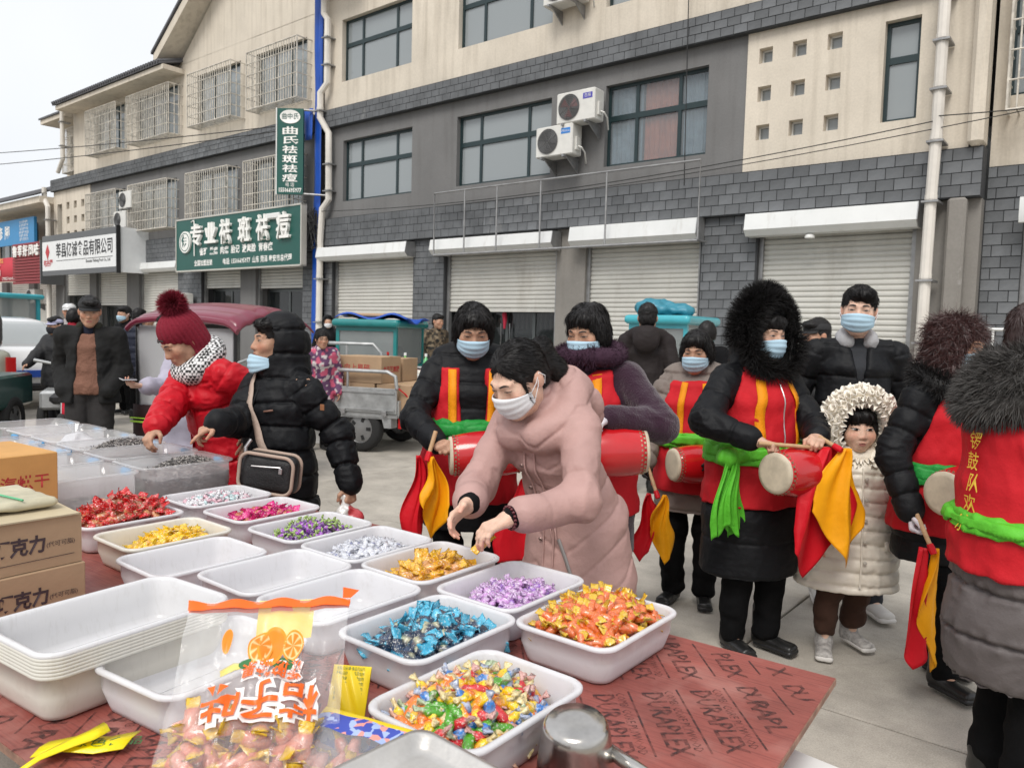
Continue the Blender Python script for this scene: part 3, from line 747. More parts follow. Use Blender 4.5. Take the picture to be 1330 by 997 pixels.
for a, b, c, d in sq2+[(-30.1, -29.7, 4.4, 5.5)]:
    o = MB().box(a, b, .14, .16, c, d).build('small_window', mat('dim_glass', (.05, .06, .06), .1), B2)
wall('lower_band', B2, M_mortar, -27.4, E1, 3.2, 3.9, -.08, bot=True, top=True); bricks(B2, -27.4, E1, 3.21, 3.89, .22, .14, -.08, 150)
for a, b, mm in ((-15.75, -15.2, M_mortar), (-18.45, -17.75, M_grey), (-21.7, -20.4, M_mortar), (-24.9, -24.1, M_grey), (-27.6, -27.1, M_grey), (-30.4, -29.7, M_grey)):
    wall('pier', B2, mm, a, b, 0, 3.2, 0, thick=.4)
bricks(B2, -15.74, -15.2, .2, 3.2, .22, .13, 0, 0); bricks(B2, -21.69, -20.41, .2, 3.2, .22, .13, 0, 0)
shutter(B2, -17.75, -15.75, 2.38, 3.2); shutter(B2, -20.4, -18.45, 2.42, 3.2); shutter(B2, -24.1, -21.7, 0, 3.1, boxu=(-24.4, -21.35), boxz=(2.93, 3.2), prot=.26)
shutter(B2, -27.1, -24.9, 1.95, 3.2); shutter(B2, -29.7, -27.6, 2.3, 3.2)
for a, b, z in ((-17.7, -15.8, 2.4), (-20.35, -18.5, 2.45), (-27.05, -24.95, 2.0), (-29.65, -27.65, 2.35)): shopfront(B2, a, b, z)
MB().box(-30.4, -15.3, 3, 3.2, 0, 8.7).build('back_wall', M_room, B2)
# further cream section
B4 = thing('cream_house', 'narrow cream house end with low grey roof just beyond the gabled building', 'building', BLOC, BRZ)
wall('wall', B4, M_cream, -30.6, -28.8, 6.36, 8.5, .5, [(-30.3, -29.3, 6.9, 8.0)], thick=3)
cage(B4, -29.95, -29.0, 6.6, 8.1, out=.4, y=.5); window(B4, -30.3, -29.3, 6.9, 8.0, y=.6, cols=(.5,), row=0)
MB().box(-30.9, -28.8, -.25, .6, 8.35, 8.5).build('soffit', M_cream, B4)
MB().add([(-30.95, -.3, 8.5), (-28.8, -.3, 8.5), (-28.8, 3, 9.5), (-30.95, 3, 9.5), (-30.95, -.3, 8.56), (-28.8, -.3, 8.56), (-28.8, 3, 9.58), (-30.95, 3, 9.58)], [(0, 3, 2, 1), (4, 5, 6, 7), (0, 1, 5, 4), (1, 2, 6, 5)]).build('roof', M_tile, B4)
# ================= low building far left
B3 = thing('low_shop_row', 'low shop row with grey tiled roof behind the blue and red signs', 'building', BLOC, BRZ)
wall('wall', B3, M_cream, -48, -30.5, 0, 5.7, .6, [(-34.4, -33.6, 4.2, 5.2), (-32.2, -31.6, 4.2, 5.2), (-38, -36, 3.6, 4.8)], thick=3)
for h in ((-34.4, -33.6, 4.2, 5.2), (-32.2, -31.6, 4.2, 5.2), (-38, -36, 3.6, 4.8)): window(B3, *h, y=.7, cols=(.5,), row=0)
MB().box(-48, -30.4, -.5, .7, 5.55, 5.78).build('eave', M_cream, B3)
rf = MB(); rf.add([(-48, -.6, 5.8), (-30.4, -.6, 5.8), (-30.4, 3.5, 7.6), (-48, 3.5, 7.6)], [(0, 1, 2, 3)]); rf.build('roof', M_tile, B3)
for k in range(9): pass
tb = MB()
for k in range(90): tb.tube([(-47.9+k*.195, -.6, 5.83), (-47.9+k*.195, 3.5, 7.63)], .04, 4)
tb.build('roof_tile', M_tile, B3)['kind'] = 'stuff'
for a, b in ((-33.3, -31.2), (-36.2, -34), (-39, -37), (-42, -39.8)): shutter(B3, a, b, 0, 2.9, y=.5)
for a in (-30.8, -33.7, -36.6, -39.5): MB().box(a-.25, a+.3, .35, .59, 0, 2.9).build('pier', M_grey, B3)
# ================= building at the right edge
B0 = thing('corner_building', 'cream building with caged window and a roller shutter at the right end of the terrace', 'building', BLOC, BRZ)
wall('wall', B0, M_cream, -1.6, 6, 3.72, 9.3, .3, [(-1.45, .6, 4.6, 6.0)], bot=True)
cage(B0, -1.42, .7, 4.35, 6.15, out=.3, y=.3); window(B0, -1.45, .6, 4.6, 6.0, y=.4, cols=(.3, .7), row=.6)
wall('lower_band', B0, M_mortar, -1.6, 6, 3.3, 3.72, .25, bot=True, top=True); bricks(B0, -1.6, 3, 3.31, 3.71, .225, .14, .25, 120)
wall('pier', B0, M_mortar, -1.62, -1.18, 0, 3.3, .25); bricks(B0, -1.61, -1.18, .1, 3.3, .22, .145, .25, 100)
shutter(B0, -1.18, 1.6, 0, 3.1, y=.4, boxu=(-1.2, 1.7), boxz=(2.95, 3.25), prot=.1)
wall('lintel', B0, M_grey, -1.2, 6, 3.0, 3.3, .5); wall('pier', B0, M_grey, 1.6, 6, 0, 3.3, .3)
# ================= things on the fronts
def downpipe(pts, r, label, joints=()):
    t = thing('downpipe', label, 'downpipe', tuple(FW(*pts[-1])), BRZ)
    o = np.array(pts[-1]); b = MB(); b.tube([np.array(p)-o for p in pts], r, 10); b.build('pipe', M_pvc, t)
    for z in joints:
        k = [i for i in range(len(pts)-1) if pts[i][2] >= z >= pts[i+1][2]][0]; a, c = np.array(pts[k], float), np.array(pts[k+1], float); w = (a[2]-z)/max(1e-6, a[2]-c[2]); p = a+(c-a)*w-o
        d = nrm(c-a)*.03; b = MB(); b.tube([p-d, p+d], r*1.07, 10); b.build('joint', M_pvc, t)
        MB().box(p[0]-r*1.4, p[0]+r*1.4, p[1]-r*1.3, p[1]+.25, p[2]-.07, p[2]-.045).build('clamp', M_rail, t)
    return t
downpipe([(-14.75, -.2, 9.1), (-14.75, -.2, 8.5), (-14.62, -.2, 8.35), (-14.62, -.2, 6.95), (-14.8, -.25, 6.75), (-14.8, -.25, 6.2), (-14.6, -.16, 5.85), (-14.6, -.14, 4.35), (-14.75, -.2, 4.15), (-14.82, -.2, 3.4), (-14.85, -.2, 0)], .075, 'white downpipe with kinks beside the blue strip', (8.0, 7.4, 6.4, 5.2, 4.6, 2.6, 1.6))
downpipe([(-2.12, -.3, 9.3), (-2.12, -.3, 4.2), (-2.14, -.3, 3.2), (-2.16, -.3, 0)], .07, 'straight white downpipe on the grey corner pier', (6.6, 5.9, 5.3, 4.7, 4.05, 3.3, 2.3, 1.5))
downpipe([(-28.9, -.3, 8.5), (-28.9, -.3, 6.9), (-29.3, -.3, 6.5)], .07, 'short white downpipe under the far eave', (8.2, 7.4))
downpipe([(-30.5, -.3, 6.1), (-30.5, -.3, 5.7), (-30.2, -.3, 5.4), (-30.2, -.3, 0)], .085, 'thick white downpipe between the low shop row and the gabled building', (5.0, 4.4))
st = thing('blue_strip', 'bright blue plastic sheeting covering the joint between the two buildings', 'plastic sheeting', tuple(FW(-15.05, -.1, 0)), BRZ)
P = np.array([[(-.14+.28*i/5+.01*math.sin(z*3), -.02-.025*math.sin(i*2.2+z*.8), z) for i in range(6)] for z in np.linspace(.0, 9.2, 40)]); V, F = sheet(P, .006); mk('sheet', V, F, M_blue, st, True)
P = np.array([[(-.32+.3*i/5, -.16-.02*math.sin(i*2+z*2), z) for i in range(6)] for z in np.linspace(5.75, 6.45, 6)]); V, F = sheet(P, .006); mk('patch', V, F, M_blue, st, True)
# signs
M_green = mat('sign_green', (.008, .085, .068), .45, var=.06, vscale=1); M_letter = mat('letter_white', (.85, .84, .8), .4); M_lside = mat('letter_side', (.55, .5, .38), .5)
def FT(u, y, z): return frame4((u, y, z), (1, 0, 0), (0, 0, 1))
sg = thing('shop_sign', 'big green shop sign with raised white characters above the half shuttered shop', 'sign', tuple(FW(-17.98, -.38, 3.55)), BRZ); sg.scale = (.96, 1, .97)
sw, sh = 5.95, 1.44
MB().box(-sw/2, sw/2, -.12, 0, -sh/2, sh/2).build('panel', M_green, sg)
fb = MB()
for a in (((-sw/2, -.06, -sh/2), (sw/2, -.06, -sh/2)), ((-sw/2, -.06, sh/2), (sw/2, -.06, sh/2)), ((-sw/2, -.06, -sh/2), (-sw/2, -.06, sh/2)), ((sw/2, -.06, -sh/2), (sw/2, -.06, sh/2))): 
    p, q = np.array(a); fb.obox((p+q)/2, q-p, (0, 1, 0), (np.linalg.norm(q-p)/2+.02, .075, .02))
fb.build('rim', mat('sign_rim', (.55, .53, .48), .45, metal=.3), sg)
for k, ch in enumerate('专业祛斑祛痘'):
    x = -1.75+[0, .72, 1.42, 2.3, 3.1, 3.95][k]*1.03; s = .62 if k < 2 else .68
    text(ch, s, M_letter, 'raised_character', sg, ext=.04, bold=.012, mat4=FT(x, -.165, .2), w=.52 if k > 1 else .58)
lg = MB().lathe([(.0, 0), (.3, 0), (.3, .05), (.0, .05)], 28, (-2.4, -.125, .08), (0, -1, 0)); o = lg.build('round_logo', M_letter, sg)
MB().lathe([(.235, 0), (.255, 0), (.255, .006), (.235, .006), (.235, 0)], 28, (-2.4, -.175, .08), (0, -1, 0), closed=True).build('logo_ring', M_green, o)
text('伊', .34, M_green, 'logo_character', o, bold=.012, mat4=FT(-2.4, -.18, .08))
MB().tube([(-2.1, -.14, .62), (-1.96, -.14, .66), (-1.94, -.14, .55), (-1.94, -.14, -.32)], .018, 6).build('white_stroke', M_letter, sg)
text('雀斑  黑痣  肉痣  胎记  激素脸  青春痘', .22, M_letter, 'lettering', sg, bold=.006, mat4=FT(.05, -.124, -.23), w=3.5)
text('全国加盟连锁', .17, M_letter, 'lettering', sg, bold=.004, mat4=FT(-1.5, -.124, -.53), w=.95)
text('电话: 15506695977', .17, M_letter, 'lettering', sg, bold=.004, mat4=FT(.15, -.124, -.53), w=1.3)
text('山东 菏泽 泰安市总代理', .18, M_letter, 'lettering', sg, bold=.004, mat4=FT(1.75, -.124, -.53), w=1.7)
MB().box(1.55, 2.15, -.2, -.1, .43, .58, .03).build('lamp', M_white, sg)
vs = thing('projecting_sign', 'narrow vertical dark green sign with white characters hung out beside the blue strip', 'sign', tuple(FW(-15.42, -.6, 5.44)), BRZ); vs.scale = (.84, .9, .95)
vs.rotation_euler = (0, 0, BRZ+math.radians(38))
MB().box(-.36, .36, -.05, .05, -1.02, 1.02).build('panel', M_green, vs); MB().box(-.39, -.36, -.06, .06, -1.03, 1.03).build('rim', M_white, vs)
_o = MB().lathe([(.25, 0), (.28, 0), (.28, .01), (.25, .01), (.22, .004), (.001, .004)], 28, (0, 0, 0), (0, -1, 0)).build('oval_logo', M_letter, vs); _o.location = (0, -.052, .82); _o.scale = (1, 1, .58)
text('曲中氏', .16, M_green, 'logo_lettering', vs, mat4=FT(0, -.065, .82))
for k, ch in enumerate('曲氏祛斑祛痘'): text(ch, .2, M_letter, 'character', vs, bold=.004, mat4=FT(0, -.055, .48-k*.225), w=.42)
text('电 话', .11, M_letter, 'lettering', vs, mat4=FT(0, -.055, -.8)); text('15506695977', .14, M_letter, 'lettering', vs, bold=.004, mat4=FT(0, -.055, -.93), w=.62)
for z in (-1.0, 1.0): MB().tube([(.3, 0, z), (1.25, .1, z-.02)], .025, 6).build('arm', M_rail, vs)
# white company sign box
M_signw = mat('sign_white', (.72, .73, .73), .4, var=.05); M_sgrey = mat('sign_grey', (.1, .105, .11), .5); M_sred = mat('sign_red', (.45, .02, .03), .5)
ws = thing('company_sign', 'white box sign with black company name and red logo over the shop', 'sign', tuple(FW(-26.2, -.95, 3.55)), BRZ)
L2, H2 = 2.75, .6
MB().box(-L2, L2, 0, .1, -H2+.1, H2-.14).build('front_panel', M_signw, ws); MB().box(-L2, L2, .0, .1, H2-.138, H2+.06).build('top_panel', M_sgrey, ws); MB().box(-L2, L2, .0, .1, -H2-.06, -H2+.098).build('bottom_panel', M_sgrey, ws)
MB().box(L2-.06, L2+.004, .102, .95, -H2-.06, H2+.06).build('side_panel', M_signw, ws); MB().box(L2, L2+.04, -.02, .1, -H2-.1, H2+.1).build('corner_trim', M_black, ws)
text('莘县亿诚食品有限公司', .5, mat('letter_black', (.02, .02, .022), .5), 'lettering', ws, bold=.008, mat4=FT(.45, -.005, .1), w=4.1)
MB().box(-1.6, 2.5, -.006, -.002, -.2, -.185).build('rule', mat('letter_black'), ws)
text('Shenxian Yicheng Food Co., Ltd.', .13, mat('letter_black'), 'lettering', ws, bold=.002, mat4=FT(1.5, -.005, -.28))
MB().prism([(-.16, 0), (0, -.25), (.16, 0), (0, .25)], -.012, -.002, lambda a, b, z: (a-2.3, z, b+.12)).build('red_logo', M_sred, ws); text('咕谷隆', .24, M_sred, 'lettering', ws, bold=.006, mat4=FT(-2.25, -.005, -.26), w=.75)
MB().box(-L2, L2, .1, .9, H2-.02, H2+.04).build('lid', M_sgrey, ws)
# red slatted sign, blue sign, red banner further left
rs = thing('slatted_sign', 'dark red slatted sign with white characters between blue and white signs', 'sign', tuple(FW(-30.8, -.7, 3.4)), BRZ)
for k in range(14): MB().box(-1.55, 1.05, -.03, .03, -.72+k*.105, -.72+k*.105+.085, .01).build('slat', mat('slat_red', (.24, .03, .035), .6, var=.15), rs)
MB().box(-1.5, 1.0, .04, .1, -.7, .72).build('backing', mat('slat_red_dark', (.1, .015, .018), .7), rs)
for k, ch in enumerate('鲁莘好风味'): text(ch, .42, M_letter, 'character', rs, bold=.008, ext=.02, mat4=FT(-1.2+k*.5, -.06, .42-.0*k))
MB().box(1.06, 1.12, -.05, .7, -.75, .76).build('side_panel', M_sgrey, rs)
bs = thing('blue_sign', 'sky blue shop sign with white characters under the tiled eave', 'sign', tuple(FW(-34.6, -.1, 4.75)), BRZ)
MB().box(-2.9, 2.55, 0, .1, -.48, .48).build('panel', mat('sign_blue', (.035, .24, .5), .5, var=.08), bs)
for k, ch in enumerate('足浴修脚'): text(ch, .55, M_letter, 'character', bs, bold=.01, mat4=FT(-2.4+k*.75, -.005, -.02))
for k in range(6): text('专治 灰甲 脚气 甲沟炎 鸡眼'[k:k+9], .13, M_letter, 'lettering', bs, mat4=FT(1.55, -.005, .33-k*.13))
rb = thing('red_banner', 'bright red banner with large white characters at the far left shopfronts', 'banner', tuple(FW(-35.0, -.35, 3.3)), BRZ)
P = np.array([[(x, .01*math.sin(x*3+z), z) for x in np.linspace(-2, 3.1, 14)] for z in (-.45, 0, .45)]); V, F = sheet(P, .01); mk('cloth', V, F, mat('banner_red', (.5, .03, .05), .7), rb, True)
text('十大名', .5, M_letter, 'lettering', rb, bold=.01, mat4=FT(-.4, -.03, -.02)); text('烧鸡店', .22, mat('letter_yellow', (.8, .55, .1), .5), 'lettering', rb, mat4=FT(.3, -.03, .33))
text('订购电话 15806956778', .15, M_letter, 'lettering', rb, mat4=FT(1.2, -.03, -.36))
# AC units
M_redfan = mat('fan_reddish', (.2, .1, .1), .5)
ac_unit(-7.62, 5.02, 'upper of the two white air conditioners by the middle window', tint=M_redfan, badge=('志高', mat('badge_purple', (.08, .07, .4), .5)))
ac_unit(-8.05, 4.5, 'white air conditioner with round black fan under another by the window', badge=('Midea', mat('badge_blue', (.02, .2, .6), .5)), tint=M_acg)
ac_unit(-7.98, 7.08, 'white air conditioner high on the cream wall at the top of the picture')
ac_unit(-24.1, 4.85, 'white air conditioner high between caged windows, upper of the far pair'); ac_unit(-24.45, 4.28, 'white air conditioner directly over the white company sign, lower of the far pair')
ac_unit(-31.6, 2.0, 'grey white air conditioner low on the pier under the red slatted sign'); ac_unit(-21.0, 1.75, 'small white air conditioner on the brick pier left of the maroon canopy')
# empty sign frame of pipes
rl = thing('sign_frame', 'empty rusty pipe frame left from a sign in front of the brick band', 'metal frame', tuple(FW(-8.1, -.48, 2.9)), BRZ)
b = MB(); b.tube([(-2.75, 0, .0), (-2.75, 0, 1.2), (2.85, 0, 1.2), (2.85, 0, .02)], .018, 6); b.tube([(-2.75, 0, 0), (2.85, 0, .0)], .022, 6); b.build('rim', M_rail, rl)
for u in (-1.95, -1.15, -.15, 1.2): MB().tube([(u, 0, 0), (u, 0, 1.2)], .016, 6).build('upright', M_rail, rl)
for u in (-2.7, .0, 2.8): MB().tube([(u, 0, .02), (u, .4, .02)], .016, 6).build('tie', M_rail, rl)
# low rail at the right
gr = thing('guard_rail', 'low pale metal guard rail in front of the right corner shop', 'railing', tuple(FW(-1.55, -1.2, 0)), BRZ)
MB().tube([(-.35, 0, 0), (-.35, 0, 1.62), (1.6, 0, 1.62), (1.6, 0, 0)], .022, 8).build('rail', M_white, gr)
for u in (-.05, .3, .65, 1.0, 1.3): MB().tube([(u, 0, 0), (u, 0, 1.61)], .014, 6).build('bar', M_white, gr)
# cables
M_cab = mat('cable_black', (.02, .02, .02), .6)
def cable(a, b, sag, r, label):
    a = FW(*a); b = FW(*b); P = [a+(b-a)*t+np.array([0, 0, -sag*4*t*(1-t)])-a for t in np.linspace(0, 1, 26)]
    o = MB().tube(P, r, 4).build('cable', M_cab, loc=tuple(a)); tag(o, label, 'cable'); return o
cable((-15.0, -.25, 4.1), (-2.1, -.35, 4.25), .25, .007, 'sagging black cable running from the blue strip to the corner downpipe'); cable((-11, -.2, 3.9), (2, -.4, 4.55), .22, .006, 'thin black cable crossing the cream panel under the small windows')
cable((-2.1, -.36, 4.3), (2, -.4, 4.2), .05, .007, 'black cable from the corner downpipe off to the right'); cable((-60, -5, 9), (-15.2, -.4, 6.0), .5, .012, 'lower pale wire across the sky at the left'); cable((-60, -5.5, 9.8), (-15.2, -.4, 6.1), .5, .012, 'upper wire across the sky at the left')
cable((-5.75, -.2, 9), (-5.65, -.2, 3.8), 0, .008, 'vertical black cable hanging by the orange curtain window')
b = MB()
for k in range(26): b.tube([FW(-15.0+rnd.uniform(-.2, .2), -.3+rnd.uniform(-.05, .1), 3.7+rnd.uniform(-.5, .5)) for _ in range(4)], .008, 4)
o = b.build('cable_tangle', M_cab); tag(o, 'tangle of black cables beside the blue strip', 'cables')
# ================================================================ the stall table and its goods
TR = math.radians(145); TO = np.array([.738, 1.668, 0.])
tA = np.array([math.cos(TR), math.sin(TR), 0]); tB = np.array([-math.sin(TR), math.cos(TR), 0])
def TW(a, b, z=.7): return TO+a*tA+b*tB+np.array([0, 0, z])
M_ply = mat('red_film_plywood', (.29, .078, .062), .42, var=.35, vscale=4, bump=.12, bscale=50)
def ply_detail(m):
    N = m.node_tree.nodes; L = m.node_tree.links; b = N['Principled BSDF']; src = b.inputs['Base Color'].links[0].from_socket
    tc = N.new('ShaderNodeTexCoord'); mp = N.new('ShaderNodeMapping'); mp.inputs['Rotation'].default_value = (0, 0, math.radians(3)); mp.inputs['Scale'].default_value = (5, 150, 4); L.new(tc.outputs['Object'], mp.inputs[0])
    nz = N.new('ShaderNodeTexNoise'); nz.inputs['Scale'].default_value = 1.5; nz.inputs['Detail'].default_value = 7; nz.inputs['Roughness'].default_value = .65; L.new(mp.outputs[0], nz.inputs[0])
    mr = N.new('ShaderNodeMapRange'); mr.inputs[1].default_value = .5; mr.inputs[2].default_value = .68; mr.inputs[3].default_value = 0; mr.inputs[4].default_value = .75; L.new(nz.outputs[0], mr.inputs[0])
    mx = N.new('ShaderNodeMix'); mx.data_type = 'RGBA'; L.new(mr.outputs[0], mx.inputs[0]); L.new(src, mx.inputs[6]); mx.inputs[7].default_value = (.13, .03, .028, 1); 
    n2 = N.new('ShaderNodeTexNoise'); n2.inputs['Scale'].default_value = 9; n2.inputs['Detail'].default_value = 5; L.new(tc.outputs['Object'], n2.inputs[0])
    m2 = N.new('ShaderNodeMapRange'); m2.inputs[1].default_value = .52; m2.inputs[2].default_value = .75; m2.inputs[3].default_value = 0; m2.inputs[4].default_value = .6; L.new(n2.outputs[0], m2.inputs[0])
    mm = N.new('ShaderNodeMix'); mm.data_type = 'RGBA'; L.new(m2.outputs[0], mm.inputs[0]); L.new(mx.outputs[2], mm.inputs[6]); mm.inputs[7].default_value = (.4, .19, .16, 1); L.new(mm.outputs[2], b.inputs['Base Color'])
    m3 = N.new('ShaderNodeMapRange'); m3.inputs[3].default_value = .3; m3.inputs[4].default_value = .65; L.new(nz.outputs[0], m3.inputs[0]); L.new(m3.outputs[0], b.inputs['Roughness'])
ply_detail(M_ply)
M_plyedge = mat('plywood_edge', (.3, .17, .12), .85, var=.4, vscale=30)
M_print = mat('plywood_print', (.05, .022, .022), .6, alpha=.8)
def print_wear(m):
    N = m.node_tree.nodes; L = m.node_tree.links; b = N['Principled BSDF']; tc = N.new('ShaderNodeTexCoord')
    nz = N.new('ShaderNodeTexNoise'); nz.inputs['Scale'].default_value = 45; nz.inputs['Detail'].default_value = 5; L.new(tc.outputs['Object'], nz.inputs[0])
    mr = N.new('ShaderNodeMapRange'); mr.inputs[1].default_value = .36; mr.inputs[2].default_value = .56; mr.inputs[3].default_value = .92; mr.inputs[4].default_value = .25; L.new(nz.outputs[0], mr.inputs[0]); L.new(mr.outputs[0], b.inputs['Alpha'])
print_wear(M_print)
M_wood = mat('raw_wood', (.3, .2, .12), .8, var=.3)
tb = thing('stall_table', 'long market table topped with worn red film plywood printed DURAPLEX', 'table', tuple(TO), TR)
MB().box(0, 1.55, 0, 1.22, .684, .7).build('table_top', M_ply, tb); MB().box(1.556, 4.95, -.3, 1.22, .683, .699).build('table_top', M_ply, tb)
MB().box(-.0015, 1.5515, -.0015, 1.2215, .6845, .6985).build('ply_edge', M_plyedge, tb)
for a in (.4, 1.9, 3.3, 4.6):
    for b_ in (.2, 1.0): MB().box(a-.03, a+.03, b_-.03, b_+.03, 0, .62).build('leg', M_wood, tb)
    MB().box(a-.03, a+.03, .05, 1.15, .62, .683).build('crossbar', M_wood, tb)
# printed lettering, rows 0.1 m apart running diagonally
d1 = np.array([-math.cos(math.radians(52)), math.sin(math.radians(52))]); d2 = np.array([math.sin(math.radians(52)), math.cos(math.radians(52))])
base = np.array([.146, .346])     # middle of one DURAPLEX (table coordinates)
proto = {}
def printed(s, size, w, c, z=.7006, bold=0):
    if s not in proto:
        proto[s] = text(s, size, M_print, 'lettering', tb, bold=bold, w=w); o = proto[s]
    else: o = link('lettering', proto[s].data, tb)
    o.matrix_local = frame4((c[0], c[1], z), (d1[0], d1[1], 0), (-d2[0], -d2[1], 0)); return o
lines = MB()
for r in range(-6, 16):
    for k in range(-5, 6):
        c = base+d2*(.105*r)+d1*(k*.305+r*.009)
        def ok(p, e=.0): return .02+e < p[0] < 1.53 and .02+e < p[1] < 1.2
        e0 = c-d1*.13; e1 = c+d1*.13
        if ok(e0) and ok(e1): printed('DURAPLEX', .062, .245, c, bold=.0012)
        else:
            for i_, ch_ in enumerate('DURAPLEX'):
                cc_ = c+d1*(i_-3.5)*.0312
                if ok(cc_, .018): printed(ch_, .062, None, cc_, bold=.0012)
        c2 = c+d2*.068; e0, e1 = c2-d1*.12, c2+d1*.12
        if ok(e0) and ok(e1): printed('COMBI CORE PLYWOOD', .026, .235, c2)
        c3 = c+d2*.047; e0, e1 = c3-d1*.125, c3+d1*.125
        tt = [t_ for t_ in np.linspace(0, 1, 15) if ok(e0+(e1-e0)*t_)]
        if len(tt) > 2:
            e0, e1 = e0+(e1-e0)*tt[0], e0+(e1-e0)*tt[-1]; w = d2*.0022; lines.add([(*(e0-w), .7005), (*(e1-w), .7005), (*(e1+w), .7005), (*(e0+w), .7005)], [(0, 1, 2, 3)])
lines.build('printed_rule', M_print, tb)['kind'] = 'stuff'
# dark board under the near corner
o = MB().box(-.5, .9, -.4, .4, .0, .03, .004).build('rubber_mat', mat('rubber_dark', (.03, .03, .03), .8, var=.4, vscale=5, bump=.5, bscale=20), loc=(-1.25, 1.15, 0)); o.rotation_euler = (0, 0, -.6); tag(o, 'dark rubber mat on the ground beyond the near table edge', 'mat')
# ---------------------------------------------------------------- trays
M_tray = mixmat('tray_plastic', [('d', (.88, .88, .9), 0, .6), ('t', (.92, .92, .94), 0, .4), ('g', (1, 1, 1), .22, .9)])
M_trayold = mixmat('tray_plastic_aged', [('d', (.84, .82, .75), 0, .7), ('t', (.84, .82, .74), 0, .3), ('g', (1, 1, 1), .25, .8)])
M_bin = mixmat('clear_bin', [('x', (1, 1, 1), 0, .52), ('d', (.95, .96, .97), 0, .2), ('t', (1, 1, 1), 0, .28), ('g', (1, 1, 1), .1, 1)])
def rr(hx, hy, r, n=7):
    P = []
    for (sx, sy, a0) in ((1, 1, 0), (-1, 1, 90), (-1, -1, 180), (1, -1, 270)):
        for k in range(n):
            a = math.radians(a0+90*k/(n-1)); P.append((sx*(hx-r)+r*math.cos(a), sy*(hy-r)+r*math.sin(a)))
    return P
def tray_mesh(hx, hy, h, taper=.02, lip=.011, r=.045, th=.003, single=False):
    prof = []   # (inset, z)
    prof += [(taper+.012, 0), (taper+.003, .003), (taper, .012), (taper*.5, h*.5), (lip*.9, h-.012), (lip*.25, h-.011), (0, h-.008), (0, h-.003), (lip*.3, h), (lip, h-.001), (lip+th*.9, h-.006), (taper*.5+lip*.4+th, h*.5), (taper+th+.001, .016), (taper+th+.005, .007), (taper+.02, .0045)]
    if single: prof = [(taper+.04, .001)]+prof[:10]
    b = MB(); rows = []
    for ins, z in prof: rows.append([(x, y, z) for x, y in rr(hx-ins, hy-ins, max(.012, r-ins*.4))])
    P = np.array(rows); b.grid(P, wrap=True); n = P.shape[1]; m = len(prof)
    b.F.append(tuple(range(n-1, -1, -1)))
    if not single: b.F.append(tuple((len(prof)-1)*n+k for k in range(n)))
    # raised panel line in the floor
    q = rr(hx-taper-.045, hy-taper-.045, .02); b.tube([(x, y, .005) for x, y in q], .0018, 4, closed=True)
    return b
TY = math.radians(-3.5)
_tm = {}
for _m in (M_tray, M_trayold, M_bin):
    N = _m.node_tree.nodes; L = _m.node_tree.links; tc = N.new('ShaderNodeTexCoord'); mp = N.new('ShaderNodeMapping'); mp.inputs['Scale'].default_value = (14, 60, 14); L.new(tc.outputs['Object'], mp.inputs[0])
    nz = N.new('ShaderNodeTexNoise'); nz.inputs['Scale'].default_value = 1.5; nz.inputs['Detail'].default_value = 7; nz.inputs['Roughness'].default_value = .7; L.new(mp.outputs[0], nz.inputs[0])
    for n in [q for q in N if q.type in ('BSDF_DIFFUSE', 'BSDF_TRANSLUCENT')]:
        c = n.inputs['Color'].default_value[:]; mx = N.new('ShaderNodeMix'); mx.data_type = 'RGBA'; mr = N.new('ShaderNodeMapRange'); mr.inputs[1].default_value = .52; mr.inputs[2].default_value = .75; mr.inputs[4].default_value = .3; L.new(nz.outputs[0], mr.inputs[0]); L.new(mr.outputs[0], mx.inputs[0]); mx.inputs[6].default_value = c; mx.inputs[7].default_value = (c[0]*.68, c[1]*.66, c[2]*.62, 1); L.new(mx.outputs[2], n.inputs['Color'])
def tray(a, b, label, z=.7, hx=.1325, hy=.173, h=.09, m=None, yaw=None, name='candy_tray', tilt=None):
    key = (hx, hy, h, m.name if m else '')
    t = thing(name, label, 'tray', tuple(TW(a, b, z+.0012)), TR+(TY if yaw is None else yaw), 'white plastic trays on the table')
    if key not in _tm: _tm[key] = tray_mesh(hx, hy, h).build('shell', m or M_tray, t, True)
    else: link('shell', _tm[key].data, t)
    if tilt: t.rotation_euler = (tilt[0], tilt[1], t.rotation_euler[2])
    return t
# ---------------------------------------------------------------- sweets
M_foil = mat('sweet_wrapper', (1, 1, 1), .22, attr=True, coat=.6, bump=.35, bscale=220, spec=.6)
M_foilm = mat('pearly_wrapper', (1, 1, 1), .18, attr=True, coat=.8, bump=.5, bscale=300, spec=.8)
M_clearwrap = mat('clear_wrapper', (1, 1, 1), .12, attr=True, coat=1, bump=.3, bscale=200, trans=.25, spec=.7)
for _m, _f in ((M_foil, .5), (M_foilm, .45), (M_clearwrap, .22)):     # small print on the wrappers
    N = _m.node_tree.nodes; Lk = _m.node_tree.links; b = N['Principled BSDF']; k = b.inputs['Base Color']; tc = N.new('ShaderNodeTexCoord'); vo = N.new('ShaderNodeTexNoise'); vo.inputs['Scale'].default_value = 190; vo.inputs['Detail'].default_value = 2; Lk.new(tc.outputs['Object'], vo.inputs[0])
    for lo, hi, c in ((.6, .63, (.85, .82, .75, 1)), (.4, .37, (.1, .04, .03, 1))):
        mr = N.new('ShaderNodeMapRange'); mr.inputs[1].default_value = lo; mr.inputs[2].default_value = hi; mr.inputs[4].default_value = _f; Lk.new(vo.outputs[0], mr.inputs[0]); mx = N.new('ShaderNodeMix'); mx.data_type = 'RGBA'; Lk.new(mr.outputs[0], mx.inputs[0]); Lk.new(k.links[0].from_socket, mx.inputs[6]); mx.inputs[7].default_value = c; Lk.new(mx.outputs[2], k)
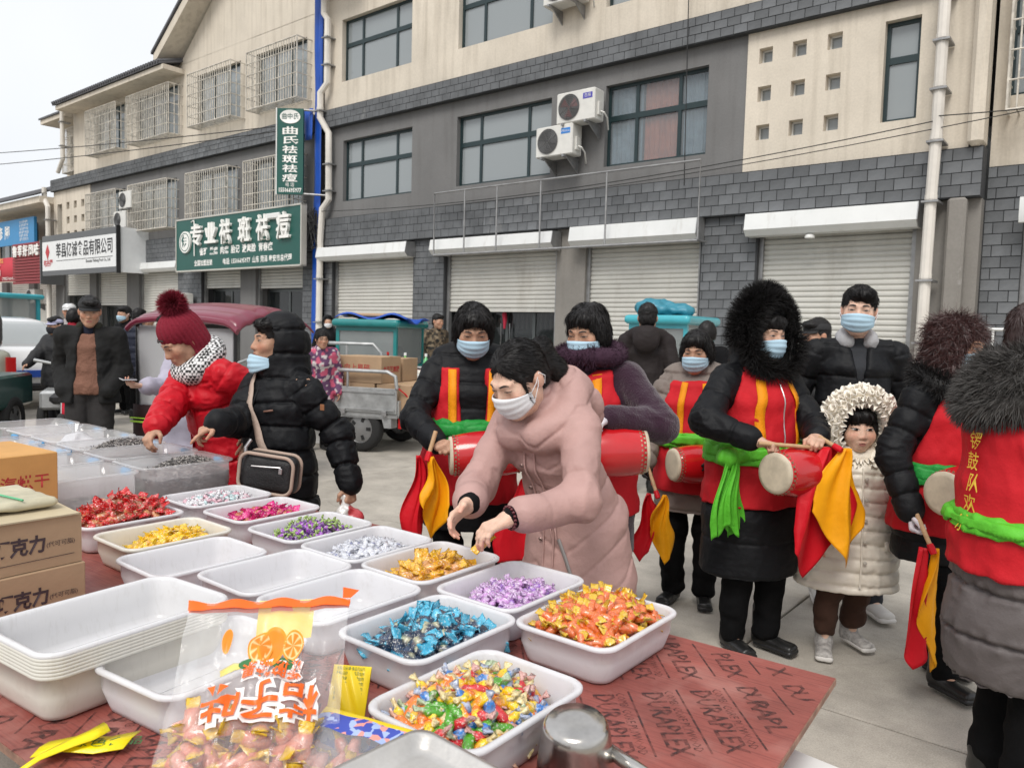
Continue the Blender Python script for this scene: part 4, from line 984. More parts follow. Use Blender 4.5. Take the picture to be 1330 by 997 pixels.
def sweet(L, w, t, end, kind, ce, cb, cl=None, seed=0, lab=.5, n=10):
    if ce is None: ce = tuple(np.array(cb)*.45+np.array((.36, .34, .3)))
    """L body half length, w half width, t half thickness, end = length of each end; kind 'flat' or 'twist'"""
    r = np.random.default_rng(seed); rows = []; cols = []
    if kind == 'flat': R = [(-1, w*1.0, .0008, -end), (-1, w*.98, .0012, -end*.45), (-1, w*.88, t*.3, -end*.06), (-.88, w*.95, t*.85, 0), (-.45, w*1.0, t*1.12, 0), (0, w, t*1.18, 0), (.45, w*1.0, t*1.12, 0), (.88, w*.95, t*.85, 0), (1, w*.88, t*.3, end*.06), (1, w*.98, .0012, end*.45), (1, w*1.0, .0008, end)]
    else: R = [(-1, w*.92, t*.35, -end), (-1, w*.62, t*.4, -end*.55), (-1, w*.28, t*.3, -end*.15), (-.93, w*.6, t*.62, 0), (-.7, w*.96, t*.95, 0), (0, w, t, 0), (.7, w*.96, t*.95, 0), (.93, w*.6, t*.62, 0), (1, w*.28, t*.3, end*.15), (1, w*.62, t*.4, end*.55), (1, w*.92, t*.35, end)]
    m = len(R); tw = r.uniform(-.9, .9, 2); bend = r.uniform(-.25, .25, 2)
    for i, (u, wy, wz, e) in enumerate(R):
        x = u*L+e; row = []; isend = i < 3 or i >= m-3
        for k in range(n):
            q = 2*math.pi*k/n; y = wy*math.cos(q); z = wz*math.sin(q)
            if isend:
                z += (r.normal(0, .12)*w if kind == 'twist' else w*.1*math.sin(k*1.9+i)+(bend[0 if i < 3 else 1]*abs(e)))
                a = tw[0 if i < 3 else 1]*(1 if kind == 'twist' else .35)*abs(e)/end; y, z = y*math.cos(a)-z*math.sin(a), y*math.sin(a)+z*math.cos(a); x2 = x+r.normal(0, .06)*end
            else:
                f = 1+r.normal(0, .055); y *= f; z *= f; x2 = x
            row.append((x2, y, z))
            c = np.array(ce if isend else cb, float)
            if cl is not None and not isend and abs(u) < lab and abs(math.sin(q)) > .45: c = np.array(cl, float)
            cols.append(np.clip(c*(1+r.normal(0, .08)), 0, 1))
        rows.append(row)
    b = MB(); P = np.array(rows); b.grid(P, wrap=True); b.F.append(tuple(range(n-1, -1, -1))); b.F.append(tuple((m-1)*n+k for k in range(n)))
    return b.V[0], b.F, np.array(cols)
def euler(a, b, c): return np.array(Matrix.Rotation(c, 3, 'Z') @ Matrix.Rotation(b, 3, 'Y') @ Matrix.Rotation(a, 3, 'X'))
def heap(t, kinds, name, labels, cat, group, hmax, n, hx=.09, hy=.13, base=.012, m=None, cx=0, cy=0, spread=1., size=.02, under=60, tilt=.5, seed=0, floor=None):
    """sweets lying in the tray t: the upper ones are objects of their own, those below one part of kind stuff"""
    r = np.random.default_rng(seed+11); m = m or M_foil
    protos = [None]*len(kinds); Rz = t.rotation_euler[2]; R3 = np.array(Matrix.Rotation(Rz, 3, 'Z')); o0 = np.array(t.location)
    def H(x, y):
        q = ((x-cx)/(hx*spread))**2+((y-cy)/(hy*spread))**2; return base+hmax*max(0, 1-q*.62)
    pts = []; tries = 0; dmin = .95*math.sqrt(4*hx*hy*spread**2/n)*.72
    while len(pts) < n and tries < n*60:
        tries += 1; x, y = r.uniform(-hx, hx), r.uniform(-hy, hy)
        if ((x-cx)/(hx*spread))**2+((y-cy)/(hy*spread))**2 > 1.75: continue
        if all((x-p[0])**2+(y-p[1])**2 > dmin*dmin for p in pts[-400:]): pts.append((x, y))
        elif tries % 40 == 0: dmin *= .97
    for i, (x, y) in enumerate(pts):
        k = int(r.integers(len(kinds))); V, F, C = kinds[k]
        lb = labels[k % len(labels)] if isinstance(labels, list) else labels
        gp = group[k % len(group)] if isinstance(group, list) else group
        if protos[k] is None: o = mk(name, V, F, m, None, True, C); protos[k] = o
        else: o = link(name, protos[k].data)
        p = o0+R3@np.array([x, y, H(x, y)+r.uniform(-.004, .006)])
        o.location = tuple(p); o.rotation_euler = (r.normal(0, tilt), r.normal(0, tilt), r.uniform(0, 6.28)); tag(o, lb, cat, gp)
    b = MB(); CC = []; nv = 0; VV = []; FF = []
    for i in range(under):
        x, y = r.uniform(-hx, hx)*.86, r.uniform(-hy, hy)*.88
        if ((x-cx)/(hx*spread))**2+((y-cy)/(hy*spread))**2 > 1.9: continue
        V, F, C = kinds[int(r.integers(len(kinds)))]; M = euler(r.normal(0, .4), r.normal(0, .4), r.uniform(0, 6.28))
        z = r.uniform(base*.9, max(base, H(x, y)-size*.55)); VV.append(V@M.T+np.array([x, y, z])); CC.append(C); FF += [tuple(j+nv for j in f) for f in F]; nv += len(V)
    if VV:
        o = mk('lower_sweets', np.concatenate(VV), FF, m, t, True, np.concatenate(CC)); o['kind'] = 'stuff'
def S3(fn, n=3): return [fn(i) for i in range(n)]
# orange jelly
t = tray(.485, .215, 'white tray heaped with orange jelly sweets at the table corner'); K = S3(lambda i: sweet(.021, .0105, .0095, .016, 'flat', (.9, .55, .005), (.9, .14, .012), (.9, .2, .03), i, .7), 4)
heap(t, K, 'jelly_sweet', 'orange jelly sweet with yellow wrapper ends in the corner tray', 'sweet', 'orange jelly sweets', .065, 130, base=.055, m=M_clearwrap, seed=1, under=150, spread=1.15)
t = tray(.465, .70, 'white tray of mixed coloured toffees nearest the camera')
mixc = [('yellow', (.85, .6, .0), (.75, .12, .02)), ('yellow', (.85, .58, .0), (.7, .2, .02)), ('red', (.6, .01, .02), None), ('green', (.07, .33, .01), None), ('blue', (.01, .17, .55), (.5, .6, .8)), ('orange', (.85, .2, .01), None), ('yellow', (.85, .6, .0), (.75, .12, .02))]
K = [sweet(.025, .0108, .01, .017, 'twist', None, v, l, i, .5) for i, (c, v, l) in enumerate(mixc)]
heap(t, K, 'toffee', [f'{c} twist wrapped toffee in the mixed colour tray' for c, v, l in mixc], 'sweet', [f'{c} toffees' for c, v, l in mixc],   .07, 150, base=.03, hx=.098, hy=.138, seed=2, under=120, spread=1.0, cx=.02, cy=.015)
t = tray(.755, .505, 'white tray heaped with blue and navy wrapped sweets'); K = S3(lambda i: sweet(.021, .0165, .0115, .022, 'flat', (.08, .47, .68), (.012, .03, .07), (.5, .48, .3) if i % 2 else (.02, .05, .12), i, .45), 4)
heap(t, K, 'chocolate_sweet', 'blue sweet with navy middle and cream label in its tray', 'sweet', 'blue wrapped sweets', .068, 95, base=.02, seed=3, under=90, spread=1.1, tilt=.6)
t = tray(.775, .155, 'white tray of pale purple pearly sweets'); K = S3(lambda i: sweet(.0125, .0095, .0085, .011, 'twist', (.62, .42, .7), (.6, .3, .66) if i else (.3, .12, .5), (.72, .6, .78), i, .5, 8), 4)
heap(t, K, 'pearly_sweet', 'small pearly purple sweet heaped in its tray', 'sweet', 'purple sweets', .05, 180, base=.03, m=M_foilm, seed=4, under=120, spread=.95)
t = tray(1.07, .135, 'white tray of gold wrapped sweets under the hands'); K = S3(lambda i: sweet(.021, .014, .0105, .017, 'flat', (.75, .42, .01), (.7, .33, .012), (.62, .3, .1) if i % 2 else (.75, .42, .02), i, .5), 4)
heap(t, K, 'gold_sweet', 'gold wrapped sweet with pale label in its tray', 'sweet', 'gold wrapped sweets', .055, 90, base=.03, seed=5, under=70, spread=.95, cx=-.01, cy=0)
t = tray(1.06, .49, 'empty white tray between the blue sweets and another empty tray')
t = tray(1.345, .12, 'white tray of silver and navy sweets'); K = S3(lambda i: sweet(.0135, .012, .008, .01, 'flat', (.66, .68, .74), (.68, .7, .76), (.08, .1, .3) if i % 2 else (.6, .62, .7), i, .3, 8), 4)
heap(t, K, 'silver_sweet', 'silver white sweet printed navy heaped in its tray', 'sweet', 'silver sweets', .05, 180, base=.03, m=M_foilm, seed=6, under=130, spread=1.0)
t = tray(1.335, .47, 'empty white tray behind the first empty tray')
t = tray(1.63, .10, 'white tray of purple and green twisted sweets'); K = S3(lambda i: sweet(.0155, .0095, .0085, .013, 'twist', (.3, .45, .1), (.1, .015, .2) if i % 2 else (.35, .08, .5), (.4, .5, .2) if i == 2 else None, i, .4, 8), 4)
heap(t, K, 'fruit_sweet', 'purple sweet with green twisted ends in its tray', 'sweet', 'purple and green sweets', .06, 150, base=.03, seed=7, under=110, spread=1.0, tilt=.7)
t = tray(1.62, .535, 'empty white tray beside the yellow sweets')
t = tray(1.945, .055, 'white tray of magenta sweets'); K = S3(lambda i: sweet(.019, .0145, .011, .018, 'flat', (.7, .01, .22), (.65, .012, .2), (.45, .12, .04) if i != 1 else None, i, .5), 4)
heap(t, K, 'magenta_sweet', 'magenta foil sweet with brown picture in its tray', 'sweet', 'magenta sweets', .05, 70, base=.03, seed=8, under=60, spread=.95)
t = tray(1.905, .455, 'white tray of bright yellow sweets', m=M_trayold); K = S3(lambda i: sweet(.0155, .0105, .009, .013, 'flat', (.85, .58, .0), (.85, .5, .005), (.7, .35, .1) if i == 1 else None, i, .4, 8), 4)
heap(t, K, 'yellow_sweet', 'bright yellow sweet in the tray by the cardboard boxes', 'sweet', 'yellow sweets', .05, 130, base=.03, seed=9, under=90, spread=.9, cy=-.03)
t = tray(2.255, .03, 'white tray of tiny white and pink sweets'); K = S3(lambda i: sweet(.0095, .008, .007, .007, 'twist', (.75, .72, .76), [(.75, .74, .77), (.72, .42, .5), (.5, .7, .72)][i % 3], None, i, .4, 8), 5)
heap(t, K, 'milk_sweet', 'tiny white and pink sweet heaped in the far tray', 'sweet', 'white and pink sweets', .045, 200, base=.045, m=M_foilm, seed=10, under=100, spread=1.05)
t = tray(2.23, .42, 'white tray piled with red wrapped sweets'); K = S3(lambda i: sweet(.021, .0155, .012, .02, 'flat', (.62, .006, .01), (.6, .008, .012), (.3, .1, .04) if i != 1 else (.65, .3, .12), i, .5), 4)
heap(t, K, 'red_sweet', 'red foil sweet with brown label piled in its tray', 'sweet', 'red wrapped sweets', .085, 110, base=.05, seed=12, under=120, spread=1.15, tilt=.6)
t = tray(1.01, .895, 'nearest empty white tray with a wrapper scrap in it', yaw=math.radians(3))
# stack of empty trays near the left edge
for k in range(7):
    tray(1.24, .965, ['lowest cream tray of the nested stack by the left table edge', 'second tray from the bottom of the nested cream stack', 'third tray from the bottom of the nested cream stack', 'middle tray of the nested cream stack of seven', 'third tray from the top of the nested cream stack', 'cream tray just beneath the topmost tray of the nested stack', 'topmost bright white tray of the nested stack'][k], z=.7+.0068*k, hx=.138, hy=.205, h=.1, m=M_trayold if k < 6 else None, name='stacked_tray', yaw=math.radians(2), tilt=None)['group'] = 'trays nested in the stack'
# clear bins of sunflower seeds
M_seed = mat('sunflower_seed', (.1, .09, .085), .6, attr=True)
def seeds(t, name, hx, hy, z0, z1, peak, n, seed, wallsz=None):
    r = np.random.default_rng(seed); n2 = n; P = np.zeros((n, 3)); P[:, 0] = r.uniform(-hx, hx, n); P[:, 1] = r.uniform(-hy, hy, n)
    H = z1+peak*np.clip(1-((P[:, 0]-hx*.2)/hx)**2-((P[:, 1]+hy*.45)/(hy*.9))**2, -.3, 1); P[:, 2] = H+r.normal(0, .002, n)
    if wallsz:
        k = n//2; s = r.random(k)*2-1; zz = r.uniform(z0, wallsz, k); side = r.integers(0, 4, k)
        W = np.stack([np.where(side == 0, -hx, np.where(side == 1, hx, s*hx)), np.where(side == 2, -hy, np.where(side == 3, hy, s*hy)), zz], 1)
        tp = (zz-z0)/.18*.008; W[:, 0] += np.sign(W[:, 0])*np.where(side < 2, tp, 0); W[:, 1] += np.sign(W[:, 1])*np.where(side > 1, tp, 0); P = np.concatenate([P, W])
    n = len(P); d = r.normal(0, 1, (n, 3)); d[:, 2] *= .45; d /= np.linalg.norm(d, axis=1, keepdims=True); s = np.cross(d, r.normal(0, 1, (n, 3))); s /= np.linalg.norm(s, axis=1, keepdims=True); q = np.cross(d, s)
    L = r.uniform(.009, .013, n)[:, None]; w = L*.22; th = L*.16
    V = np.stack([P-d*L*.9, P+s*w-d*L*.2, P+q*th-d*L*.2, P-s*w-d*L*.2, P-q*th-d*L*.2, P+d*L], 1).reshape(-1, 3); b = (np.arange(n)*6)[:, None]
    F = np.concatenate([b+np.array([[0, 2, 1]]), b+np.array([[0, 3, 2]]), b+np.array([[0, 4, 3]]), b+np.array([[0, 1, 4]]), b+np.array([[5, 1, 2]]), b+np.array([[5, 2, 3]]), b+np.array([[5, 3, 4]]), b+np.array([[5, 4, 1]])])
    c = np.where(r.random(n)[:, None] < .55, np.array([[.09, .085, .085]]), np.array([[.48, .45, .42]]))*r.uniform(.6, 1.3, (n, 1)); C = np.repeat(c, 6, 0)
    o = mk(name, V, F, M_seed, t, False, C); o['kind'] = 'stuff'
    bx = MB().box(-hx*.985, hx*.985, -hy*.985, hy*.985, z0, z1-.006).build('seed_filling', M_seed2, t); bx['kind'] = 'stuff'
M_seed2 = mat('seed_mass', (.3, .29, .28), .8, var=.6, vscale=60, bump=.8, bscale=160)
_bm = {}
def bin_(a, b, label, fill=None, lidblue=True, yaw=None):
    t = thing('clear_bin', label, 'plastic bin', tuple(TW(a, b, .7012)), TR+(TY if yaw is None else yaw), 'clear plastic bins on the table')
    if 'b' not in _bm: _bm['b'] = tray_mesh(.152, .2, .18, taper=.022, lip=.014, r=.05, single=True).build('shell', M_bin, t, True)
    else: link('shell', _bm['b'].data, t)
    if lidblue:
        for s in (-1, 1): MB().box(-.03, .03, s*.2-.012, s*.2+.006, .14, .166, .004).build('clip', mat('clip_blue', (.05, .3, .6), .4), t)
    if fill: seeds(t, 'sunflower_seeds', .122, .17, .008, fill[0], fill[1], fill[2], int(a*10), wallsz=fill[0]+.01)
    return t
bin_(2.625, -.015, 'clear bin nearly full of sunflower seeds nearest the red coat', (.125, .05, 5200)); bin_(2.925, -.045, 'clear bin with few seeds under the reaching hand', (.07, .01, 1600)); bin_(3.235, -.075, 'clear bin heaped with dark sunflower seeds', (.14, .045, 2600)); bin_(3.55, -.1, 'clear bin holding a tied white plastic bag'); bin_(3.87, -.12, 'farthest clear bin with pale goods behind the others', None)
bin_(2.63, .395, 'clear bin with seeds low at its bottom behind the red sweets', (.045, .01, 1800)); bin_(2.94, .37, 'half hidden clear bin with a pale bag of goods', None); bin_(3.27, .345, 'half hidden clear bin beside the orange box top', (.05, .01, 900)); bin_(3.6, .32, 'clear bin at the far left beside the foam tray'); bin_(4.2, -.14, 'clear bin last in the far row')
M_film = mixmat('plastic_film', [('x', (.97, .97, .97), 0, .5), ('d', (.8, .8, .82), 0, .25), ('t', (.8, .8, .82), 0, .25), ('g', (1, 1, 1), .1, 1)])
f = Field(); f.ell((0, 0, .09), (.11, .15, .075), k=.03); f.ell((.03, .03, .15), (.05, .05, .04), k=.04); V, F = f.mesh(.008)
N_ = vnormals(V, F); V = V+N_*(vnoise(V, 28, 3)*.022+vnoise(V, 60, 4)*.01)[:, None]
t = thing('plastic_bag', 'tied white plastic bag of goods lying in a far clear bin', 'bag', tuple(TW(3.55, -.1, .7)), TR); mk('body', V, F, mixmat('bag_white', [('d', (.72, .72, .74), 0, .7), ('t', (.7, .7, .72), 0, .3), ('g', (1, 1, 1), .2, .8)]), t, True)
b = MB()
for k in range(6):
    q = k*1.05; b.grid(np.array([[(.03+.01*math.cos(q+j*.5), .03+.01*math.sin(q+j*.5), .18), (.03+.022*math.cos(q+j*.5), .03+.022*math.sin(q+j*.5), .21), (.03+.04*math.cos(q+j*.5), .03+.035*math.sin(q+j*.5), .232)] for j in range(2)]))
b.build('knot', M_film, t)
f = Field(); f.ell((0, 0, .07), (.11, .15, .06), k=.03); V, F = f.mesh(.01); N_ = vnormals(V, F); V = V+N_*(vnoise(V, 25, 3)*.02)[:, None]
for a, b_ in ((2.94, .37), (3.87, -.12)):
    o = mk('goods_bag', V, F, mat('pale_goods', (.42, .36, .3), .4, var=.3, vscale=25), None, True, loc=tuple(TW(a, b_, .703))); o.rotation_euler = (0, 0, TR); tag(o, 'pale bag of nuts inside the half hidden bin' if a < 3 else 'pale bag of nuts inside the farthest bin', 'bag')
# foam tray stack and green bag at the far left
o = thing('foam_tray', 'pale foam tray stack cut by the left frame edge', 'foam tray', tuple(TW(3.75, .62, .7)), TR)
for k in range(5): MB().box(-.16, .16, -.22, .22, k*.05+.001, k*.05+.048, .008).build('tray', mat('foam', (.62, .55, .52), .8), o)
f = Field(); f.ell((0, 0, .1), (.3, .2, .16), k=.03); f.ell((0, 0, .28), (.22, .13, .13), k=.02, op='s'); V, F = f.mesh(.014); N_ = vnormals(V, F); V = V+N_*(vnoise(V, 14, 3)*.04)[:, None]
o = mk('green_bag', V, F, mat('woven_green', (.08, .33, .17), .5, bump=.4, bscale=30), None, True, loc=(-3.2, 5.0, .02)); o.location = tuple(TW(4.45, .2, .6)); tag(o, 'open green woven bag behind the bins at the far left', 'bag')
# ---------------------------------------------------------------- cardboard boxes
M_card = mat('cardboard', (.4, .27, .165), .85, var=.1, vscale=6, bump=.08, bscale=80); M_cardo = mat('cardboard_orange', (.58, .31, .1), .8, var=.12, vscale=6, bump=.06, bscale=80); M_ink = mat('box_ink', (.05, .03, .035), .7); M_inkr = mat('box_ink_red', (.4, .03, .03), .7); M_inkg = mat('box_ink_green', (.04, .16, .05), .7)
def FA(a, b, z): return frame4((a, b, z), (0, -1, 0), (0, 0, 1))     # faces -a (towards the near right)
def carton(a0, a1, b0, b1, z0, z1, label, m, open_=False, name='carton'):
    t = thing(name, label, 'box', tuple(TW((a0+a1)/2, (b0+b1)/2, z0)), TR, 'cardboard boxes on the table'); x, y, h = (a1-a0)/2, (b1-b0)/2, z1-z0
    w = .004
    if not open_: MB().box(-x, x, -y, y, 0, h, .003).build('body', m, t); MB().box(-x+.004, x-.004, -.03, .03, h-.001, h+.0008).build('tape', mat('tape', (.5, .36, .2), .25), t)
    else:
        b = MB().box(-x, -x+w, -y, y, 0, h).box(x-w, x, -y, y, 0, h).box(-x+w, x-w, -y, -y+w, 0, h).box(-x+w, x-w, y-w, y, 0, h).box(-x+w, x-w, -y+w, y-w, 0, .005); b.build('body', m, t)
        MB().obox((x*.7, 0, h+.004), (1, 0, .05), (0, 1, 0), (x*.55, y*.98, .002)).build('flap', m, t); MB().obox((-x-.0, 0, h+.0), (1, 0, -.25), (0, 1, 0), (.0, y, .002)) if False else None
        MB().obox((-x*.55, 0, h+.012), (1, 0, .09), (0, 1, 0.02), (x*.5, y*.96, .002)).build('flap', mat('card_inner', (.5, .42, .28), .85, var=.15), t)
    return t
c1 = carton(1.66, 1.98, .815, 1.3, .7, .829, 'lower brown chocolate carton of the pair at the left edge', M_card); c2 = carton(1.665, 1.985, .822, 1.3, .831, .957, 'open brown chocolate carton on top of another at the left edge', M_card, True)
for c in (c1, c2):
    x = -.1605; text('心巧克力', .046, M_ink, 'lettering', c, bold=.0016, mat4=FA(x-.0006, -.072, .062), w=.162, align='CENTER'); text('(代可可脂)', .015, M_ink, 'lettering', c, mat4=FA(x-.0006, -.188, .058)); text('丝滑 细滑适心', .018, M_ink, 'lettering', c, mat4=FA(x-.0006, .06, .012)); MB().box(x-.0007, x-.0005, -.22, .2, .025, .0265).build('rule', M_ink, c)
c3 = carton(2.4, 2.76, .545, .98, .7, 1.0, 'taller orange carton with red characters behind the brown ones', M_cardo); text('蒸汽烘干', .05, M_inkr, 'lettering', c3, bold=.0008, mat4=FA(-.1806, -.09, .205), w=.2)
b = MB()
for k, r in enumerate((.07, .055, .04)): b.tube([(-.1808, .0+r*math.cos(q), .04+r*math.sin(q)) for q in np.linspace(.3, 2.8, 14)], .004, 4)
b.build('green_leaf_print', M_inkg, c3)
# lying pack on the brown carton
o = thing('noodle_pack', 'pale packet with green ties lying on the open brown carton', 'packet', tuple(TW(1.83, 1.02, .985)), TR)
f = Field(); f.box((0, 0, 0), (.12, .17, .012), .01); V, F = f.mesh(.01); V = V+vnormals(V, F)*(vnoise(V, 30, 2)*.008)[:, None]; mk('packet', V, F, mat('kraft_pale', (.5, .46, .33), .6, var=.2, vscale=20), o, True)
for k in (-.08, .0, .09): MB().tube([(-.12, k, .016), (0, k+.02, .019), (.1, k-.01, .018), (.15, k, .01)], .003, 4).build('green_tie', mat('tie_green', (.1, .4, .2), .5), o)
# ---------------------------------------------------------------- the big clear bag of jelly sweets
bag = thing('sweet_bag', 'big clear bag of orange jelly sweets with orange top edge and upside down characters', 'bag', (-.405, 1.2, .708), math.radians(10))
BW, BH = .295, .40
tilt = math.radians(42)
def bagP(u, v, s):     # u -1..1 across, v 0..1 up, s side (+1 front, -1 back): local
    full = math.sin(math.pi*min(1, max(0, v))**.7)**.6 if 0 < v < 1 else 0
    bul = (.055*(1-v)**.8*full+.012*full)*(1-abs(u)**3)
    y = (v-.22)*BH*math.cos(tilt); z = max(.004, (v-.0)*BH*math.sin(tilt)*.78)+.012
    n = np.array([0, -math.sin(tilt), math.cos(tilt)])
    wr = .006*math.sin(u*9+v*14)*full+.004*math.sin(u*23-v*8)*full+.005*math.sin(v*31+u*4)*full
    return np.array([u*BW/2*(1-.06*full), y, z])+n*(s*(bul+.0015)+wr+.03*(1-v))
G_ = [[bagP(u, v, 1) for u in np.linspace(-1, 1, 46)] for v in np.linspace(0, 1, 44)]; G2 = [[bagP(u, v, -1) for u in np.linspace(-1, 1, 46)] for v in np.linspace(0, 1, 44)]
M_bagfilm = mat('clear_bag_film', (.95, .95, .95), .08, spec=.9, alpha=.14, bump=.9, bscale=22, coat=1)
MB().grid(np.array(G_)).build('front_film', M_bagfilm, bag, True); MB().grid(np.array(G2)).build('back_film', M_bagfilm, bag, True)
M_or = mat('print_orange', (.85, .13, .005), .35); M_yl = mat('print_yellow', (.85, .62, .01), .35)
top = MB()
for s in (1, -1): top.grid(np.array([[bagP(u, v, s)+np.array([0, -.002*s, .002*s+.004*math.sin(u*11)*(v-.93)*14]) for u in np.linspace(-1.0, 1.0, 40)] for v in (.945, .97, 1.0)]))
top.build('top_strip', M_or, bag, True)
MB().grid(np.array([[bagP(.9+.05*j, 1.0+.02*k, 1)+np.array([.004*k*j, -.003*k, .006*k*(1-.3*j)]) for j in range(3)] for k in range(3)])).build('torn_corner', M_or, bag)
MB().grid(np.array([[bagP(u, v, -1)+np.array([0, .004, 0]) for u in np.linspace(-.15, .55, 14)] for v in (.78, .86, .94, .999)])).build('back_print', M_yl, bag, True)
def onbag(o, du=0, s=1, lift=.004):
    for v in o.data.vertices:
        p = bagP(v.co.x, v.co.y, s); n = np.array([0, -math.sin(tilt), math.cos(tilt)]); v.co = Vector(p+n*lift)
def bagtext(s, size, u, v, w, m, lift, bold=0):
    # upside-down print: u to the left, v downwards
    o = text(s, size, m, 'lettering', bag, bold=bold, w=w, res=3); o.data.transform(Matrix(((-1, 0, 0, u), (0, -1.0, 0, v), (0, 0, 1, 0), (0, 0, 0, 1)))); bm = bmesh.new(); bm.from_mesh(o.data)
    bmesh.ops.triangulate(bm, faces=bm.faces[:])
    for _q in range(3): bmesh.ops.subdivide_edges(bm, edges=[e for e in bm.edges if e.calc_length() > .045], cuts=1); bmesh.ops.triangulate(bm, faces=[f for f in bm.faces if len(f.verts) > 3])
    bm.to_mesh(o.data); bm.free(); onbag(o, lift=lift) 
    return o
bagtext('桔子味', .2, .1, .37, 1.36, mat('print_white', (.85, .83, .8), .4), .006, .022); bagtext('桔子味', .2, .1, .37, 1.3, M_or, .0105, .004)
bagtext('凝胶糖果', .1, .18, .53, .74, mat('print_white'), .006, .012); bagtext('凝胶糖果', .1, .18, .53, .7, M_or, .0105, .002)
M_fruit = mat('print_fruit', (.85, .33, .01), .4, attr=True)
def fruit(u, v, r, cut, ratio=1):
    P = []; C = []; F = []
    for i, q in enumerate((0, .75, .82, .9, 1)):
        for k in range(28):
            a = 2*math.pi*k/28; P.append(bagP(u+r*q*math.cos(a)*ratio, v+r*q*math.sin(a)*1.0*.72, 1)+np.array([0, -.004, .0045]))
            seg = (k % 4 == 0) and cut; C.append((.85, .62, .3) if (cut and (i == 2 or (seg and i < 3))) else ((.75, .22, .005) if i < 3 else (.8, .28, .01)))
    for i in range(4):
        for k in range(28): F.append((i*28+k, i*28+(k+1) % 28, (i+1)*28+(k+1) % 28, (i+1)*28+k))
    mk('printed_orange', P, F, M_fruit, bag, True, C)
fruit(.13, .675, .17, False); fruit(.0, .665, .15, True); fruit(.38, .67, .13, True); fruit(-.42, .72, .1, False, .6)
for (u, v) in ((-.1, .57), (.3, .565)):
    P = [bagP(u+.13*math.cos(q), v+.03*math.sin(q), 1)+np.array([0, -.004, .004]) for q in np.linspace(0, 2*math.pi, 14)[:-1]]; mk('printed_leaf', P, [tuple(range(13))], M_inkg, bag)
K = S3(lambda i: sweet(.024, .013, .012, .016, 'flat', (.9, .55, .01), (.8, .22, .12), (.85, .35, .25), i+20, .8), 3); r = np.random.default_rng(3); pr_ = [None]*3
for i in range(95):
    u = r.uniform(-.76, .76); v = r.uniform(-.02, .34); s = r.uniform(-.6, .5); p = bagP(u, max(.03, v), s); k = int(r.integers(3))
    if pr_[k] is None: o = mk('bagged_sweet', *K[k][:2], M_clearwrap, None, True, K[k][2]); pr_[k] = o
    else: o = link('bagged_sweet', pr_[k].data)
    q = bag.matrix_basis @ Vector(p); o.location = q; o.rotation_euler = (r.normal(.5, .5), r.normal(0, .5), r.uniform(0, 6.3)); tag(o, 'orange jelly sweet seen through the big clear bag', 'sweet', 'sweets inside the clear bag')
# blue and yellow pouch in front of it
def pouch(loc, rz, w, h, tl, label, name='sweet_pouch', bands=True, seed=0, bul=.03):
    t = thing(name, label, 'pouch', loc, rz); tl = math.radians(tl); n = np.array([0, -math.sin(tl), math.cos(tl)])
    def P(u, v, s):
        f = (math.sin(math.pi*v)**.5 if 0 < v < 1 else 0)*(1-abs(u)**4); return np.array([u*w/2, v*h*math.cos(tl), v*h*math.sin(tl)+.004])+n*(s*(bul*f+.0015)+.004*math.sin(u*8+v*9+seed)*f)
    vs_ = np.linspace(0, 1, 26); us_ = np.linspace(-1, 1, 26); mi = []; A = np.array([[P(u, v, 1) for u in us_] for v in vs_]); B = np.array([[P(u, v, -1) for u in us_] for v in vs_])
    b = MB().grid(A).grid(B[:, ::-1])
    for s in range(2):
        for i in range(25):
            for j in range(25):
                v = (i+.5)/25; u = (j+.5)/12.5-1
                mi.append(0 if v > .9 else (1 if (v > .72 or abs(u) > .82 and v > .2) else 2))
    mk('film', np.concatenate(b.V), b.F, None, t, True, mats=[M_yl, M_bluepat, M_pouchclear], mi=mi); return t, P
M_bluepat = mat('pouch_blue', (.08, .13, .5), .3, spec=.7)
N = M_bluepat.node_tree.nodes; L = M_bluepat.node_tree.links; vo = N.new('ShaderNodeTexVoronoi'); vo.inputs['Scale'].default_value = 95; tc = N.new('ShaderNodeTexCoord'); L.new(tc.outputs['Object'], vo.inputs[0]); cr = N.new('ShaderNodeValToRGB'); cr.color_ramp.interpolation = 'CONSTANT'
e = cr.color_ramp.elements; e[0].color = (.03, .06, .4, 1); e[1].position = .55; e[1].color = (.35, .45, .75, 1); x = e.new(.8); x.color = (.75, .3, .25, 1); sp = N.new('ShaderNodeSeparateColor'); L.new(vo.outputs['Color'], sp.inputs[0]); L.new(sp.outputs[0], cr.inputs[0]); L.new(cr.outputs[0], N['Principled BSDF'].inputs['Base Color'])
M_pouchclear = mat('pouch_clear', (.6, .6, .62), .1, spec=.9, alpha=.3, coat=1, bump=.4, bscale=40)
t, P = pouch((-.285, 1.07, .725), math.radians(-24), .21, .2, 20, 'clear sweet pouch with blue pattern and yellow top edge', bul=.026)
r = np.random.default_rng(8)
for i in range(26):
    p = P(r.uniform(-.8, .8), r.uniform(.05, .7), r.uniform(-.5, .4)); k = i % 3; o = link('bagged_sweet', pr_[k].data); o.location = t.matrix_basis @ Vector(p); o.rotation_euler = (r.normal(.5, .4), r.normal(0, .4), r.uniform(0, 6)); o.scale = (.8,)*3; tag(o, 'pale sweet seen through the blue edged pouch', 'sweet', 'sweets inside the blue pouch')

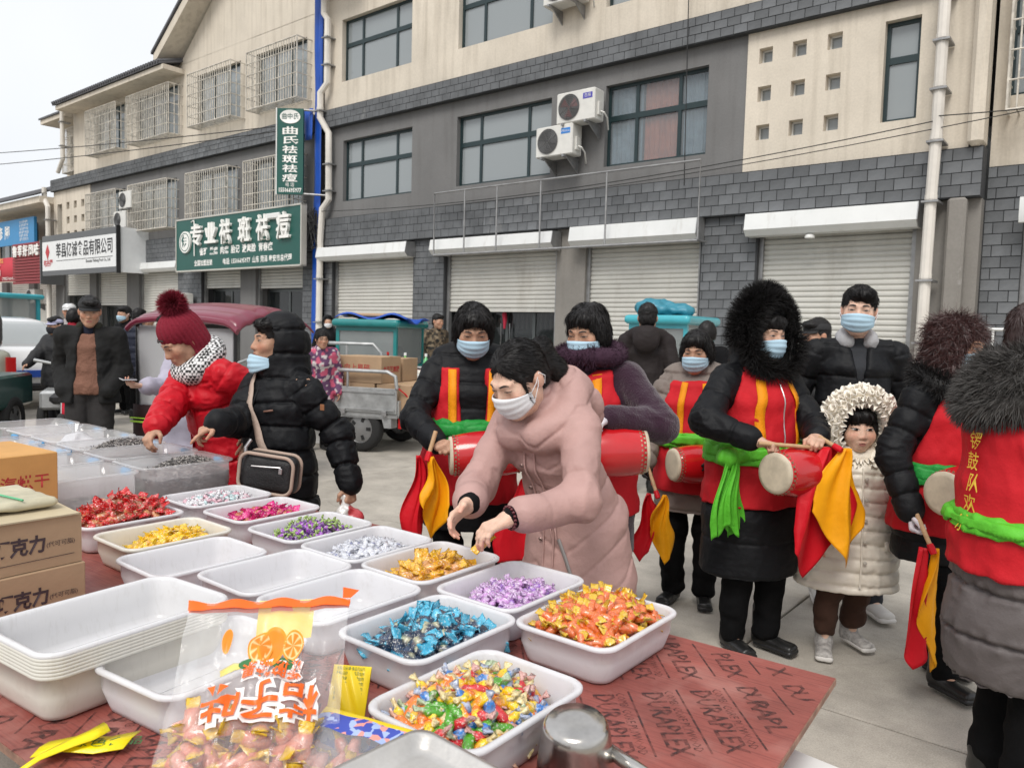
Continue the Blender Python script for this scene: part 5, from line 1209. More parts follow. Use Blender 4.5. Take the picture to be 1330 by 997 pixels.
t, P = pouch((-.565, 1.2, .705), math.radians(150), .1, .075, 8, 'flat blue and yellow wrapper lying left of the clear bag', 'wrapper', seed=2, bul=.006)
t, P = pouch((-.30, 1.41, .702), math.radians(-6), .075, .1, 60, 'yellow packet with small green print standing behind the clear bag', 'yellow_packet', bul=.012)
for c in t.children: c.data.materials[1] = M_yl; c.data.materials[2] = M_yl
for k in range(9): text('配料 白砂糖 食品添加剂', .0075, M_inkg, 'lettering', t, mat4=frame4((0, .018+.0045*k*.94-.014, .026+.0085*k*.94), (1, 0, 0), (0, .47, .88)), w=.055)
# yellow scraps
def scrap(loc, rz, pts, w, label):
    P = []
    for (x, y, z, ww) in pts: P.append([(x-ww*.1, y-ww/2, z+.002), (x, y, z+.006), (x+ww*.1, y+ww/2, z+.002)])
    V, F = sheet(np.array(P), .0012); o = mk('wrapper_scrap', V, F, mat('scrap_yellow', (.85, .7, .0), .35, bump=.2, bscale=60), None, True, loc=loc); o.rotation_euler = (0, 0, rz); tag(o, label, 'wrapper'); return o
scrap((-.80, 1.2, .703), .95, [(0, 0, .0, .01), (.05, .005, .012, .018), (.1, .0, .018, .03), (.13, -.005, .02, .036), (.16, 0, .022, .038)], .03, 'twisted yellow wrapper strip at the table edge')
o = scrap((-.80, 1.285, .703), .16, [(0, 0, .002, .05), (.05, .004, .008, .052), (.1, .0, .004, .055), (.15, .002, .01, .06)], .05, 'wide yellow wrapper strip with green characters')
text('绿色食品', .03, M_inkg, 'lettering', o, mat4=Matrix.Translation((.11, -.002, .012)))
scrap((-.60, 1.58, .71), .6, [(0, 0, .0, .03), (.03, .004, .008, .035), (.06, .0, .004, .03)], .05, 'small yellow and blue scrap lying in the nearest empty tray')
# steel scoop cup and steel tray
M_steel = mat('steel', (.55, .53, .5), .2, metal=1, var=.25, vscale=14, bump=.06, bscale=25)
t = thing('steel_ladle', 'upturned dented steel ladle cup with a tube handle', 'ladle', (.125, 1.255, .702), 0); t.rotation_euler = (math.radians(7), math.radians(-4), .3)
pf = [(.068, 0), (.069, .003), (.066, .012), (.063, .05), (.058, .085), (.054, .1), (.047, .108), (.02, .1075), (.0, .107)]
b = MB().lathe(pf[:-1]+[(.001, .107)], 40); b.build('cup', M_steel, t, True)
MB().tube([(.05, -.02, .055), (.085, -.075, .045), (.12, -.13, .03), (.15, -.18, .01)], [.012, .012, .013, .013], 14).build('handle', M_steel, t, True)
t = thing('steel_tray', 'scuffed shallow steel tray with rolled rim at the bottom edge', 'tray', (-.135, .985, .79), math.radians(-42)); t.rotation_euler = (math.radians(-3), math.radians(3), math.radians(-128+90)); 
M_steelw = mat('steel_worn', (.62, .6, .57), .4, metal=.75, var=.2, vscale=9, bump=.1, bscale=40)
prof = [(.03, 0), (.012, .003), (.008, .02), (.0, .022), (.0, .026), (.01, .025), (.015, .006), (.034, .004)]; rows = [[(x, y, z) for x, y in rr(.13-i, .17-i, max(.01, .03-i*.5))] for i, z in prof]; b = MB(); b.grid(np.array(rows), wrap=True); n = len(rows[0]); b.F.append(tuple(range(n-1, -1, -1))); b.F.append(tuple((len(prof)-1)*n+k for k in range(n))); b.build('pan', M_steelw, t, True)
# blue thing at the very bottom by the table edge
o = thing('blue_notebook', 'blue and white clipboard edge below the right table edge', 'clipboard', (.57, 1.44, .58), .8); MB().box(-.02, .012, -.1, .1, 0, .012, .003).build('spine', mat('clip_blue2', (.01, .09, .6), .35), o); MB().box(.012, .12, -.1, .1, .001, .01).build('pages', M_white, o); MB().tube([(.02, -.1, .006), (.06, -.12, .012), (.1, -.1, .006)], .003, 6).build('clip', M_steel, o)
# ================================================================ people: body, face, hands, hair, clothes
Z = np.array([0, 0, 1.])
def Rz(a): return np.array([[math.cos(a), -math.sin(a), 0], [math.sin(a), math.cos(a), 0], [0, 0, 1]])
def Rx(a): return np.array([[1, 0, 0], [0, math.cos(a), -math.sin(a)], [0, math.sin(a), math.cos(a)]])
def Ry(a): return np.array([[math.cos(a), 0, math.sin(a)], [0, 1, 0], [-math.sin(a), 0, math.cos(a)]])
def ik(a, b, l1, l2, pole):
    v = b-a; d = np.linalg.norm(v); d2 = min(d, (l1+l2)*.995); e = v/(d+1e-9); b = a+e*d2
    x = (l1*l1-l2*l2+d2*d2)/(2*d2); h = math.sqrt(max(0, l1*l1-x*x)); q = pole-e*(pole@e); q = q/(np.linalg.norm(q)+1e-9)
    return a+e*x+q*h, b
SKIN_OLD = (.47, .27, .18); SKIN = (.58, .36, .26); SKIN_FAIR = (.68, .45, .34)
M_skin = mat('skin', (1, 1, 1), .48, attr=True, sss=.1, bump=.3, bscale=170, bdet=6, spec=.35, var=.13, vscale=38)
M_hair = mat('hair_black', (.009, .0078, .0078), .5, spec=.32); M_hairb = mat('hair_brown', (.035, .016, .014), .42, spec=.6)
M_eyew = mat('eye', (1, 1, 1), .15, attr=True, spec=.8)
M_brow = mat('brow', (.03, .02, .018), .7)
M_maskb = mat('mask_blue', (.42, .6, .72), .75, bump=.1, bscale=300, var=.05, vscale=20); M_maskw = mat('mask_white', (.72, .73, .75), .75, bump=.1, bscale=300, var=.05, vscale=20)
M_loop = mat('mask_loop', (.75, .76, .78), .8)
M_lip = mat('lip', (.38, .13, .12), .45)
class P:
    def __init__(s, label, loc, yaw, H=1.62, name='person', lean=0, twist=0, hyaw=0, hpitch=0, hroll=0, side=0, skin=SKIN, hc=(.012, .01, .01), h=.006, headz=1, hs=1, female=True, shw=None, feet=None, lh=None, rh=None, lp=None, rp=None, group=None, hipdy=0, knee=0, sit=None, legs=True, kid=False):
        s.kid = kid
        s.t = thing(name, label, 'person', (loc[0], loc[1], 0 if len(loc) < 3 else loc[2]), math.radians(yaw), group); s.H = H; s.h = h; s.female = female; s.skin = np.array(skin); s.hc = np.array(hc); s.hs = hs*(H/1.65 if H > 1.4 else .93)
        s.loc = np.array([loc[0], loc[1], 0 if len(loc) < 3 else loc[2]]); s.Rw = Rz(math.radians(yaw)); k = H
        U = Rz(math.radians(twist))@Ry(math.radians(side))@Rx(math.radians(lean)); s.U = U; pel = A3(0, hipdy, .535*k); s.pel = pel
        up = lambda x, y, z: pel+U@A3(x*k, y*k, (z-.535)*k)
        s.up = up; s.waist = up(0, .0, .62); s.chest = up(0, .0, .74); s.neck = up(0, .008, .83)
        s.shw = shw or .1; s.um = lambda x, y, z: pel+U@A3(x, y, (z-.535)*k)
        s.sh = {1: up(s.shw, .006, .79), -1: up(-s.shw, .006, .79)}
        s.Hd = s.U@Rz(math.radians(hyaw))@Ry(math.radians(hroll))@Rx(math.radians(hpitch)) if abs(lean) < 1 else Rz(math.radians(twist+hyaw))@Ry(math.radians(hroll))@Rx(math.radians(hpitch))
        nb = up(0, -.0, .855); s.head = nb+s.Hd@A3(0, -.022, .082*headz)*s.hs*1.15
        s.hip = {1: pel+A3(.055*k, 0, -.01*k), -1: pel+A3(-.055*k, 0, -.01*k)}
        feet = feet or {}; s.ank = {}; s.kn = {}; s.toe = {}
        for i in (1, -1):
            f = feet.get(i, (i*.058*k, 0, 0)); s.ank[i] = A3(f[0], f[1], f[2]+.035*k); fy = f[3] if len(f) > 3 else i*.2; s.toe[i] = A3(math.sin(fy), -math.cos(fy), 0)
            s.kn[i], s.ank[i] = ik(s.hip[i], s.ank[i], .245*k, .24*k, A3(0, -1, 0)) if sit is None else (A3(*sit[0])*A3(i, 1, 1), A3(*sit[1])*A3(i, 1, 1))
        s.wr = {}; s.el = {}; s.hd = {}; s.pn = {}; s.curl = {1: .35, -1: .35}; s.glove = {1: None, -1: None}
        for i, tgt, pole in ((1, lh, lp), (-1, rh, rp)):
            b = s.local(tgt) if tgt is not None else s.sh[i]+A3(i*.045*k, -.02*k, -.305*k)
            pl = A3(*pole) if pole is not None else A3(i*.5, .8, -.5)
            s.el[i], s.wr[i] = ik(s.sh[i], b, .172*k, .152*k, pl)
            s.hd[i] = nrm(s.wr[i]-s.el[i]); s.pn[i] = nrm(A3(-i*.7, .1, -.7) if s.hd[i][2] > -.7 else A3(-i, .15, 0))
        s.spread = {1: .0, -1: .0}
    def local(s, w): return s.Rw.T@(np.array(w, float)-s.loc)
    def world(s, p): return s.loc+s.Rw@np.array(p, float)
    def hl(s, *p): return s.head+s.Hd@(A3(*p)*s.hs)
    def headfield(s, F=None):
        F = F or Field(); k = s.hs; M = s.Hd
        def el(c, r, kk=.02, op='u'): F.ell(s.hl(*c), A3(*r)*k, M, kk*k, op, 'head')
        kd = s.kid; el((0, .014, .036), (.074, .092, .084)); el((0, -.022, -.03), (.0605, .072, .084) if not kd else (.066, .074, .074), .03); el((0, -.066, -.092 if not kd else -.082), (.025, .022, .02) if not kd else (.02, .018, .016), .03)
        for i in (1, -1):
            F.cap(s.hl(i*.046, .0, -.052), s.hl(i*.012, -.058, -.092 if not kd else -.08), .021*k, .018*k, .03*k, tag='head')
            el((i*.037, -.058, -.02 if not kd else -.032), (.028, .026, .024) if not kd else (.034, .03, .032), .025)
            el((i*.0325, -.1, .006), (.02, .014 if not kd else .011, .0135), .014, 's')
            el((i*.0325, -.0775, .004), (.0165, .0125, .0115), .008)
            if not kd: F.cap(s.hl(i*.012, -.089, .026), s.hl(i*.042, -.076, .026), .009*k, .008*k, .014*k, tag='head')
            el((i*.0765, .016, -.004), (.011, .021, .031), .008); el((i*.011, -.094, -.033), (.0085, .01, .0075), .008)
        F.cap(s.hl(0, -.088 if not kd else -.082, .012), s.hl(0, -.105 if not kd else -.099, -.027), .0075*k, (.0115 if not kd else .0085)*k, .014*k, tag='head')
        el((0, -.088, -.058), (.025, .012, .0085), .012); el((0, -.085, -.069), (.021, .012, .0075), .01); el((0, -.1015, -.0635), (.022, .006, .0018), .004, 's')
        F.cap(s.hl(0, .018, -.05), s.neck+A3(0, .0, -.02), .05*k, .056*k, .03, tag='neck'); return F
    def hand(s, F, i):
        sc = s.H/1.66*(.92 if s.H > 1.4 else .85); d = nrm(s.hd[i]); pn = nrm(s.pn[i]-d*(s.pn[i]@d)); t = nrm(np.cross(pn, d))*i; w = s.wr[i]; c = s.curl[i]
        kn = []
        for j, (o, l) in enumerate(((.0275, .086), (.0095, .09), (-.009, .086), (-.026, .078))):
            b = w+(d*l+t*o-pn*.004*(j in (0, 3)))*sc; kn.append(b); F.cap(w+t*o*.55*sc+d*.012*sc, b, .0135*sc, .0112*sc, .014, tag=('hand', i))
        for j, L in enumerate((.07, .078, .072, .057)):
            cj = c[j] if hasattr(c, '__len__') else c*(.9+.07*j); th = 0; p = kn[j]; sp = (1.5-j)*.09*(1+s.spread[i]); r = [.0096, .0085, .0076, .0064] if j < 3 else [.0085, .0076, .0068, .0058]
            for q, (f, a) in enumerate(((.45, 1.15), (.3, 1.35), (.25, .9))):
                th += cj*a; dd = nrm((d+t*sp)*math.cos(th)+pn*math.sin(th)); e = p+dd*L*f*sc; F.cap(p, e, r[q]*sc, r[q+1]*sc, .005, tag=('hand', i)); p = e
            s.tips[i].append(p)
        tc = getattr(s, 'thumb', {}).get(i, .5); b = w+(d*.022+t*.024)*sc; m = b+nrm(d*.62+t*(.72-.3*tc)+pn*(.15+.4*tc))*.046*sc; e = m+nrm(d*.8+t*(.25-.5*tc)+pn*(.1+.55*tc))*.034*sc
        F.cap(w+d*.01*sc, b, .014*sc, .0145*sc, .014, tag=('hand', i)); F.cap(b, m, .0138*sc, .011*sc, .01, tag=('hand', i)); F.cap(m, e, .0105*sc, .008*sc, .005, tag=('hand', i)); s.tips[i].append(e)
        F.cap(w-d*.03, w+d*.012, .024*sc, .0235*sc, .015, tag=('hand', i))
    def body(s, hands=(1, -1), scalp=True, coarse=None):
        k = s.H; F = s.headfield(); s.tips = {1: [], -1: []}
        F.eco(s.pel, s.waist, .075*k, .055*k, .07*k, .05*k, s.U@A3(1, 0, 0), .04); F.eco(s.waist, s.up(0, 0, .77), .065*k, .042*k, .07*k, .04*k, s.U@A3(1, 0, 0), .04)
        for i in (1, -1):
            F.cap(s.chest+(s.sh[i]-s.chest)*.3, s.sh[i], .04*k, .03*k, .03); F.cap(s.sh[i], s.el[i], .028*k, .021*k, .02); F.cap(s.el[i], s.wr[i], .021*k, .0145*k, .02)
            F.cap(s.hip[i], s.kn[i], .042*k, .028*k, .03); F.cap(s.kn[i], s.ank[i], .026*k, .018*k, .02); F.cap(s.ank[i], s.ank[i]+A3(*s.toe[i])*.03*k+A3(0, 0, -.012*k), .02*k, .014*k, .02)
            if i in hands: s.hand(F, i)
        V, G = F.mesh(coarse or s.h, .02); s.F = F
        C = np.tile(s.skin, (len(V), 1))
        L = (V-s.head)@s.Hd/s.hs
        near = np.linalg.norm(L, axis=1) < .16
        def tint(c, r, col, a):
            d = np.linalg.norm((L-A3(*c))/A3(*r), axis=1); w = np.clip(1.6-d*1.3, 0, 1)*a; C[:] = C*(1-w[:, None])+np.array(col)*w[:, None]
        sk = s.skin; red = np.array([sk[0]*1.05, sk[1]*.72, sk[2]*.68])
        for i in (1, -1): tint((i*.04, -.075, -.025), (.03, .04, .025), red, .5); tint((i*.08, .01, -.0), (.02, .03, .035), red, .4); tint((i*.033, -.09, .004), (.02, .02, .009), sk*.78, .45)
        tint((0, -.11, -.03), (.016, .02, .014), red, .4); tint((0, -.095, -.062), (.024, .02, .011), np.array([sk[0]*.75, sk[1]*.45, sk[2]*.45]), .55)
        for i in (1, -1):
            hw = np.linalg.norm(V-s.wr[i], axis=1) < .22*k; idx = hw & (((V-s.wr[i])@s.hd[i]) > -.02)
            if s.glove[i] is not None: C[idx & ~near] = s.glove[i]
            else:
                for tp in s.tips[i]: w = np.clip(1.3-np.linalg.norm(V-tp, axis=1)/.02, 0, .5); C = C*(1-w[:, None])+red*w[:, None]
        if scalp:
            y = L[:, 1]; z = L[:, 2]; hair = near & (((z > .055-.35*np.minimum(0, y+.03)*0) & (y > -.085)) & ((y > -.055) | (z > .068)) | ((y > .03) & (z > -.075)))
            hair &= ~((np.abs(L[:, 0]) > .07) & (z < .03) & (y < .05)); C[hair] = s.hc
        C *= (1+vnoise(V, 60, 2)[:, None]*.1); V = V+vnormals(V, G)*(vnoise(V, 90, 5)*.0012)[:, None]
        s.bo = mk('body', V, G, M_skin, s.t, True, C); s.hf = s.headfield()
        return s
    # ---- features laid on the face
    def onface(s, pts, off=.0012):
        X = np.array([s.hl(x, -.16, z) for x, z in pts]); return project(s.hf, X, s.Hd@A3(0, 1, 0), .2, 60, off*s.hs)
    def face(s, open_=.5, mouth=True, look=0, brow=1, es=1):
        for i in (1, -1):
            cx, cz, hw = i*.0325, .0055, .0152*es; n = 11; up = .0056*open_*es; dn = .0045*open_*es; pts = []; rows = 5
            for r in range(rows):
                for c in range(n):
                    u = -1+2*c/(n-1); e = 1-u*u; z = cz+(-dn+(up+dn)*r/(rows-1))*e+.0014*u*i; pts.append((cx+u*hw, z))
            X = s.onface(pts, .0006).reshape(rows, n, 3); C = []
            for r in range(rows):
                for c in range(n): C.append((.012, .008, .006) if abs(-1+2*c/(n-1)-look) < .42 else (.6, .56, .53))
            b = MB().grid(X); mk('eye', b.V[0], b.F, M_eyew, s.t, True, np.array(C))
            top = []; 
            for c in range(n):
                u = -1+2*c/(n-1); e = 1-u*u; z = cz+up*e+.0014*u*i; top.append((cx+u*hw*1.06, z-.0004)); 
            b = MB(); hi = [(x, z+.0032*(1-.5*abs(-1+2*c/(n-1)))) for c, (x, z) in enumerate(top)]; b.grid(s.onface(top+hi, .0016).reshape(2, n, 3)); b.build('eyelash', M_brow, s.t, True)
            if brow:
                n = 9; lo = [(i*(.015+.031*c/8), .0265+.0045*math.sin(c/8*2.3)-.003*c/8) for c in range(n)]; w = [(.0016 if s.female else .0026)+.0016*math.sin(math.pi*min(1, c/8+.15)) for c in range(n)]
                b = MB(); b.grid(s.onface([(x, z-q) for (x, z), q in zip(lo, w)]+[(x, z+q) for (x, z), q in zip(lo, w)], .0014).reshape(2, n, 3)); b.build('eyebrow', M_brow, s.t, True)
        if mouth:
            n = 11; P1 = []; 
            for c in range(n):
                u = -1+2*c/(n-1); P1.append((u*.023, -.0635-.0075*(1-u*u)))
            for c in range(n): u = -1+2*c/(n-1); P1.append((u*.023, -.0635))
            for c in range(n): u = -1+2*c/(n-1); P1.append((u*.023, -.0635+.0062*(1-u*u)*(1-.35*math.exp(-(u*5)**2))))
            b = MB(); b.grid(s.onface([(x*(.72 if s.kid else 1), z) for x, z in P1], .0008).reshape(3, n, 3)); b.build('mouth', M_lip, s.t, True)
        return s
    def mask(s, m=None, low=0, tilt=0):
        m = m or M_maskb; rows = []; nz, nf = 15, 25
        for r in range(nz):
            v = r/(nz-1); row = []
            for c in range(nf):
                f = -1+2*c/(nf-1); ph = f*math.radians(82); top = -.009-.016*abs(f)**1.6; bot = -.103+.04*abs(f)**2; z = bot+(top-bot)*v-low
                fr = np.interp(z+low, [-.105, -.09, -.06, -.033, -.018, -.008], [.083, .099, .112, .1165, .113, .106])
                x = .0745*math.sin(ph)*(1 if z+low > -.07 else 1-.25*((-.07-z-low)/.035)); y = -.006-(fr-.006)*max(0, math.cos(ph))**.82
                y -= .0024*math.sin(v*22)*(1-abs(f)**4); row.append(s.hl(x*1.02, y-.003+tilt*(z+.05), z))
            rows.append(row)
        V, F = sheet(np.array(rows), .0016); o = mk('face_mask', V, F, m, s.t, True)
        b = MB()
        for i in (1, -1):
            for a in (rows[2][0 if i < 0 else -1], rows[-2][0 if i < 0 else -1]):
                e = s.hl(i*.084, .02, .018); mid = (np.array(a)+e)/2+s.Hd@A3(i*.006, 0, 0); b.tube([a, mid, e], .0013, 5)
            b.tube([s.hl(i*.084, .02, .018), s.hl(i*.087, .038, -.004), s.hl(i*.08, .03, -.03)], .0013, 5)
        b.tube([np.array(p) for p in rows[-1][3:-3]], .0012, 5) if False else None
        b.build('ear_loop', M_loop, o); return s
    # ---- hair
    def hair(s, style='short', m=None, n=1400, seed=1):
        m = m or M_hair; F = Field(); M = s.Hd; k = s.hs
        def el(c, r, kk=.03, op='u'): F.ell(s.hl(*c), A3(*r)*k, M, kk*k, op)
        L = .04; grav = .5; flow = A3(0, 0, -1); curl = .09; wd = .0017; lv = 4; n = int(n*2.2)
        if style == 'bob':
            el((0, .02, .042), (.086, .1, .092)); el((0, .045, -.02), (.083, .072, .07), .04)
            for i in (1, -1): el((i*.072, .005, -.002), (.02, .045, .056), .03)
            el((0, -.064, .078), (.062, .033, .033), .03); el((0, -.125, -.03), (.062, .09, .088), .015, 's'); L = .03
        elif style == 'short':
            el((0, .02, .046), (.081, .097, .09)); el((0, .05, -.02), (.074, .06, .06), .03); el((.01, -.06, .085), (.06, .045, .03), .03); el((0, -.125, -.03), (.07, .1, .082), .012, 's')
            for i in (1, -1): el((i*.085, -.035, -.05), (.03, .05, .05), .012, 's')
            L = .022; flow = A3(.25, -.75, -.25); grav = .15; n = int(n*1.3)
        elif style == 'pony':
            el((0, .018, .04), (.082, .098, .089)); el((0, .05, -.02), (.07, .06, .06), .03); el((0, -.115, -.025), (.064, .085, .1), .012, 's')
            for i in (1, -1): F.cap(s.hl(i*.07, -.04, .03), s.hl(i*.072, -.045, -.05), .008*k, .004*k, .01*k)
            F.cap(s.hl(0, .105, .045), s.hl(.0, .135, .04), .026*k, .03*k, .02*k); F.cap(s.hl(0, .135, .04), s.hl(.02, .15, -.05), .034*k, .03*k, .03*k); F.cap(s.hl(.02, .15, -.05), s.hl(.03, .13, -.13), .03*k, .012*k, .03*k); L = .02; flow = A3(0, .8, -.25); grav = .1; curl = .03; wd = .0014; n = int(n*1.5)
        elif style == 'curly':
            el((0, .025, .04), (.1, .112, .1)); el((0, .05, -.05), (.105, .09, .1), .04)
            for i in (1, -1): el((i*.085, .0, -.04), (.04, .06, .09), .03)
            el((0, -.125, -.035), (.056, .09, .08), .015, 's'); L = .055; curl = .75; grav = .2; lv = 5
        elif style == 'fringe':
            el((0, .015, .04), (.08, .095, .089)); el((0, -.066, .068), (.06, .034, .032), .03); el((0, -.125, -.04), (.056, .09, .08), .012, 's'); L = .022
            for i in (1, -1): el((i*.07, -.03, -.01), (.014, .03, .06), .02)
        elif style == 'long':
            el((0, .02, .04), (.086, .1, .092)); el((0, .06, -.06), (.09, .06, .14), .04); el((0, .075, -.2), (.085, .045, .14), .04); el((0, -.12, -.035), (.058, .09, .082), .015, 's'); L = .08
        V, G = F.mesh(max(.006, s.h), .02); N = vnormals(V, G)
        VL = (V-s.head)@M; gsc = .35 if style == 'pony' else 1; seedn = vnoise(VL*(A3(1, 1, .14) if style not in ('short', 'pony') else A3(1, .16, .5)), 105, seed)*.0085+vnoise(VL*A3(1, .5, .3), 45, seed+1)*.007
        if style == 'curly': seedn = vnoise(V, 40, seed)*.024+vnoise(V, 85, seed+1)*.014
        V2 = V+N*(seedn*gsc)[:, None]; o = mk('hair', V2, G, m, s.t, True)
        if n:
            r = np.random.default_rng(seed); ix = r.integers(0, len(V), n); roots = V2[ix]+N[ix]*.0005; cr = s.hl(.012, .03, .15); fl = M@flow if style in ('short', 'pony') else nrm(0*flow)+0; rad = roots-cr; rad /= np.linalg.norm(rad, axis=1, keepdims=True); fl = (fl[None, :]*.8+rad*.25) if style in ('short', 'pony') else rad*.9+(M@A3(0, 0, -.75)); d = fl-N[ix]*np.sum(N[ix]*fl, 1)[:, None]; d = d/(np.linalg.norm(d, axis=1, keepdims=True)+1e-6)+N[ix]*({'curly': .6, 'pony': .02, 'short': .07}.get(style, .1))
            V3, F3 = strands(roots, d, L*k, wd, curl, grav, lv, seed=seed); mk('hair_strands', V3, F3, m, o, True)['kind'] = 'stuff'
        s.hairf = F; return s
    # ---- clothes
    def torso(s, F, rows, dl=0, k=.05, tag='torso'):
        """rows: (z fraction of height along the spine, half width, half depth[, y shift]); below the pelvis the spine hangs straight"""
        pts = []
        for r in rows:
            z, w, d = r[:3]; dy = r[3] if len(r) > 3 else 0
            c = s.up(0, dy, z) if z >= .535 else s.pel+A3(0, dy*s.H, (z-.535)*s.H); pts.append((c, w+dl, d+dl))
        sd = s.U@A3(1, 0, 0)
        for (a, w1, d1), (b, w2, d2) in zip(pts[:-1], pts[1:]): F.eco(a, b, w1, d1, w2, d2, sd, k, tag=tag, round_=.5)
        return F
    def coat(s, rows, hem, m, name='coat', sleeve=(.066, .058, .047), cuff=1.0, puff=None, spuff=None, hood=None, collar=.06, wr=.005, h=None, cols=None, hs=1, open_=None, shr=None, seed=3, flare=0, arms=(1, -1), kk=.035, extra=None, scale2=18):
        """one garment: torso, sleeves, collar or hood, cut flat at the hem; puff=(pitch, depth) quilts it"""
        F = Field(); s.torso(F, rows, k=kk); h = h or max(.0058, s.h*1.05)
        sr = shr or sleeve[0]
        [F.cap(s.um(0, .0, .805), s.sh[i]-s.U@A3(0, 0, .006), sr*.95, sr*.9, .03, tag='yoke') for i in (1, -1)]
        for i in arms:
            F.cap(s.sh[i], s.el[i], sleeve[0], sleeve[1], .035, tag=('up', i)); e = s.el[i]+(s.wr[i]-s.el[i])*cuff
            F.cap(s.el[i], e, sleeve[1], sleeve[2], .03, tag=('lo', i)); 
        if collar: F.cap(s.neck+(s.Hd@A3(0, .01, -.03)), s.neck+s.U@A3(0, -.005, .04), collar*1.15, collar, .03, tag='collar')
        if extra: extra(F)
        if hood == 'down':
            b = s.up(0, .065, .83)
            for q in np.linspace(-1, 1, 5): F.ell(b+s.U@A3(q*.11, -.075*q*q+.01, .012*(1-q*q)), (.065, .06, .055), s.U, .05, tag='hood')
            F.ell(b+s.U@A3(0, .05, -.06), (.12, .06, .11), s.U, .05, tag='hood')
        F2 = Field(); F2.P = [q for q in F.P if not (isinstance(q[5][0], tuple))]
        if hood == 'up':
            c = s.hl
            F.ell(c(0, .035, .03), A3(.118, .125, .128)*s.hs, s.Hd, .03, tag='hood'); F.cap(c(0, .06, -.06), s.neck+A3(0, .03, -.02), .1, .11, .06, tag='hood')
            F.ell(c(0, -.135, -.02), A3(.082, .13, .105)*s.hs, s.Hd, .02, 's'); F.ell(c(0, -.01, .01), A3(.093, .108, .106)*s.hs, s.Hd, .01, 's')
        if open_:
            for a in open_: F.eco(a[0], a[1], a[2], a[3], a[4], a[5], s.U@A3(1, 0, 0), .012, 's')
        if hem is not None: F.plane((0, 0, hem), (0, 0, -1))
        for i in arms:
            d = nrm(s.wr[i]-s.el[i]); pos = s.el[i]+(s.wr[i]-s.el[i])*cuff
        V, G = F.mesh(h, .03); V = relax(V, G, 2); N = vnormals(V, G); idx, t = F.nearest(V); D = np.zeros(len(V))
        tags = [p[5][0] for p in F.P]; isarm = np.array([isinstance(q, tuple) and q[0] in ('up', 'lo') for q in tags])[idx]; islo = np.array([isinstance(q, tuple) and q[0] == 'lo' for q in tags])[idx]
        zz = V[:, 2]+.3*(V[:, 1])*0
        warp = vnoise(V, 7, seed)*.05
        def quilt(x, pitch, dep):
            a = np.abs(np.sin(math.pi*x/pitch)); ds = np.arcsin(np.clip(a, 0, 1))*pitch/math.pi
            return dep*(.55*a**.7-.35-.75*np.exp(-(ds/.0065)**2))+np.exp(-(ds/.022)**2)*vnoise(V*A3(1, 1, .6)+3, 46, seed+8)*dep*1.1
        if puff:
            zz = (V-s.pel)@s.U[:, 2]+warp*.25-(puff[2]*np.abs(((V-s.pel)@s.U[:, 0]+.3) % .24-.12) if len(puff) > 2 else 0)
            D += np.where(~isarm, quilt(zz, puff[0], puff[1]), 0)
        if spuff or puff:
            pp = spuff or puff; tt = np.where(islo, t+.172*s.H, t); D += np.where(isarm, quilt(tt+warp*.25, pp[0], pp[1]), 0)
        near = np.min([np.linalg.norm(V-s.el[i], axis=1) for i in (1, -1)], 0); fold = np.exp(-(near/.13)**2)
        wa = vnoise(V, 6, seed+5)*.09; V4 = V+wa[:, None]*A3(1, .6, 1); wn = (.22-np.abs(vnoise(V4*np.array([1, 1, .5]), scale2*.9, seed+1)))*1.5+(.2-np.abs(vnoise(V4*A3(.7, .7, 1.1), scale2*2.0, seed+2)))*.9
        D += wn*wr*(1+1.6*fold)*1.25
        V = V+N*D[:, None]
        c = None
        if cols is not None: c = cols(V, idx, isarm) if callable(cols) else np.tile(np.array(cols), (len(V), 1))
        if c is not None: c = c*(1+vnoise(V, 25, 9)[:, None]*.08)
        o = mk(name, V, G, m, s.t, True, c); s.cf = F2; return o
    def shell(s, rows, dl, zlo, zhi, m, name, k=.035, wr=.003, h=None, cut=None, sh=None, seed=6, puff=None, arms=False, sdl=.066, yoke=True):
        """a sleeveless layer (vest, sash, jumper) over the coat's torso between two heights along the spine"""
        F = Field(); s.torso(F, rows, dl, k)
        if yoke: [F.cap(s.um(0, 0, .805), s.sh[i]*.93+s.sh[-i]*.07-s.U@A3(0, 0, .006), sdl*.95+dl*.8, sdl*.88+dl*.8, .03, tag='yoke') for i in (1, -1)]
        if cut: cut(F)
        u = s.U[:, 2]
        if zhi is not None: F.plane(s.up(0, 0, zhi), u)
        F.plane(s.up(0, 0, zlo) if zlo >= .535 else s.pel+A3(0, 0, (zlo-.535)*s.H), -u if zlo >= .535 else A3(0, 0, -1))
        V, G = F.mesh(h or max(.0085, s.h*1.3), .03); V = relax(V, G, 1); N = vnormals(V, G)
        wa = vnoise(V, 7, seed+5)*.08; V4 = V+wa[:, None]*A3(1, .6, 1); D = ((.2-np.abs(vnoise(V4*np.array([1, 1, .4]), 15, seed)))*1.7+vnoise(V4*A3(1, 1, .6), 34, seed+1)*.7)*wr*3.2
        if puff: D += (np.abs(np.sin(math.pi*((V-s.pel)@s.U[:, 2]+vnoise(V, 7, seed)*.03)/puff[0]))**.55-.75)*puff[1]
        V = V+N*D[:, None]; o = mk(name, V, G, m, s.t, True); s.vf = F; return o
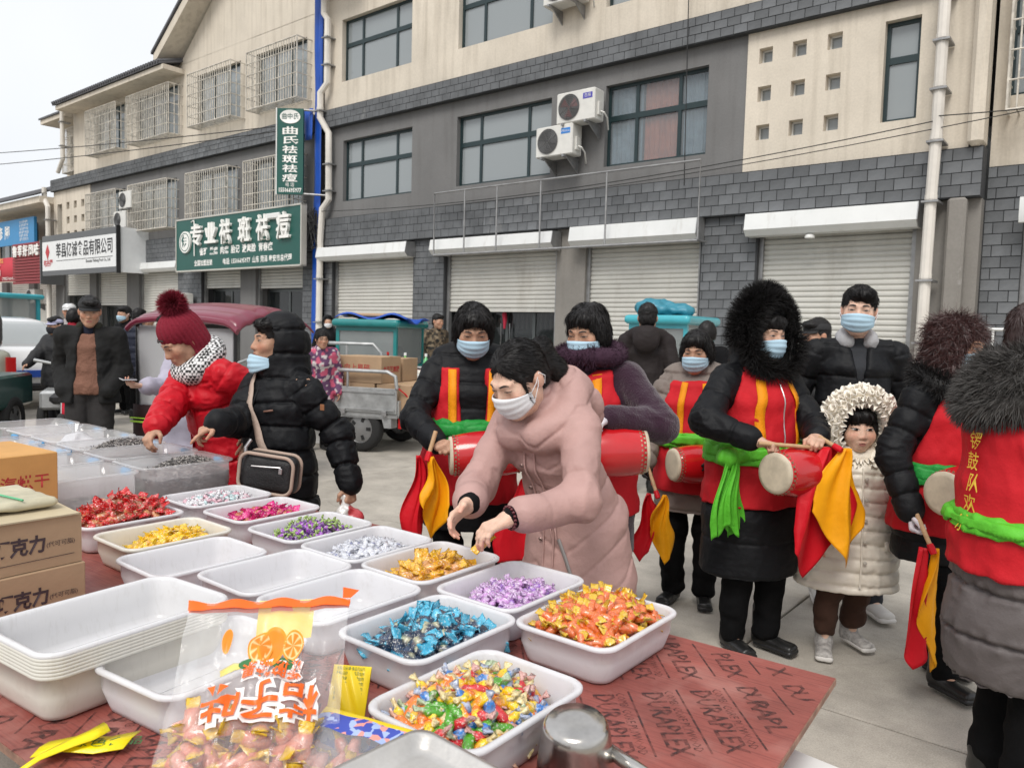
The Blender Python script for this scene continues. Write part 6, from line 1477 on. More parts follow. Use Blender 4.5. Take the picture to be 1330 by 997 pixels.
    def trousers(s, m, r=(.088, .066, .052), zc=.045, name='trousers', wr=.004, h=None, flare=None):
        F = Field(); k = s.H/1.62
        F.eco(s.pel+A3(0, 0, -.02), s.pel+A3(0, 0, .08), .15*k, .11*k, .14*k, .1*k, (1, 0, 0), .04)
        for i in (1, -1): F.cap(s.hip[i]+A3(0, 0, -.02), s.kn[i], r[0]*k, r[1]*k, .03); a = s.ank[i]+A3(0, 0, zc-.035*s.H+.03); F.cap(s.kn[i], a, r[1]*k, r[2]*k, .03)
        if zc is not None and s.kn[1][2] > .2: F.plane((0, 0, zc), (0, 0, -1))
        V, G = F.mesh(h or max(.009, s.h*1.4), .03); N = vnormals(V, G); kz = np.min([np.abs(V[:, 2]-s.kn[i][2]) for i in (1, -1)], 0); az = np.abs(V[:, 2]-.12)
        D = (vnoise(V*np.array([1, 1, 1.8]), 14, 4)*1.3+vnoise(V, 34, 5)*.6)*wr*2*(1+1.5*np.exp(-(kz/.1)**2)+1.2*np.exp(-(az/.06)**2)); V = V+N*D[:, None]
        return mk(name, V, G, m, s.t, True)
    def shoes(s, m, sole=None, boot=0, big=1):
        for i in (1, -1):
            F = Field(); k = s.H/1.62*big; a = s.ank[i]; t = s.toe[i]; sd = np.cross(t, Z); g = A3(a[0], a[1], a[2]-.035*s.H)
            F.eco(g-t*.035*k+A3(0, 0, .035*k), g+t*.14*k+A3(0, 0, .026*k), .036*k, .034*k, .041*k, .025*k, sd, .02); F.cap(g-t*.02+A3(0, 0, .05*k), g-t*.02+A3(0, 0, (.1+boot)*k), .043*k, .046*k, .03); F.plane(g+A3(0, 0, .012), (0, 0, -1))
            V, G = F.mesh(.008, .02); V = V+vnormals(V, G)*(vnoise(V, 45, 3)*.003)[:, None]; o = mk('shoe', V, G, m, s.t, True)
            F = Field(); F.eco(g-t*.038*k+A3(0, 0, .012), g+t*.145*k+A3(0, 0, .012), .04*k, .02*k, .045*k, .02*k, sd, .02); F.plane(g+A3(0, 0, .026), (0, 0, 1)); F.plane(g+A3(0, 0, .001), (0, 0, -1)); V, G = F.mesh(.007, .02); mk('sole', V, G, sole or M_black, o, True)
    def ribbon(s, xz, w, m, name='strap', F=None, off=.004, d=(0, 1, 0), start=-.5, up=True):
        """a strap laid on the clothes: points (x,z) in upper-body axes, dropped on from the front (or the back)"""
        F = F or s.vf; M = s.U; P = []; xz = np.array(xz, float); n = len(xz)
        for q in range(n):
            tg = xz[min(n-1, q+1)]-xz[max(0, q-1)]; tg /= np.linalg.norm(tg); nn = np.array([-tg[1], tg[0]])
            for e in (-.5, 0, .5): P.append(xz[q]+nn*w*e)
        X = np.array([s.pel+M@A3(p[0], start, p[1]-.535*s.H) for p in P]); Y = project(F, X, M@A3(*d), 1.2, 90, off).reshape(n, 3, 3)
        V, G = sheet(Y, .003); return mk(name, V, G, m, s.t, True)
def fur(person, name, curve, r, n, L, m, seed=1, grav=.5, width=.0035, curl=.45, parent=None, tube=True, out=None):
    """a thick fur trim along a curve: soft core tube with thousands of tapering hairs"""
    C = np.array(curve); b = MB().tube(C, [r*.75]*len(C), 10); o = b.build(name, m, parent or person.t, True)
    R = np.random.default_rng(seed); t = R.random(n)*(len(C)-1.001); i = t.astype(int); f = (t-i)[:, None]; p = C[i]*(1-f)+C[i+1]*f; tg = C[i+1]-C[i]; tg /= np.linalg.norm(tg, axis=1, keepdims=True)
    d = R.normal(0, 1, (n, 3)); d -= tg*np.sum(d*tg, 1, keepdims=True); d /= np.linalg.norm(d, axis=1, keepdims=True)
    if out is not None: q = p-np.array(out); q /= np.linalg.norm(q, axis=1, keepdims=True); d = d+q*.6; d /= np.linalg.norm(d, axis=1, keepdims=True)
    V, F = strands(p+d*r*.5, d, L, width, curl, grav, 3, seed=seed); mk('fur_hair', V, F, m, o, True)['kind'] = 'stuff'; return o
def cap_hat(p, m, brim=True, z=.05, name='cap', r=(.087, .104, .066)):
    F = Field(); F.ell(p.hl(0, .014, z), A3(*r)*p.hs, p.Hd, .02); F.plane(p.hl(0, 0, z-.012), -p.Hd[:, 2])
    V, G = F.mesh(max(.007, p.h), .02); V = V+vnormals(V, G)*(vnoise(V, 30, 3)*.004)[:, None]; o = mk(name, V, G, m, p.t, True)
    if brim:
        rows = [[p.hl(.078*math.sin(a)*(1+.0*q), -.085*math.cos(a)*1.0-.06*q*max(0, math.cos(a))**.7+.01, z-.006-.014*q-.012*abs(math.sin(a))*q) for a in np.linspace(-1.25, 1.25, 15)] for q in (-.1, .3, .7, 1)]
        V, G = sheet(np.array(rows), .004); mk('brim', V, G, m, o, True)
    return o
def cloth(name, top, size, m, label=None, cat=None, folds=3, amp=.03, parent=None, dirx=(1, 0, 0), diry=(0, -1, 0), shape=None, nu=26, nv=30, seed=0, th=.0014):
    """hanging cloth: gathered at the top point, spreading into folds below; shape(u) gives the length at each place across"""
    top = A3(*top); dx = A3(*dirx); dy = A3(*diry); r = np.random.default_rng(seed); ph = r.uniform(0, 6, 3); Pg = []
    for j in range(nv):
        v = j/(nv-1); row = []
        for k in range(nu):
            u = -1+2*k/(nu-1); L = size[1]*(shape(u) if shape else 1); w = size[0]*(.12+.88*min(1, v*1.25)**.8)
            q = top+dx*(u*w/2)+A3(0, 0, -L*v)+dy*(amp*(1-2*abs(math.sin(u*folds*.9+ph[0]+v*.9))**.8)*(.25+v*.9)+amp*.35*math.sin(u*folds*3.3+ph[1]+v*3))+dx*(.012*math.sin(v*7+ph[2]))
            row.append(q)
        Pg.append(row)
    V, F = sheet(np.array(Pg), th); return mk(name, V, F, m, parent, True)

def ruffle(p, name, ring, r, rows, m, ctr, amp=.01, out=.03):
    """rows of gathered lace round a ring"""
    C = np.array(ring); n = len(C); t = np.gradient(C, axis=0); t /= np.linalg.norm(t, axis=1, keepdims=True); o = C-np.array(ctr); o -= t*np.sum(o*t, 1, keepdims=True); o /= np.linalg.norm(o, axis=1, keepdims=True); f = np.cross(t, o)
    MB().tube(list(C), [r*.95]*n, 12).build(name, m, p.t, True); base = p.t.children[-1]; s = np.linspace(0, n-1.001, 520); i = s.astype(int); w = (s-i)[:, None]; R = np.random.default_rng(3)
    L = lambda A: A[i]*(1-w)+A[i+1]*w
    Cc, oo, ff, tt = L(C), L(o), L(f), L(t)
    for q, b in enumerate(np.linspace(-2.2, 2.2, rows)):
        d = oo*math.cos(b)+ff*math.sin(b); e = -oo*math.sin(b)+ff*math.cos(b); ph = R.uniform(0, 6); k = np.linspace(0, 1, 520)[:, None]; wv = np.sin(k*math.pi*2*34+ph+1.4*np.sin(k*41+ph))
        G = np.stack([Cc+d*r*.75, Cc+d*(r+out*.55)+e*wv*amp*.6, Cc+d*(r+out*(.9+.2*np.sin(k*70+ph)))+e*wv*amp*1.3+tt*np.cos(k*150)*.003], 0)
        V, F = sheet(G, .0012); mk('lace', V, F, m, base, True)
# ================================================================ the people
def fab(name, col, rough=.55, bump=.18, bs=90, sheen=0, var=.1, spec=.25, **k): return mat(name, col, rough, bump=bump, bscale=bs, sheen=sheen, var=var, vscale=7, spec=spec, **{'crinkle': .3, 'cscale': 13, **k})
M_blackp = fab('black_puffer', (.0055, .006, .0075), .6, spec=.22); M_blackw = fab('black_cloth', (.006, .006, .007), .85, spec=.15); M_red = fab('vest_red', (.52, .012, .02), .75, bump=.2, bs=60, crinkle=.5, cscale=9); M_redp = fab('red_puffer', (.5, .006, .016), .5); M_pink = fab('pink_puffer', (.44, .275, .25), .6)
M_brown = fab('taupe_puffer', (.2, .165, .145), .6); M_greyp = fab('grey_brown_puffer', (.115, .1, .098), .55); M_purple = fab('plum_fleece', (.03, .009, .022), .95, bump=.6, bs=130, sheen=.35); M_cream_p = fab('cream_puffer', (.76, .7, .6), .42, spec=.5); M_trouser = fab('black_trousers', (.005, .005, .0055), .9, spec=.12); M_dkbrown = fab('dark_brown_puffer', (.02, .015, .015), .7)
M_strap = fab('strap_orange', (.8, .28, .005), .6, bump=.3, bs=120); M_green_s = fab('sash_green', (.1, .46, .03), .55, bump=.3, bs=60); M_green_d = fab('sash_dark_green', (.02, .26, .045), .5, bump=.3, bs=60)
M_yel = fab('flag_yellow', (.85, .36, .005), .5, bump=.15, bs=60); M_redf = fab('flag_red', (.55, .006, .015), .5, bump=.15, bs=60); M_stick = mat('stick_wood', (.48, .3, .16), .6, var=.2, vscale=30)
M_shoe = mat('black_shoe', (.012, .012, .012), .35, bump=.1, bscale=60); M_furb = mat('black_fur', (.012, .011, .011), .6, spec=.3); M_furg = mat('grey_fur', (.075, .07, .066), .6, spec=.3); M_furc = mat('cream_lace', (.86, .81, .72), .8); M_gold = mat('gold_print', (.75, .5, .05), .5)
M_pomp = mat('crimson_knit', (.2, .006, .022), .9, bump=.5, bscale=110)
def setd(p, i, d, pn=None):
    p.hd[i] = nrm(p.Rw.T@A3(*d)); 
    if pn is not None: p.pn[i] = nrm(p.Rw.T@A3(*pn))
def slim(k=1, d=1): return [(.3, .19*k, .15*d), (.44, .19*k, .15*d), (.535, .182*k, .145*d), (.63, .16*k, .13*d), (.73, .163*k, .125*d), (.785, .14*k, .1*d)]
def sash(p, rows, z=.6, w=.05, m=None, dl=.034, name='sash'):
    vf = getattr(p, 'vf', None)
    o = p.shell(rows, dl, z-w/2, z+w/2, m or M_green_s, name, wr=.006, yoke=False, h=.008, seed=12)
    o2 = p.shell(rows, dl+.008, z-w*.2, z+w*.32, m or M_green_s, 'sash_fold', wr=.006, yoke=False, h=.008, seed=14); p.vf = vf; return o
def straps(p, xs=(.085, -.085), z0=.6, z1=.83, w=.04, m=None, F=None):
    k = p.H
    for x in xs:
        n = 16; p.ribbon([(x*(1-.25*max(0, (q/(n-1)-.6))/.4)*1.0, (z0+(z1-z0)*q/(n-1))*k) for q in range(n)], w, m or M_strap, 'shoulder_strap', F)
def drum(loc, axis, label, L=.31, r=.082, mid=.104):
    t = thing('waist_drum', label, 'drum', tuple(loc), 0, 'red waist drums'); ax = nrm(A3(*axis)); c = A3(0, 0, 0); b = MB(); pr = [(r*1.0+(mid-r)*math.sin(math.pi*q)**.8, -L/2+L*q) for q in np.linspace(0, 1, 15)]
    b.lathe(pr, 32, c, ax); b.build('barrel', mat('drum_red', (.5, .008, .012), .22, coat=.5, var=.12, vscale=8), t, True)
    for e in (-1, 1):
        h = MB(); z = e*L/2; h.lathe([(r*1.02, z-e*.022), (r*1.03, z-e*.004), (r*1.0, z+e*.004), (r*.8, z+e*.006), (.001, z+e*.006)] if e > 0 else [(.001, z+e*.006), (r*.8, z+e*.006), (r*1.0, z+e*.004), (r*1.03, z-e*.004), (r*1.02, z-e*.022)], 32, c, ax); o = h.build('drumhead', mat('drum_skin', (.55, .48, .36), .6, var=.2, vscale=20), t, True)
        a = nrm(np.cross(ax, A3(0, 0.3, 1))); bb = np.cross(ax, a); s = MB()
        for row in (.016, .03):
            for k in range(30):
                q = 2*math.pi*(k+(.5 if row > .02 else 0))/30; d = a*math.cos(q)+bb*math.sin(q); s.obox(ax*(z-e*row)+d*(r*1.045), d, ax, (.004, .004, .004))
        s.build('stud', mat('stud_brass', (.35, .27, .17), .4, metal=.7), o)
    return t
def flag(top, tip, label, rot=0, yw=(.2, .3), rd=(.2, .34), seed=1, stickL=None, sepa=.05):
    """signal flag pair: wooden stick from the hand, red and orange cloths tied at its end"""
    top = A3(*top); tip = A3(*tip); t = thing('drum_flag', label, 'flag', tuple(tip), 0, 'red and orange drum flags'); MB().tube([top-tip, A3(0, 0, 0)], .009, 10).build('stick', M_stick, t)
    MB().lathe([(.012, -.02), (.014, 0), (.012, .02)], 10, (0, 0, 0), nrm(top-tip)).build('tie', M_redf, t)
    dx = A3(math.cos(rot), math.sin(rot), 0); dy = A3(math.sin(rot), -math.cos(rot), 0)
    cloth('red_cloth', -dx*sepa*.5-dy*.03, rd, M_redf, parent=t, dirx=dx, diry=dy, folds=2.2, amp=.03, shape=lambda u: .62+.38*(1-abs(u+.35))**1.0, seed=seed); cloth('orange_cloth', dx*sepa*.5+dy*.015, yw, M_yel, parent=t, dirx=dx, diry=dy, folds=2.0, amp=.03, shape=lambda u: .6+.4*(1-abs(u-.2))**1.0, seed=seed+3); return t
def stick(a, b, label):
    a = A3(*a); b = A3(*b); o = MB().tube([A3(0, 0, 0), b-a], .0085, 10).build('drumstick', M_stick, None, True, loc=tuple(a)); tag(o, label, 'drumstick', 'drumsticks'); return o
# ---- woman in pink, sorting sweets
p = P('woman in a pink puffer coat and white mask bending over the sweets', (.225, 2.6), -40, 1.54, shw=.09, lean=32, hyaw=-8, hpitch=31, skin=SKIN_FAIR, h=.005, lh=(.01, 2.07, .945), rh=(-.115, 2.2, .95), lp=(.7, .3, -.6), rp=(-.6, .2, -.7), hipdy=.02)
setd(p, -1, (-.62, -.75, -.55), (.75, -.5, -.55)); setd(p, 1, (-.9, -.3, -.42), (.25, .2, -.9)); p.curl[-1] = (.25, .35, .45, .5); p.curl[1] = (.45, .42, .4, .45); p.thumb = {-1: .2, 1: .9}; p.spread[-1] = .8
p.body().face(.16, look=-.1).mask(M_maskw).hair('pony', n=2600)
rows = [(.235, .215, .2, .01), (.4, .2, .18, .01), (.535, .175, .155), (.6, .142, .125), (.64, .135, .12), (.73, .142, .115), (.785, .115, .09)]
def pinkhood(F):
    for a in np.linspace(-1.15, math.pi+1.15, 17): F.ell(p.um(.105*math.cos(a), .02+.12*math.sin(a), .812+.028*max(-.3, math.sin(a))), (.045, .045, .052), p.U, .035, tag='hood')
    F.ell(p.um(0, .15, .775), (.125, .07, .12), p.U, .05, tag='hood')
p.coat(rows, .40, M_pink, 'pink_coat', (.06, .054, .052), cuff=.82, puff=(.1, .0055, .5), spuff=(.2, .003), extra=pinkhood, collar=.06, wr=.005, seed=21, scale2=13)
for i in (1, -1):
    d = nrm(p.wr[i]-p.el[i]); F = Field(); F.cap(p.wr[i]-d*.085, p.wr[i]-d*.008, .04, .0345, .01); V, G = F.mesh(.006, .02); V = V+vnormals(V, G)*(vnoise(V, 60, 2)*.004)[:, None]; mk('knit_cuff', V, G, M_blackw, p.t, True)
b = MB(); d = nrm(p.wr[1]-p.el[1]); u1 = nrm(np.cross(d, Z)); u2 = np.cross(d, u1)
for q in np.linspace(0, 2*math.pi, 19)[:-1]: b.lathe([(.0005, -.0045), (.004, -.003), (.005, 0), (.004, .003), (.0005, .0045)], 8, p.wr[1]+d*.008+(u1*math.cos(q)+u2*math.sin(q))*.031)
b.build('bead_bracelet', mat('bead_maroon', (.09, .01, .015), .25), p.t, True)
MB().tube(list(project(p.cf, [A3(.04, -.7, .78), A3(.065, -.7, .72), A3(.09, -.7, .66)], A3(0, 1, 0), 1.2, 90, .006)), .006, 8).build('pocket_zip', mat('zip_grey', (.3, .28, .27), .4, metal=.5), p.t)
F = Field(); F.P = [q for q in p.cf.P if q[5][0] in ('torso', 'yoke')]
for dx_ in (-.02, .02): MB().tube([project(F, [p.um(dx_, -.6, z)], p.U@A3(0, 1, 0), 1, 90, .006)[0] for z in np.linspace(.5, .785, 30)], .0035, 6).build('placket_seam', M_pink, p.t, True)
MB().tube([project(F, [p.um(x, -.6, .615)], p.U@A3(0, 1, 0), 1, 90, .004)[0] for x in np.linspace(-.12, .12, 26)], .005, 6).build('waist_seam', M_pink, p.t, True)
for x in (.012, .03): MB().tube([project(F, [p.um(x, -.6, .61)], p.U@A3(0, 1, 0), 1, 90, .006)[0], p.um(x+.005, -.165, .57), p.um(x+.012, -.16, .53)], .003, 6).build('drawstring', M_pink, p.t, True)
for k in range(4): MB().lathe([(.0005, .004), (.007, .003), (.008, 0)], 12, project(F, [p.um(-.032, -.6, .56+.06*k)], p.U@A3(0, 1, 0), 1, 90, .008)[0], tuple(-(p.U@A3(0, 1, 0)))).build('snap_button', mat('snap_pink', (.3, .2, .18), .3, metal=.4), p.t)
pink = p
tips = [p.world(q) for q in p.tips[1]]; o = link('gold_sweet', bpy.data.objects['gold_sweet'].data); o.location = tuple((tips[0]+tips[1]+tips[4])/3); o.rotation_euler = (.4, -.5, .7); tag(o, 'gold wrapped sweet held between the fingers of the pink coat woman', 'sweet')
# ---- drummer behind her left: black jacket, open red vest
p = P('drummer in a black jacket and open red vest with bob hair and blue mask', (-.19, 3.55), 4, 1.6, hyaw=4, hpitch=20, skin=SKIN_OLD, h=.006, rh=(-.30, 3.2, .965), rp=(-.8, .3, -.3), lh=(-.0, 3.25, .97), lp=(.8, .4, -.3))
setd(p, -1, (.25, -.7, .1), (.5, 0, -.8)); p.curl[-1] = 1.05
p.body().face(.3, mouth=False).mask().hair('bob', n=2200, seed=3)
rows = slim(1.1, 1.05); p.coat(rows, .55, M_blackp, 'black_jacket', (.063, .058, .05), cuff=.92, puff=(.12, .007), spuff=(.1, .008), collar=.07, hood='down', seed=5)
p.shell(rows, .02, .42, .8, M_red, 'red_vest', cut=lambda F: (F.eco(p.um(.0, -.2, .86), p.um(.02, -.2, .58), .08, .17, .05, .17, (1, 0, 0), .01, 's'), F.cap(p.sh[1], p.el[1], .076, .068, .01, 's'), F.cap(p.sh[-1], p.el[-1], .076, .068, .01, 's')))
for s_ in (.085, -.075): p.ribbon([(s_*(1.05+.1*q/11), (.6+.215*q/11)*p.H) for q in range(12)], .036, M_strap, 'shoulder_strap')
sash(p, rows, .625, .06, M_green_d); p.trousers(M_trouser); p.shoes(M_shoe)
drum((-.1, 3.2, .935), (1, .15, .05), 'red drum with studded skin held before the black jacketed drummer', .3, .078, .098)
flag((-.31, 3.165, 1.03), (-.335, 3.13, .93), 'drum flag hanging point down beside the black jacketed drummer', .5, (.12, .36), (.12, .42), 4)
cloth('red_apron', (.06, 3.22, .83), (.24, .36), M_redf, folds=2, amp=.02); tag(bpy.data.objects['red_apron'], 'red cloth hanging under the drum behind the pink coat', 'cloth')
# ---- drummer in plum fleece
p = P('drummer in a plum fleece coat and red vest with white gloves', (.345, 3.34), -28, 1.6, hyaw=-8, hpitch=14, skin=SKIN_OLD, h=.006, rh=(.1, 3.05, 1.02), rp=(-.7, .3, -.5), lh=(.38, 3.02, 1.12), lp=(.9, .3, -.5))
p.glove[1] = p.glove[-1] = (.62, .57, .6); setd(p, 1, (-.6, -.7, -.15), (-.2, .2, -.9)); p.curl[1] = .8; p.curl[-1] = .8
p.body().face(.3, mouth=False).mask().hair('bob', n=2200, seed=9)
rows = [(.33, .21, .18)]+slim(1.08, 1.05)[1:]; p.coat(rows, .47, M_purple, 'plum_coat', (.068, .064, .055), cuff=.93, collar=.07, wr=.006, seed=8)
q = [p.um(.14*math.cos(a)*.85, -.02+.1*math.sin(a), .845+.0*a+.025*max(0, math.sin(a))) for a in np.linspace(-2.1, 5.2, 26)]; fur(p, 'plush_collar', q, .055, 5200, .03, mat('plum_plush', (.035, .01, .026), .9), 4, width=.003)
p.shell(rows, .018, .43, .81, M_red, 'red_vest', cut=lambda F: (F.cap(p.sh[1], p.el[1], .084, .078, .01, 's'), F.cap(p.sh[-1], p.el[-1], .084, .078, .01, 's'), F.ell(p.um(0, -.1, .84), (.06, .12, .08), None, .01, 's')))
straps(p, (.09, -.08), .6, .8, .036); sash(p, rows, .59, .04, M_green_s); p.trousers(M_trouser); p.shoes(M_shoe)
for k, (x, z) in enumerate(((.055, .745), (.065, .735), (.075, .745))): p.ribbon([(x, z*p.H), (x+.012, (z+.006)*p.H)], .006, M_gold, 'gold_mark', off=.003)
drum((.385, 3.03, .985), (1, .05, .04), 'red drum half hidden by the pink coat beside the plum drummer', .3, .085, .105)
# ---- short drummer in taupe coat
p = P('short drummer in a taupe coat and red vest with a pale mask', (.99, 4.12), -22, 1.5, hyaw=-4, hpitch=8, skin=SKIN_OLD, h=.0065, rh=(.71, 3.98, .79), rp=(-.6, .6, -.2), lh=(1.05, 3.85, .85))
p.glove[-1] = (.012, .011, .011); setd(p, -1, (-.1, -.25, -1), (.9, -.3, 0)); p.curl[-1] = 1.0
p.body().face(.35, mouth=False).mask(M_maskb).hair('bob', n=2000, seed=14)
rows = slim(1.05, 1.05); p.coat(rows, .52, M_brown, 'taupe_coat', (.07, .064, .054), cuff=.93, puff=(.09, .01), spuff=(.075, .012), collar=.075, hood='down', seed=31)
p.shell(rows, .018, .42, .81, M_red, 'red_vest', cut=lambda F: (F.cap(p.sh[1], p.el[1], .078, .072, .01, 's'), F.cap(p.sh[-1], p.el[-1], .078, .072, .01, 's')))
straps(p, (.08, -.055), .58, .82, .034); sash(p, rows, .605, .05, M_green_s); p.trousers(M_trouser, (.085, .072, .07)); p.shoes(M_shoe)
for q in range(2): p.ribbon([(-.1+.02*q+.004*j, (.6-.012*j+.0*q)*p.H) for j in range(8)], .03, M_green_s, 'sash_end')
drum((.97, 3.9, .80), (1, .25, 0), 'red drum at the waist of the short taupe coated drummer', .3, .08, .1)
flag((.705, 3.95, .80), (.75, 3.86, .645), 'drum flag held low by the black gloved drummer', .2, (.14, .36), (.15, .36), 9)
# ---- drummer in the fur hood
p = P('drummer in a black fur hood and red vest with bright green sash', (1.13, 3.55), 22, 1.6, hyaw=6, hpitch=2, skin=SKIN, h=.0055, rh=(1.03, 3.2, 1.02), rp=(-.9, .3, -.35), lh=(1.3, 3.24, 1.03), lp=(.8, .5, -.3), feet={-1: (-.09, -.02, 0, -.1), 1: (.07, -.06, 0, .35)})
setd(p, -1, (.75, -.45, -.15), (.15, -.2, -1)); setd(p, 1, (-.35, -.8, .05), (-.3, 0, -.9)); p.curl[-1] = 1.0; p.curl[1] = .8; p.thumb = {-1: .8, 1: .8}
p.body().face(.42, mouth=False).mask().hair('fringe', n=1600, seed=5)
rows = [(.2, .24, .2), (.4, .23, .185), (.535, .205, .17), (.63, .185, .155), (.73, .185, .145), (.785, .15, .11)]
p.coat(rows, .37, M_blackp, 'black_coat', (.07, .064, .052), cuff=.86, puff=(.16, .006), spuff=(.14, .006), hood='up', collar=.08, seed=41)
ring = [p.hl(.136*math.cos(a), -.045-.04*max(0, -math.sin(a)), .165*math.sin(a) if math.sin(a) > 0 else .16*math.sin(a)) for a in np.linspace(0, 2*math.pi, 34)]
fur(p, 'fur_trim', ring, .032, 11000, .06, M_furb, 3, grav=.1, curl=.4, width=.0028, out=p.hl(0, -.12, 0)); fur(p, 'fur_trim', [p.hl(.145*math.cos(a), .0, .02+.18*math.sin(a)) for a in np.linspace(-.3, math.pi+.3, 24)], .03, 6500, .06, M_furb, 7, grav=.1, curl=.5, width=.0034, out=p.hl(0, 0, 0))
p.shell(rows, .02, .435, .83, M_red, 'red_vest', cut=lambda F: (F.cap(p.sh[1]+A3(.02, 0, .0), p.el[1], .086, .078, .01, 's'), F.cap(p.sh[-1]-A3(.02, 0, 0), p.el[-1], .086, .078, .01, 's')), wr=.004)
straps(p, (.115, -.1), .6, .79, .04); sash(p, rows, .585, .06, M_green_s); MB().tube(list(np.array([project(p.vf, [p.pel+A3(.015, -.5, (z-.535)*p.H)], A3(0, 1, 0), 1.2, 90, .003)[0] for z in np.linspace(.61, .78, 14)])), .0035, 6).build('zip', mat('zip_silver', (.5, .48, .48), .3, metal=.8), p.t)
for k, (x, z) in enumerate(((.095, .745), (.1, .735), (.11, .742), (.1, .72))): p.ribbon([(x, z*p.H), (x+.018, (z+.007)*p.H)], .007, M_gold, 'gold_mark', off=.003)
p.trousers(M_trouser, (.095, .075, .06)); p.shoes(M_shoe, boot=.08)
k = p.local((.945, 3.32, .93)); F = Field(); F.ell(k, (.055, .045, .045), k=.02); F.ell(k+A3(.07, 0, .0), (.06, .035, .03), k=.02); V, G = F.mesh(.007, .02); V = V+vnormals(V, G)*(vnoise(V*A3(1, 1, .4), 45, 3)*.022)[:, None]; mk('sash_knot', V, G, M_green_s, p.t, True)
for j, (dx_, L, w) in enumerate(((-.03, .36, .2), (.035, .35, .17))): cloth('sash_tail', k+A3(dx_*.4, -.02-.015*j, .0), (w, L), M_green_s, parent=p.t, dirx=(.95, .3, 0), folds=4.2, amp=.02, shape=lambda u: .9+.1*math.sin(u*4), seed=22+j, nu=34)
drum((1.22, 3.2, .895), (.86, .5, -.03), 'red drum with pale head facing the viewer below two sticks', .31, .083, .105)
stick((1.02, 3.14, 1.02), (1.33, 3.17, 1.0), 'pale drumstick in the fur hooded drummer right fist'); 
fl = flag((1.29, 3.2, 1.045), (1.34, 3.13, 1.01), 'large orange and red drum flag hanging over the drum', .35, (.27, .5), (.34, .56), 15)
# ---- tall man in black jacket
p = P('tall man with short black hair in a black jacket and blue mask', (1.83, 4.12), -8, 1.76, hyaw=-16, hpitch=2, hroll=3, skin=SKIN_FAIR, h=.0065, female=False, shw=.118, feet={1: (.12, -.12, 0, .2), -1: (-.1, .1, 0, -.1)})
p.body().face(.4, mouth=False).mask().hair('short', n=2400, seed=17)
rows = [(.44, .215, .15), (.535, .215, .15), (.64, .185, .13), (.74, .18, .125), (.79, .14, .095)]
p.coat(rows, .76, M_blackp, 'black_jacket', (.068, .062, .054), cuff=.97, puff=(.16, .008), spuff=(.14, .01), collar=0, seed=51, open_=[(p.um(0, -.13, .87), p.um(0, -.19, .71), .1, .12, .012, .1)])
F = Field(); p.torso(F, rows, -.022); F.cap(p.neck, p.neck+A3(0, 0, .02), .068, .062, .03); F.plane(p.up(0, 0, .835), p.U[:, 2]); V, G = F.mesh(.01, .02); V = V+vnormals(V, G)*(vnoise(V, 30, 2)*.006)[:, None]; mk('grey_sweater', V, G, fab('charcoal_knit', (.035, .037, .042), .9), p.t, True)
b = Field(); 
for a in np.linspace(-.5, math.pi+.5, 9): b.ell(p.um(.068*math.cos(a), -.012+.06*math.sin(a), .828+.016*math.sin(a)), (.036, .034, .04), p.U, .04)
V, G = b.mesh(.008, .02); V = V+vnormals(V, G)*(vnoise(V, 40, 2)*.006)[:, None]; mk('fleece_hood', V, G, fab('pale_fleece', (.4, .4, .41), .95, bump=.5, bs=150), p.t, True)
p.trousers(fab('dark_jeans', (.02, .022, .028), .85)); p.shoes(mat('white_trainer', (.55, .53, .5), .6), mat('sole_white', (.6, .58, .55), .6))
MB().tube(list(project(p.cf, [p.um(.0, -.6, z) for z in (.70, .67, .62)], A3(0, 1, 0), .8, 90, .004)), .005, 6).build('zip', mat('zip_silver'), p.t)
# ---- girl in cream coat
p = P('little girl in a cream puffer coat with ruffled fur hood', (1.57, 3.5), -6, 1.14, lean=0, hpitch=5, skin=(.72, .47, .35), h=.005, hs=1.0, kid=True, shw=.115, feet={1: (.07, .1, 0, .35), -1: (-.09, -.02, 0, -.25)}, lh=(1.76, 3.45, .56), rh=(1.39, 3.42, .56))
p.body().face(.85, look=0, es=1.22).hair('fringe', n=1200, seed=6)
rows = [(.26, .235, .17), (.42, .215, .16), (.535, .2, .15), (.65, .18, .14), (.75, .165, .125), (.79, .145, .1)]
p.coat(rows, .33, M_cream_p, 'cream_coat', (.06, .056, .05), cuff=1.02, puff=(.062, .011), spuff=(.065, .011), hood='up', collar=.075, wr=.006, seed=61, h=.008)
ring = [p.hl(.128*math.cos(a), -.07+.02*abs(math.sin(a)), -.01+.155*math.sin(a)) for a in np.linspace(0, 2*math.pi, 34)]
ruffle(p, 'ruffle_trim', ring, .03, 9, M_furc, p.hl(0, -.1, 0)); ruffle(p, 'ruffle_trim', [p.hl(.142*math.cos(a), -.03, .0+.162*math.sin(a)) for a in np.linspace(-.6, math.pi+.6, 24)], .03, 7, M_furc, p.hl(0, -.0, 0))
p.trousers(fab('brown_joggers', (.055, .027, .018), .9), (.085, .075, .075), .09); p.shoes(mat('grey_trainer', (.42, .4, .38), .6, var=.5, vscale=45), mat('sole_white'), big=1.25)
for s_ in (1, -1): p.ribbon([(s_*.11+.008*q*s_*0, (.48-.0*q)*p.H+.0)for q in range(1)]+[(s_*.16, .48*p.H)], .04, M_cream_p, 'pocket_flap', F=p.cf, off=.014)
b = MB()
for z in np.linspace(.42, .74, 5): b.lathe([(.0005, .006), (.008, .004), (.009, 0)], 12, project(p.cf, [p.pel+A3(.018, -.5, (z-.535)*p.H)], A3(0, 1, 0), 1, 90, .012)[0], (0, -1, 0))
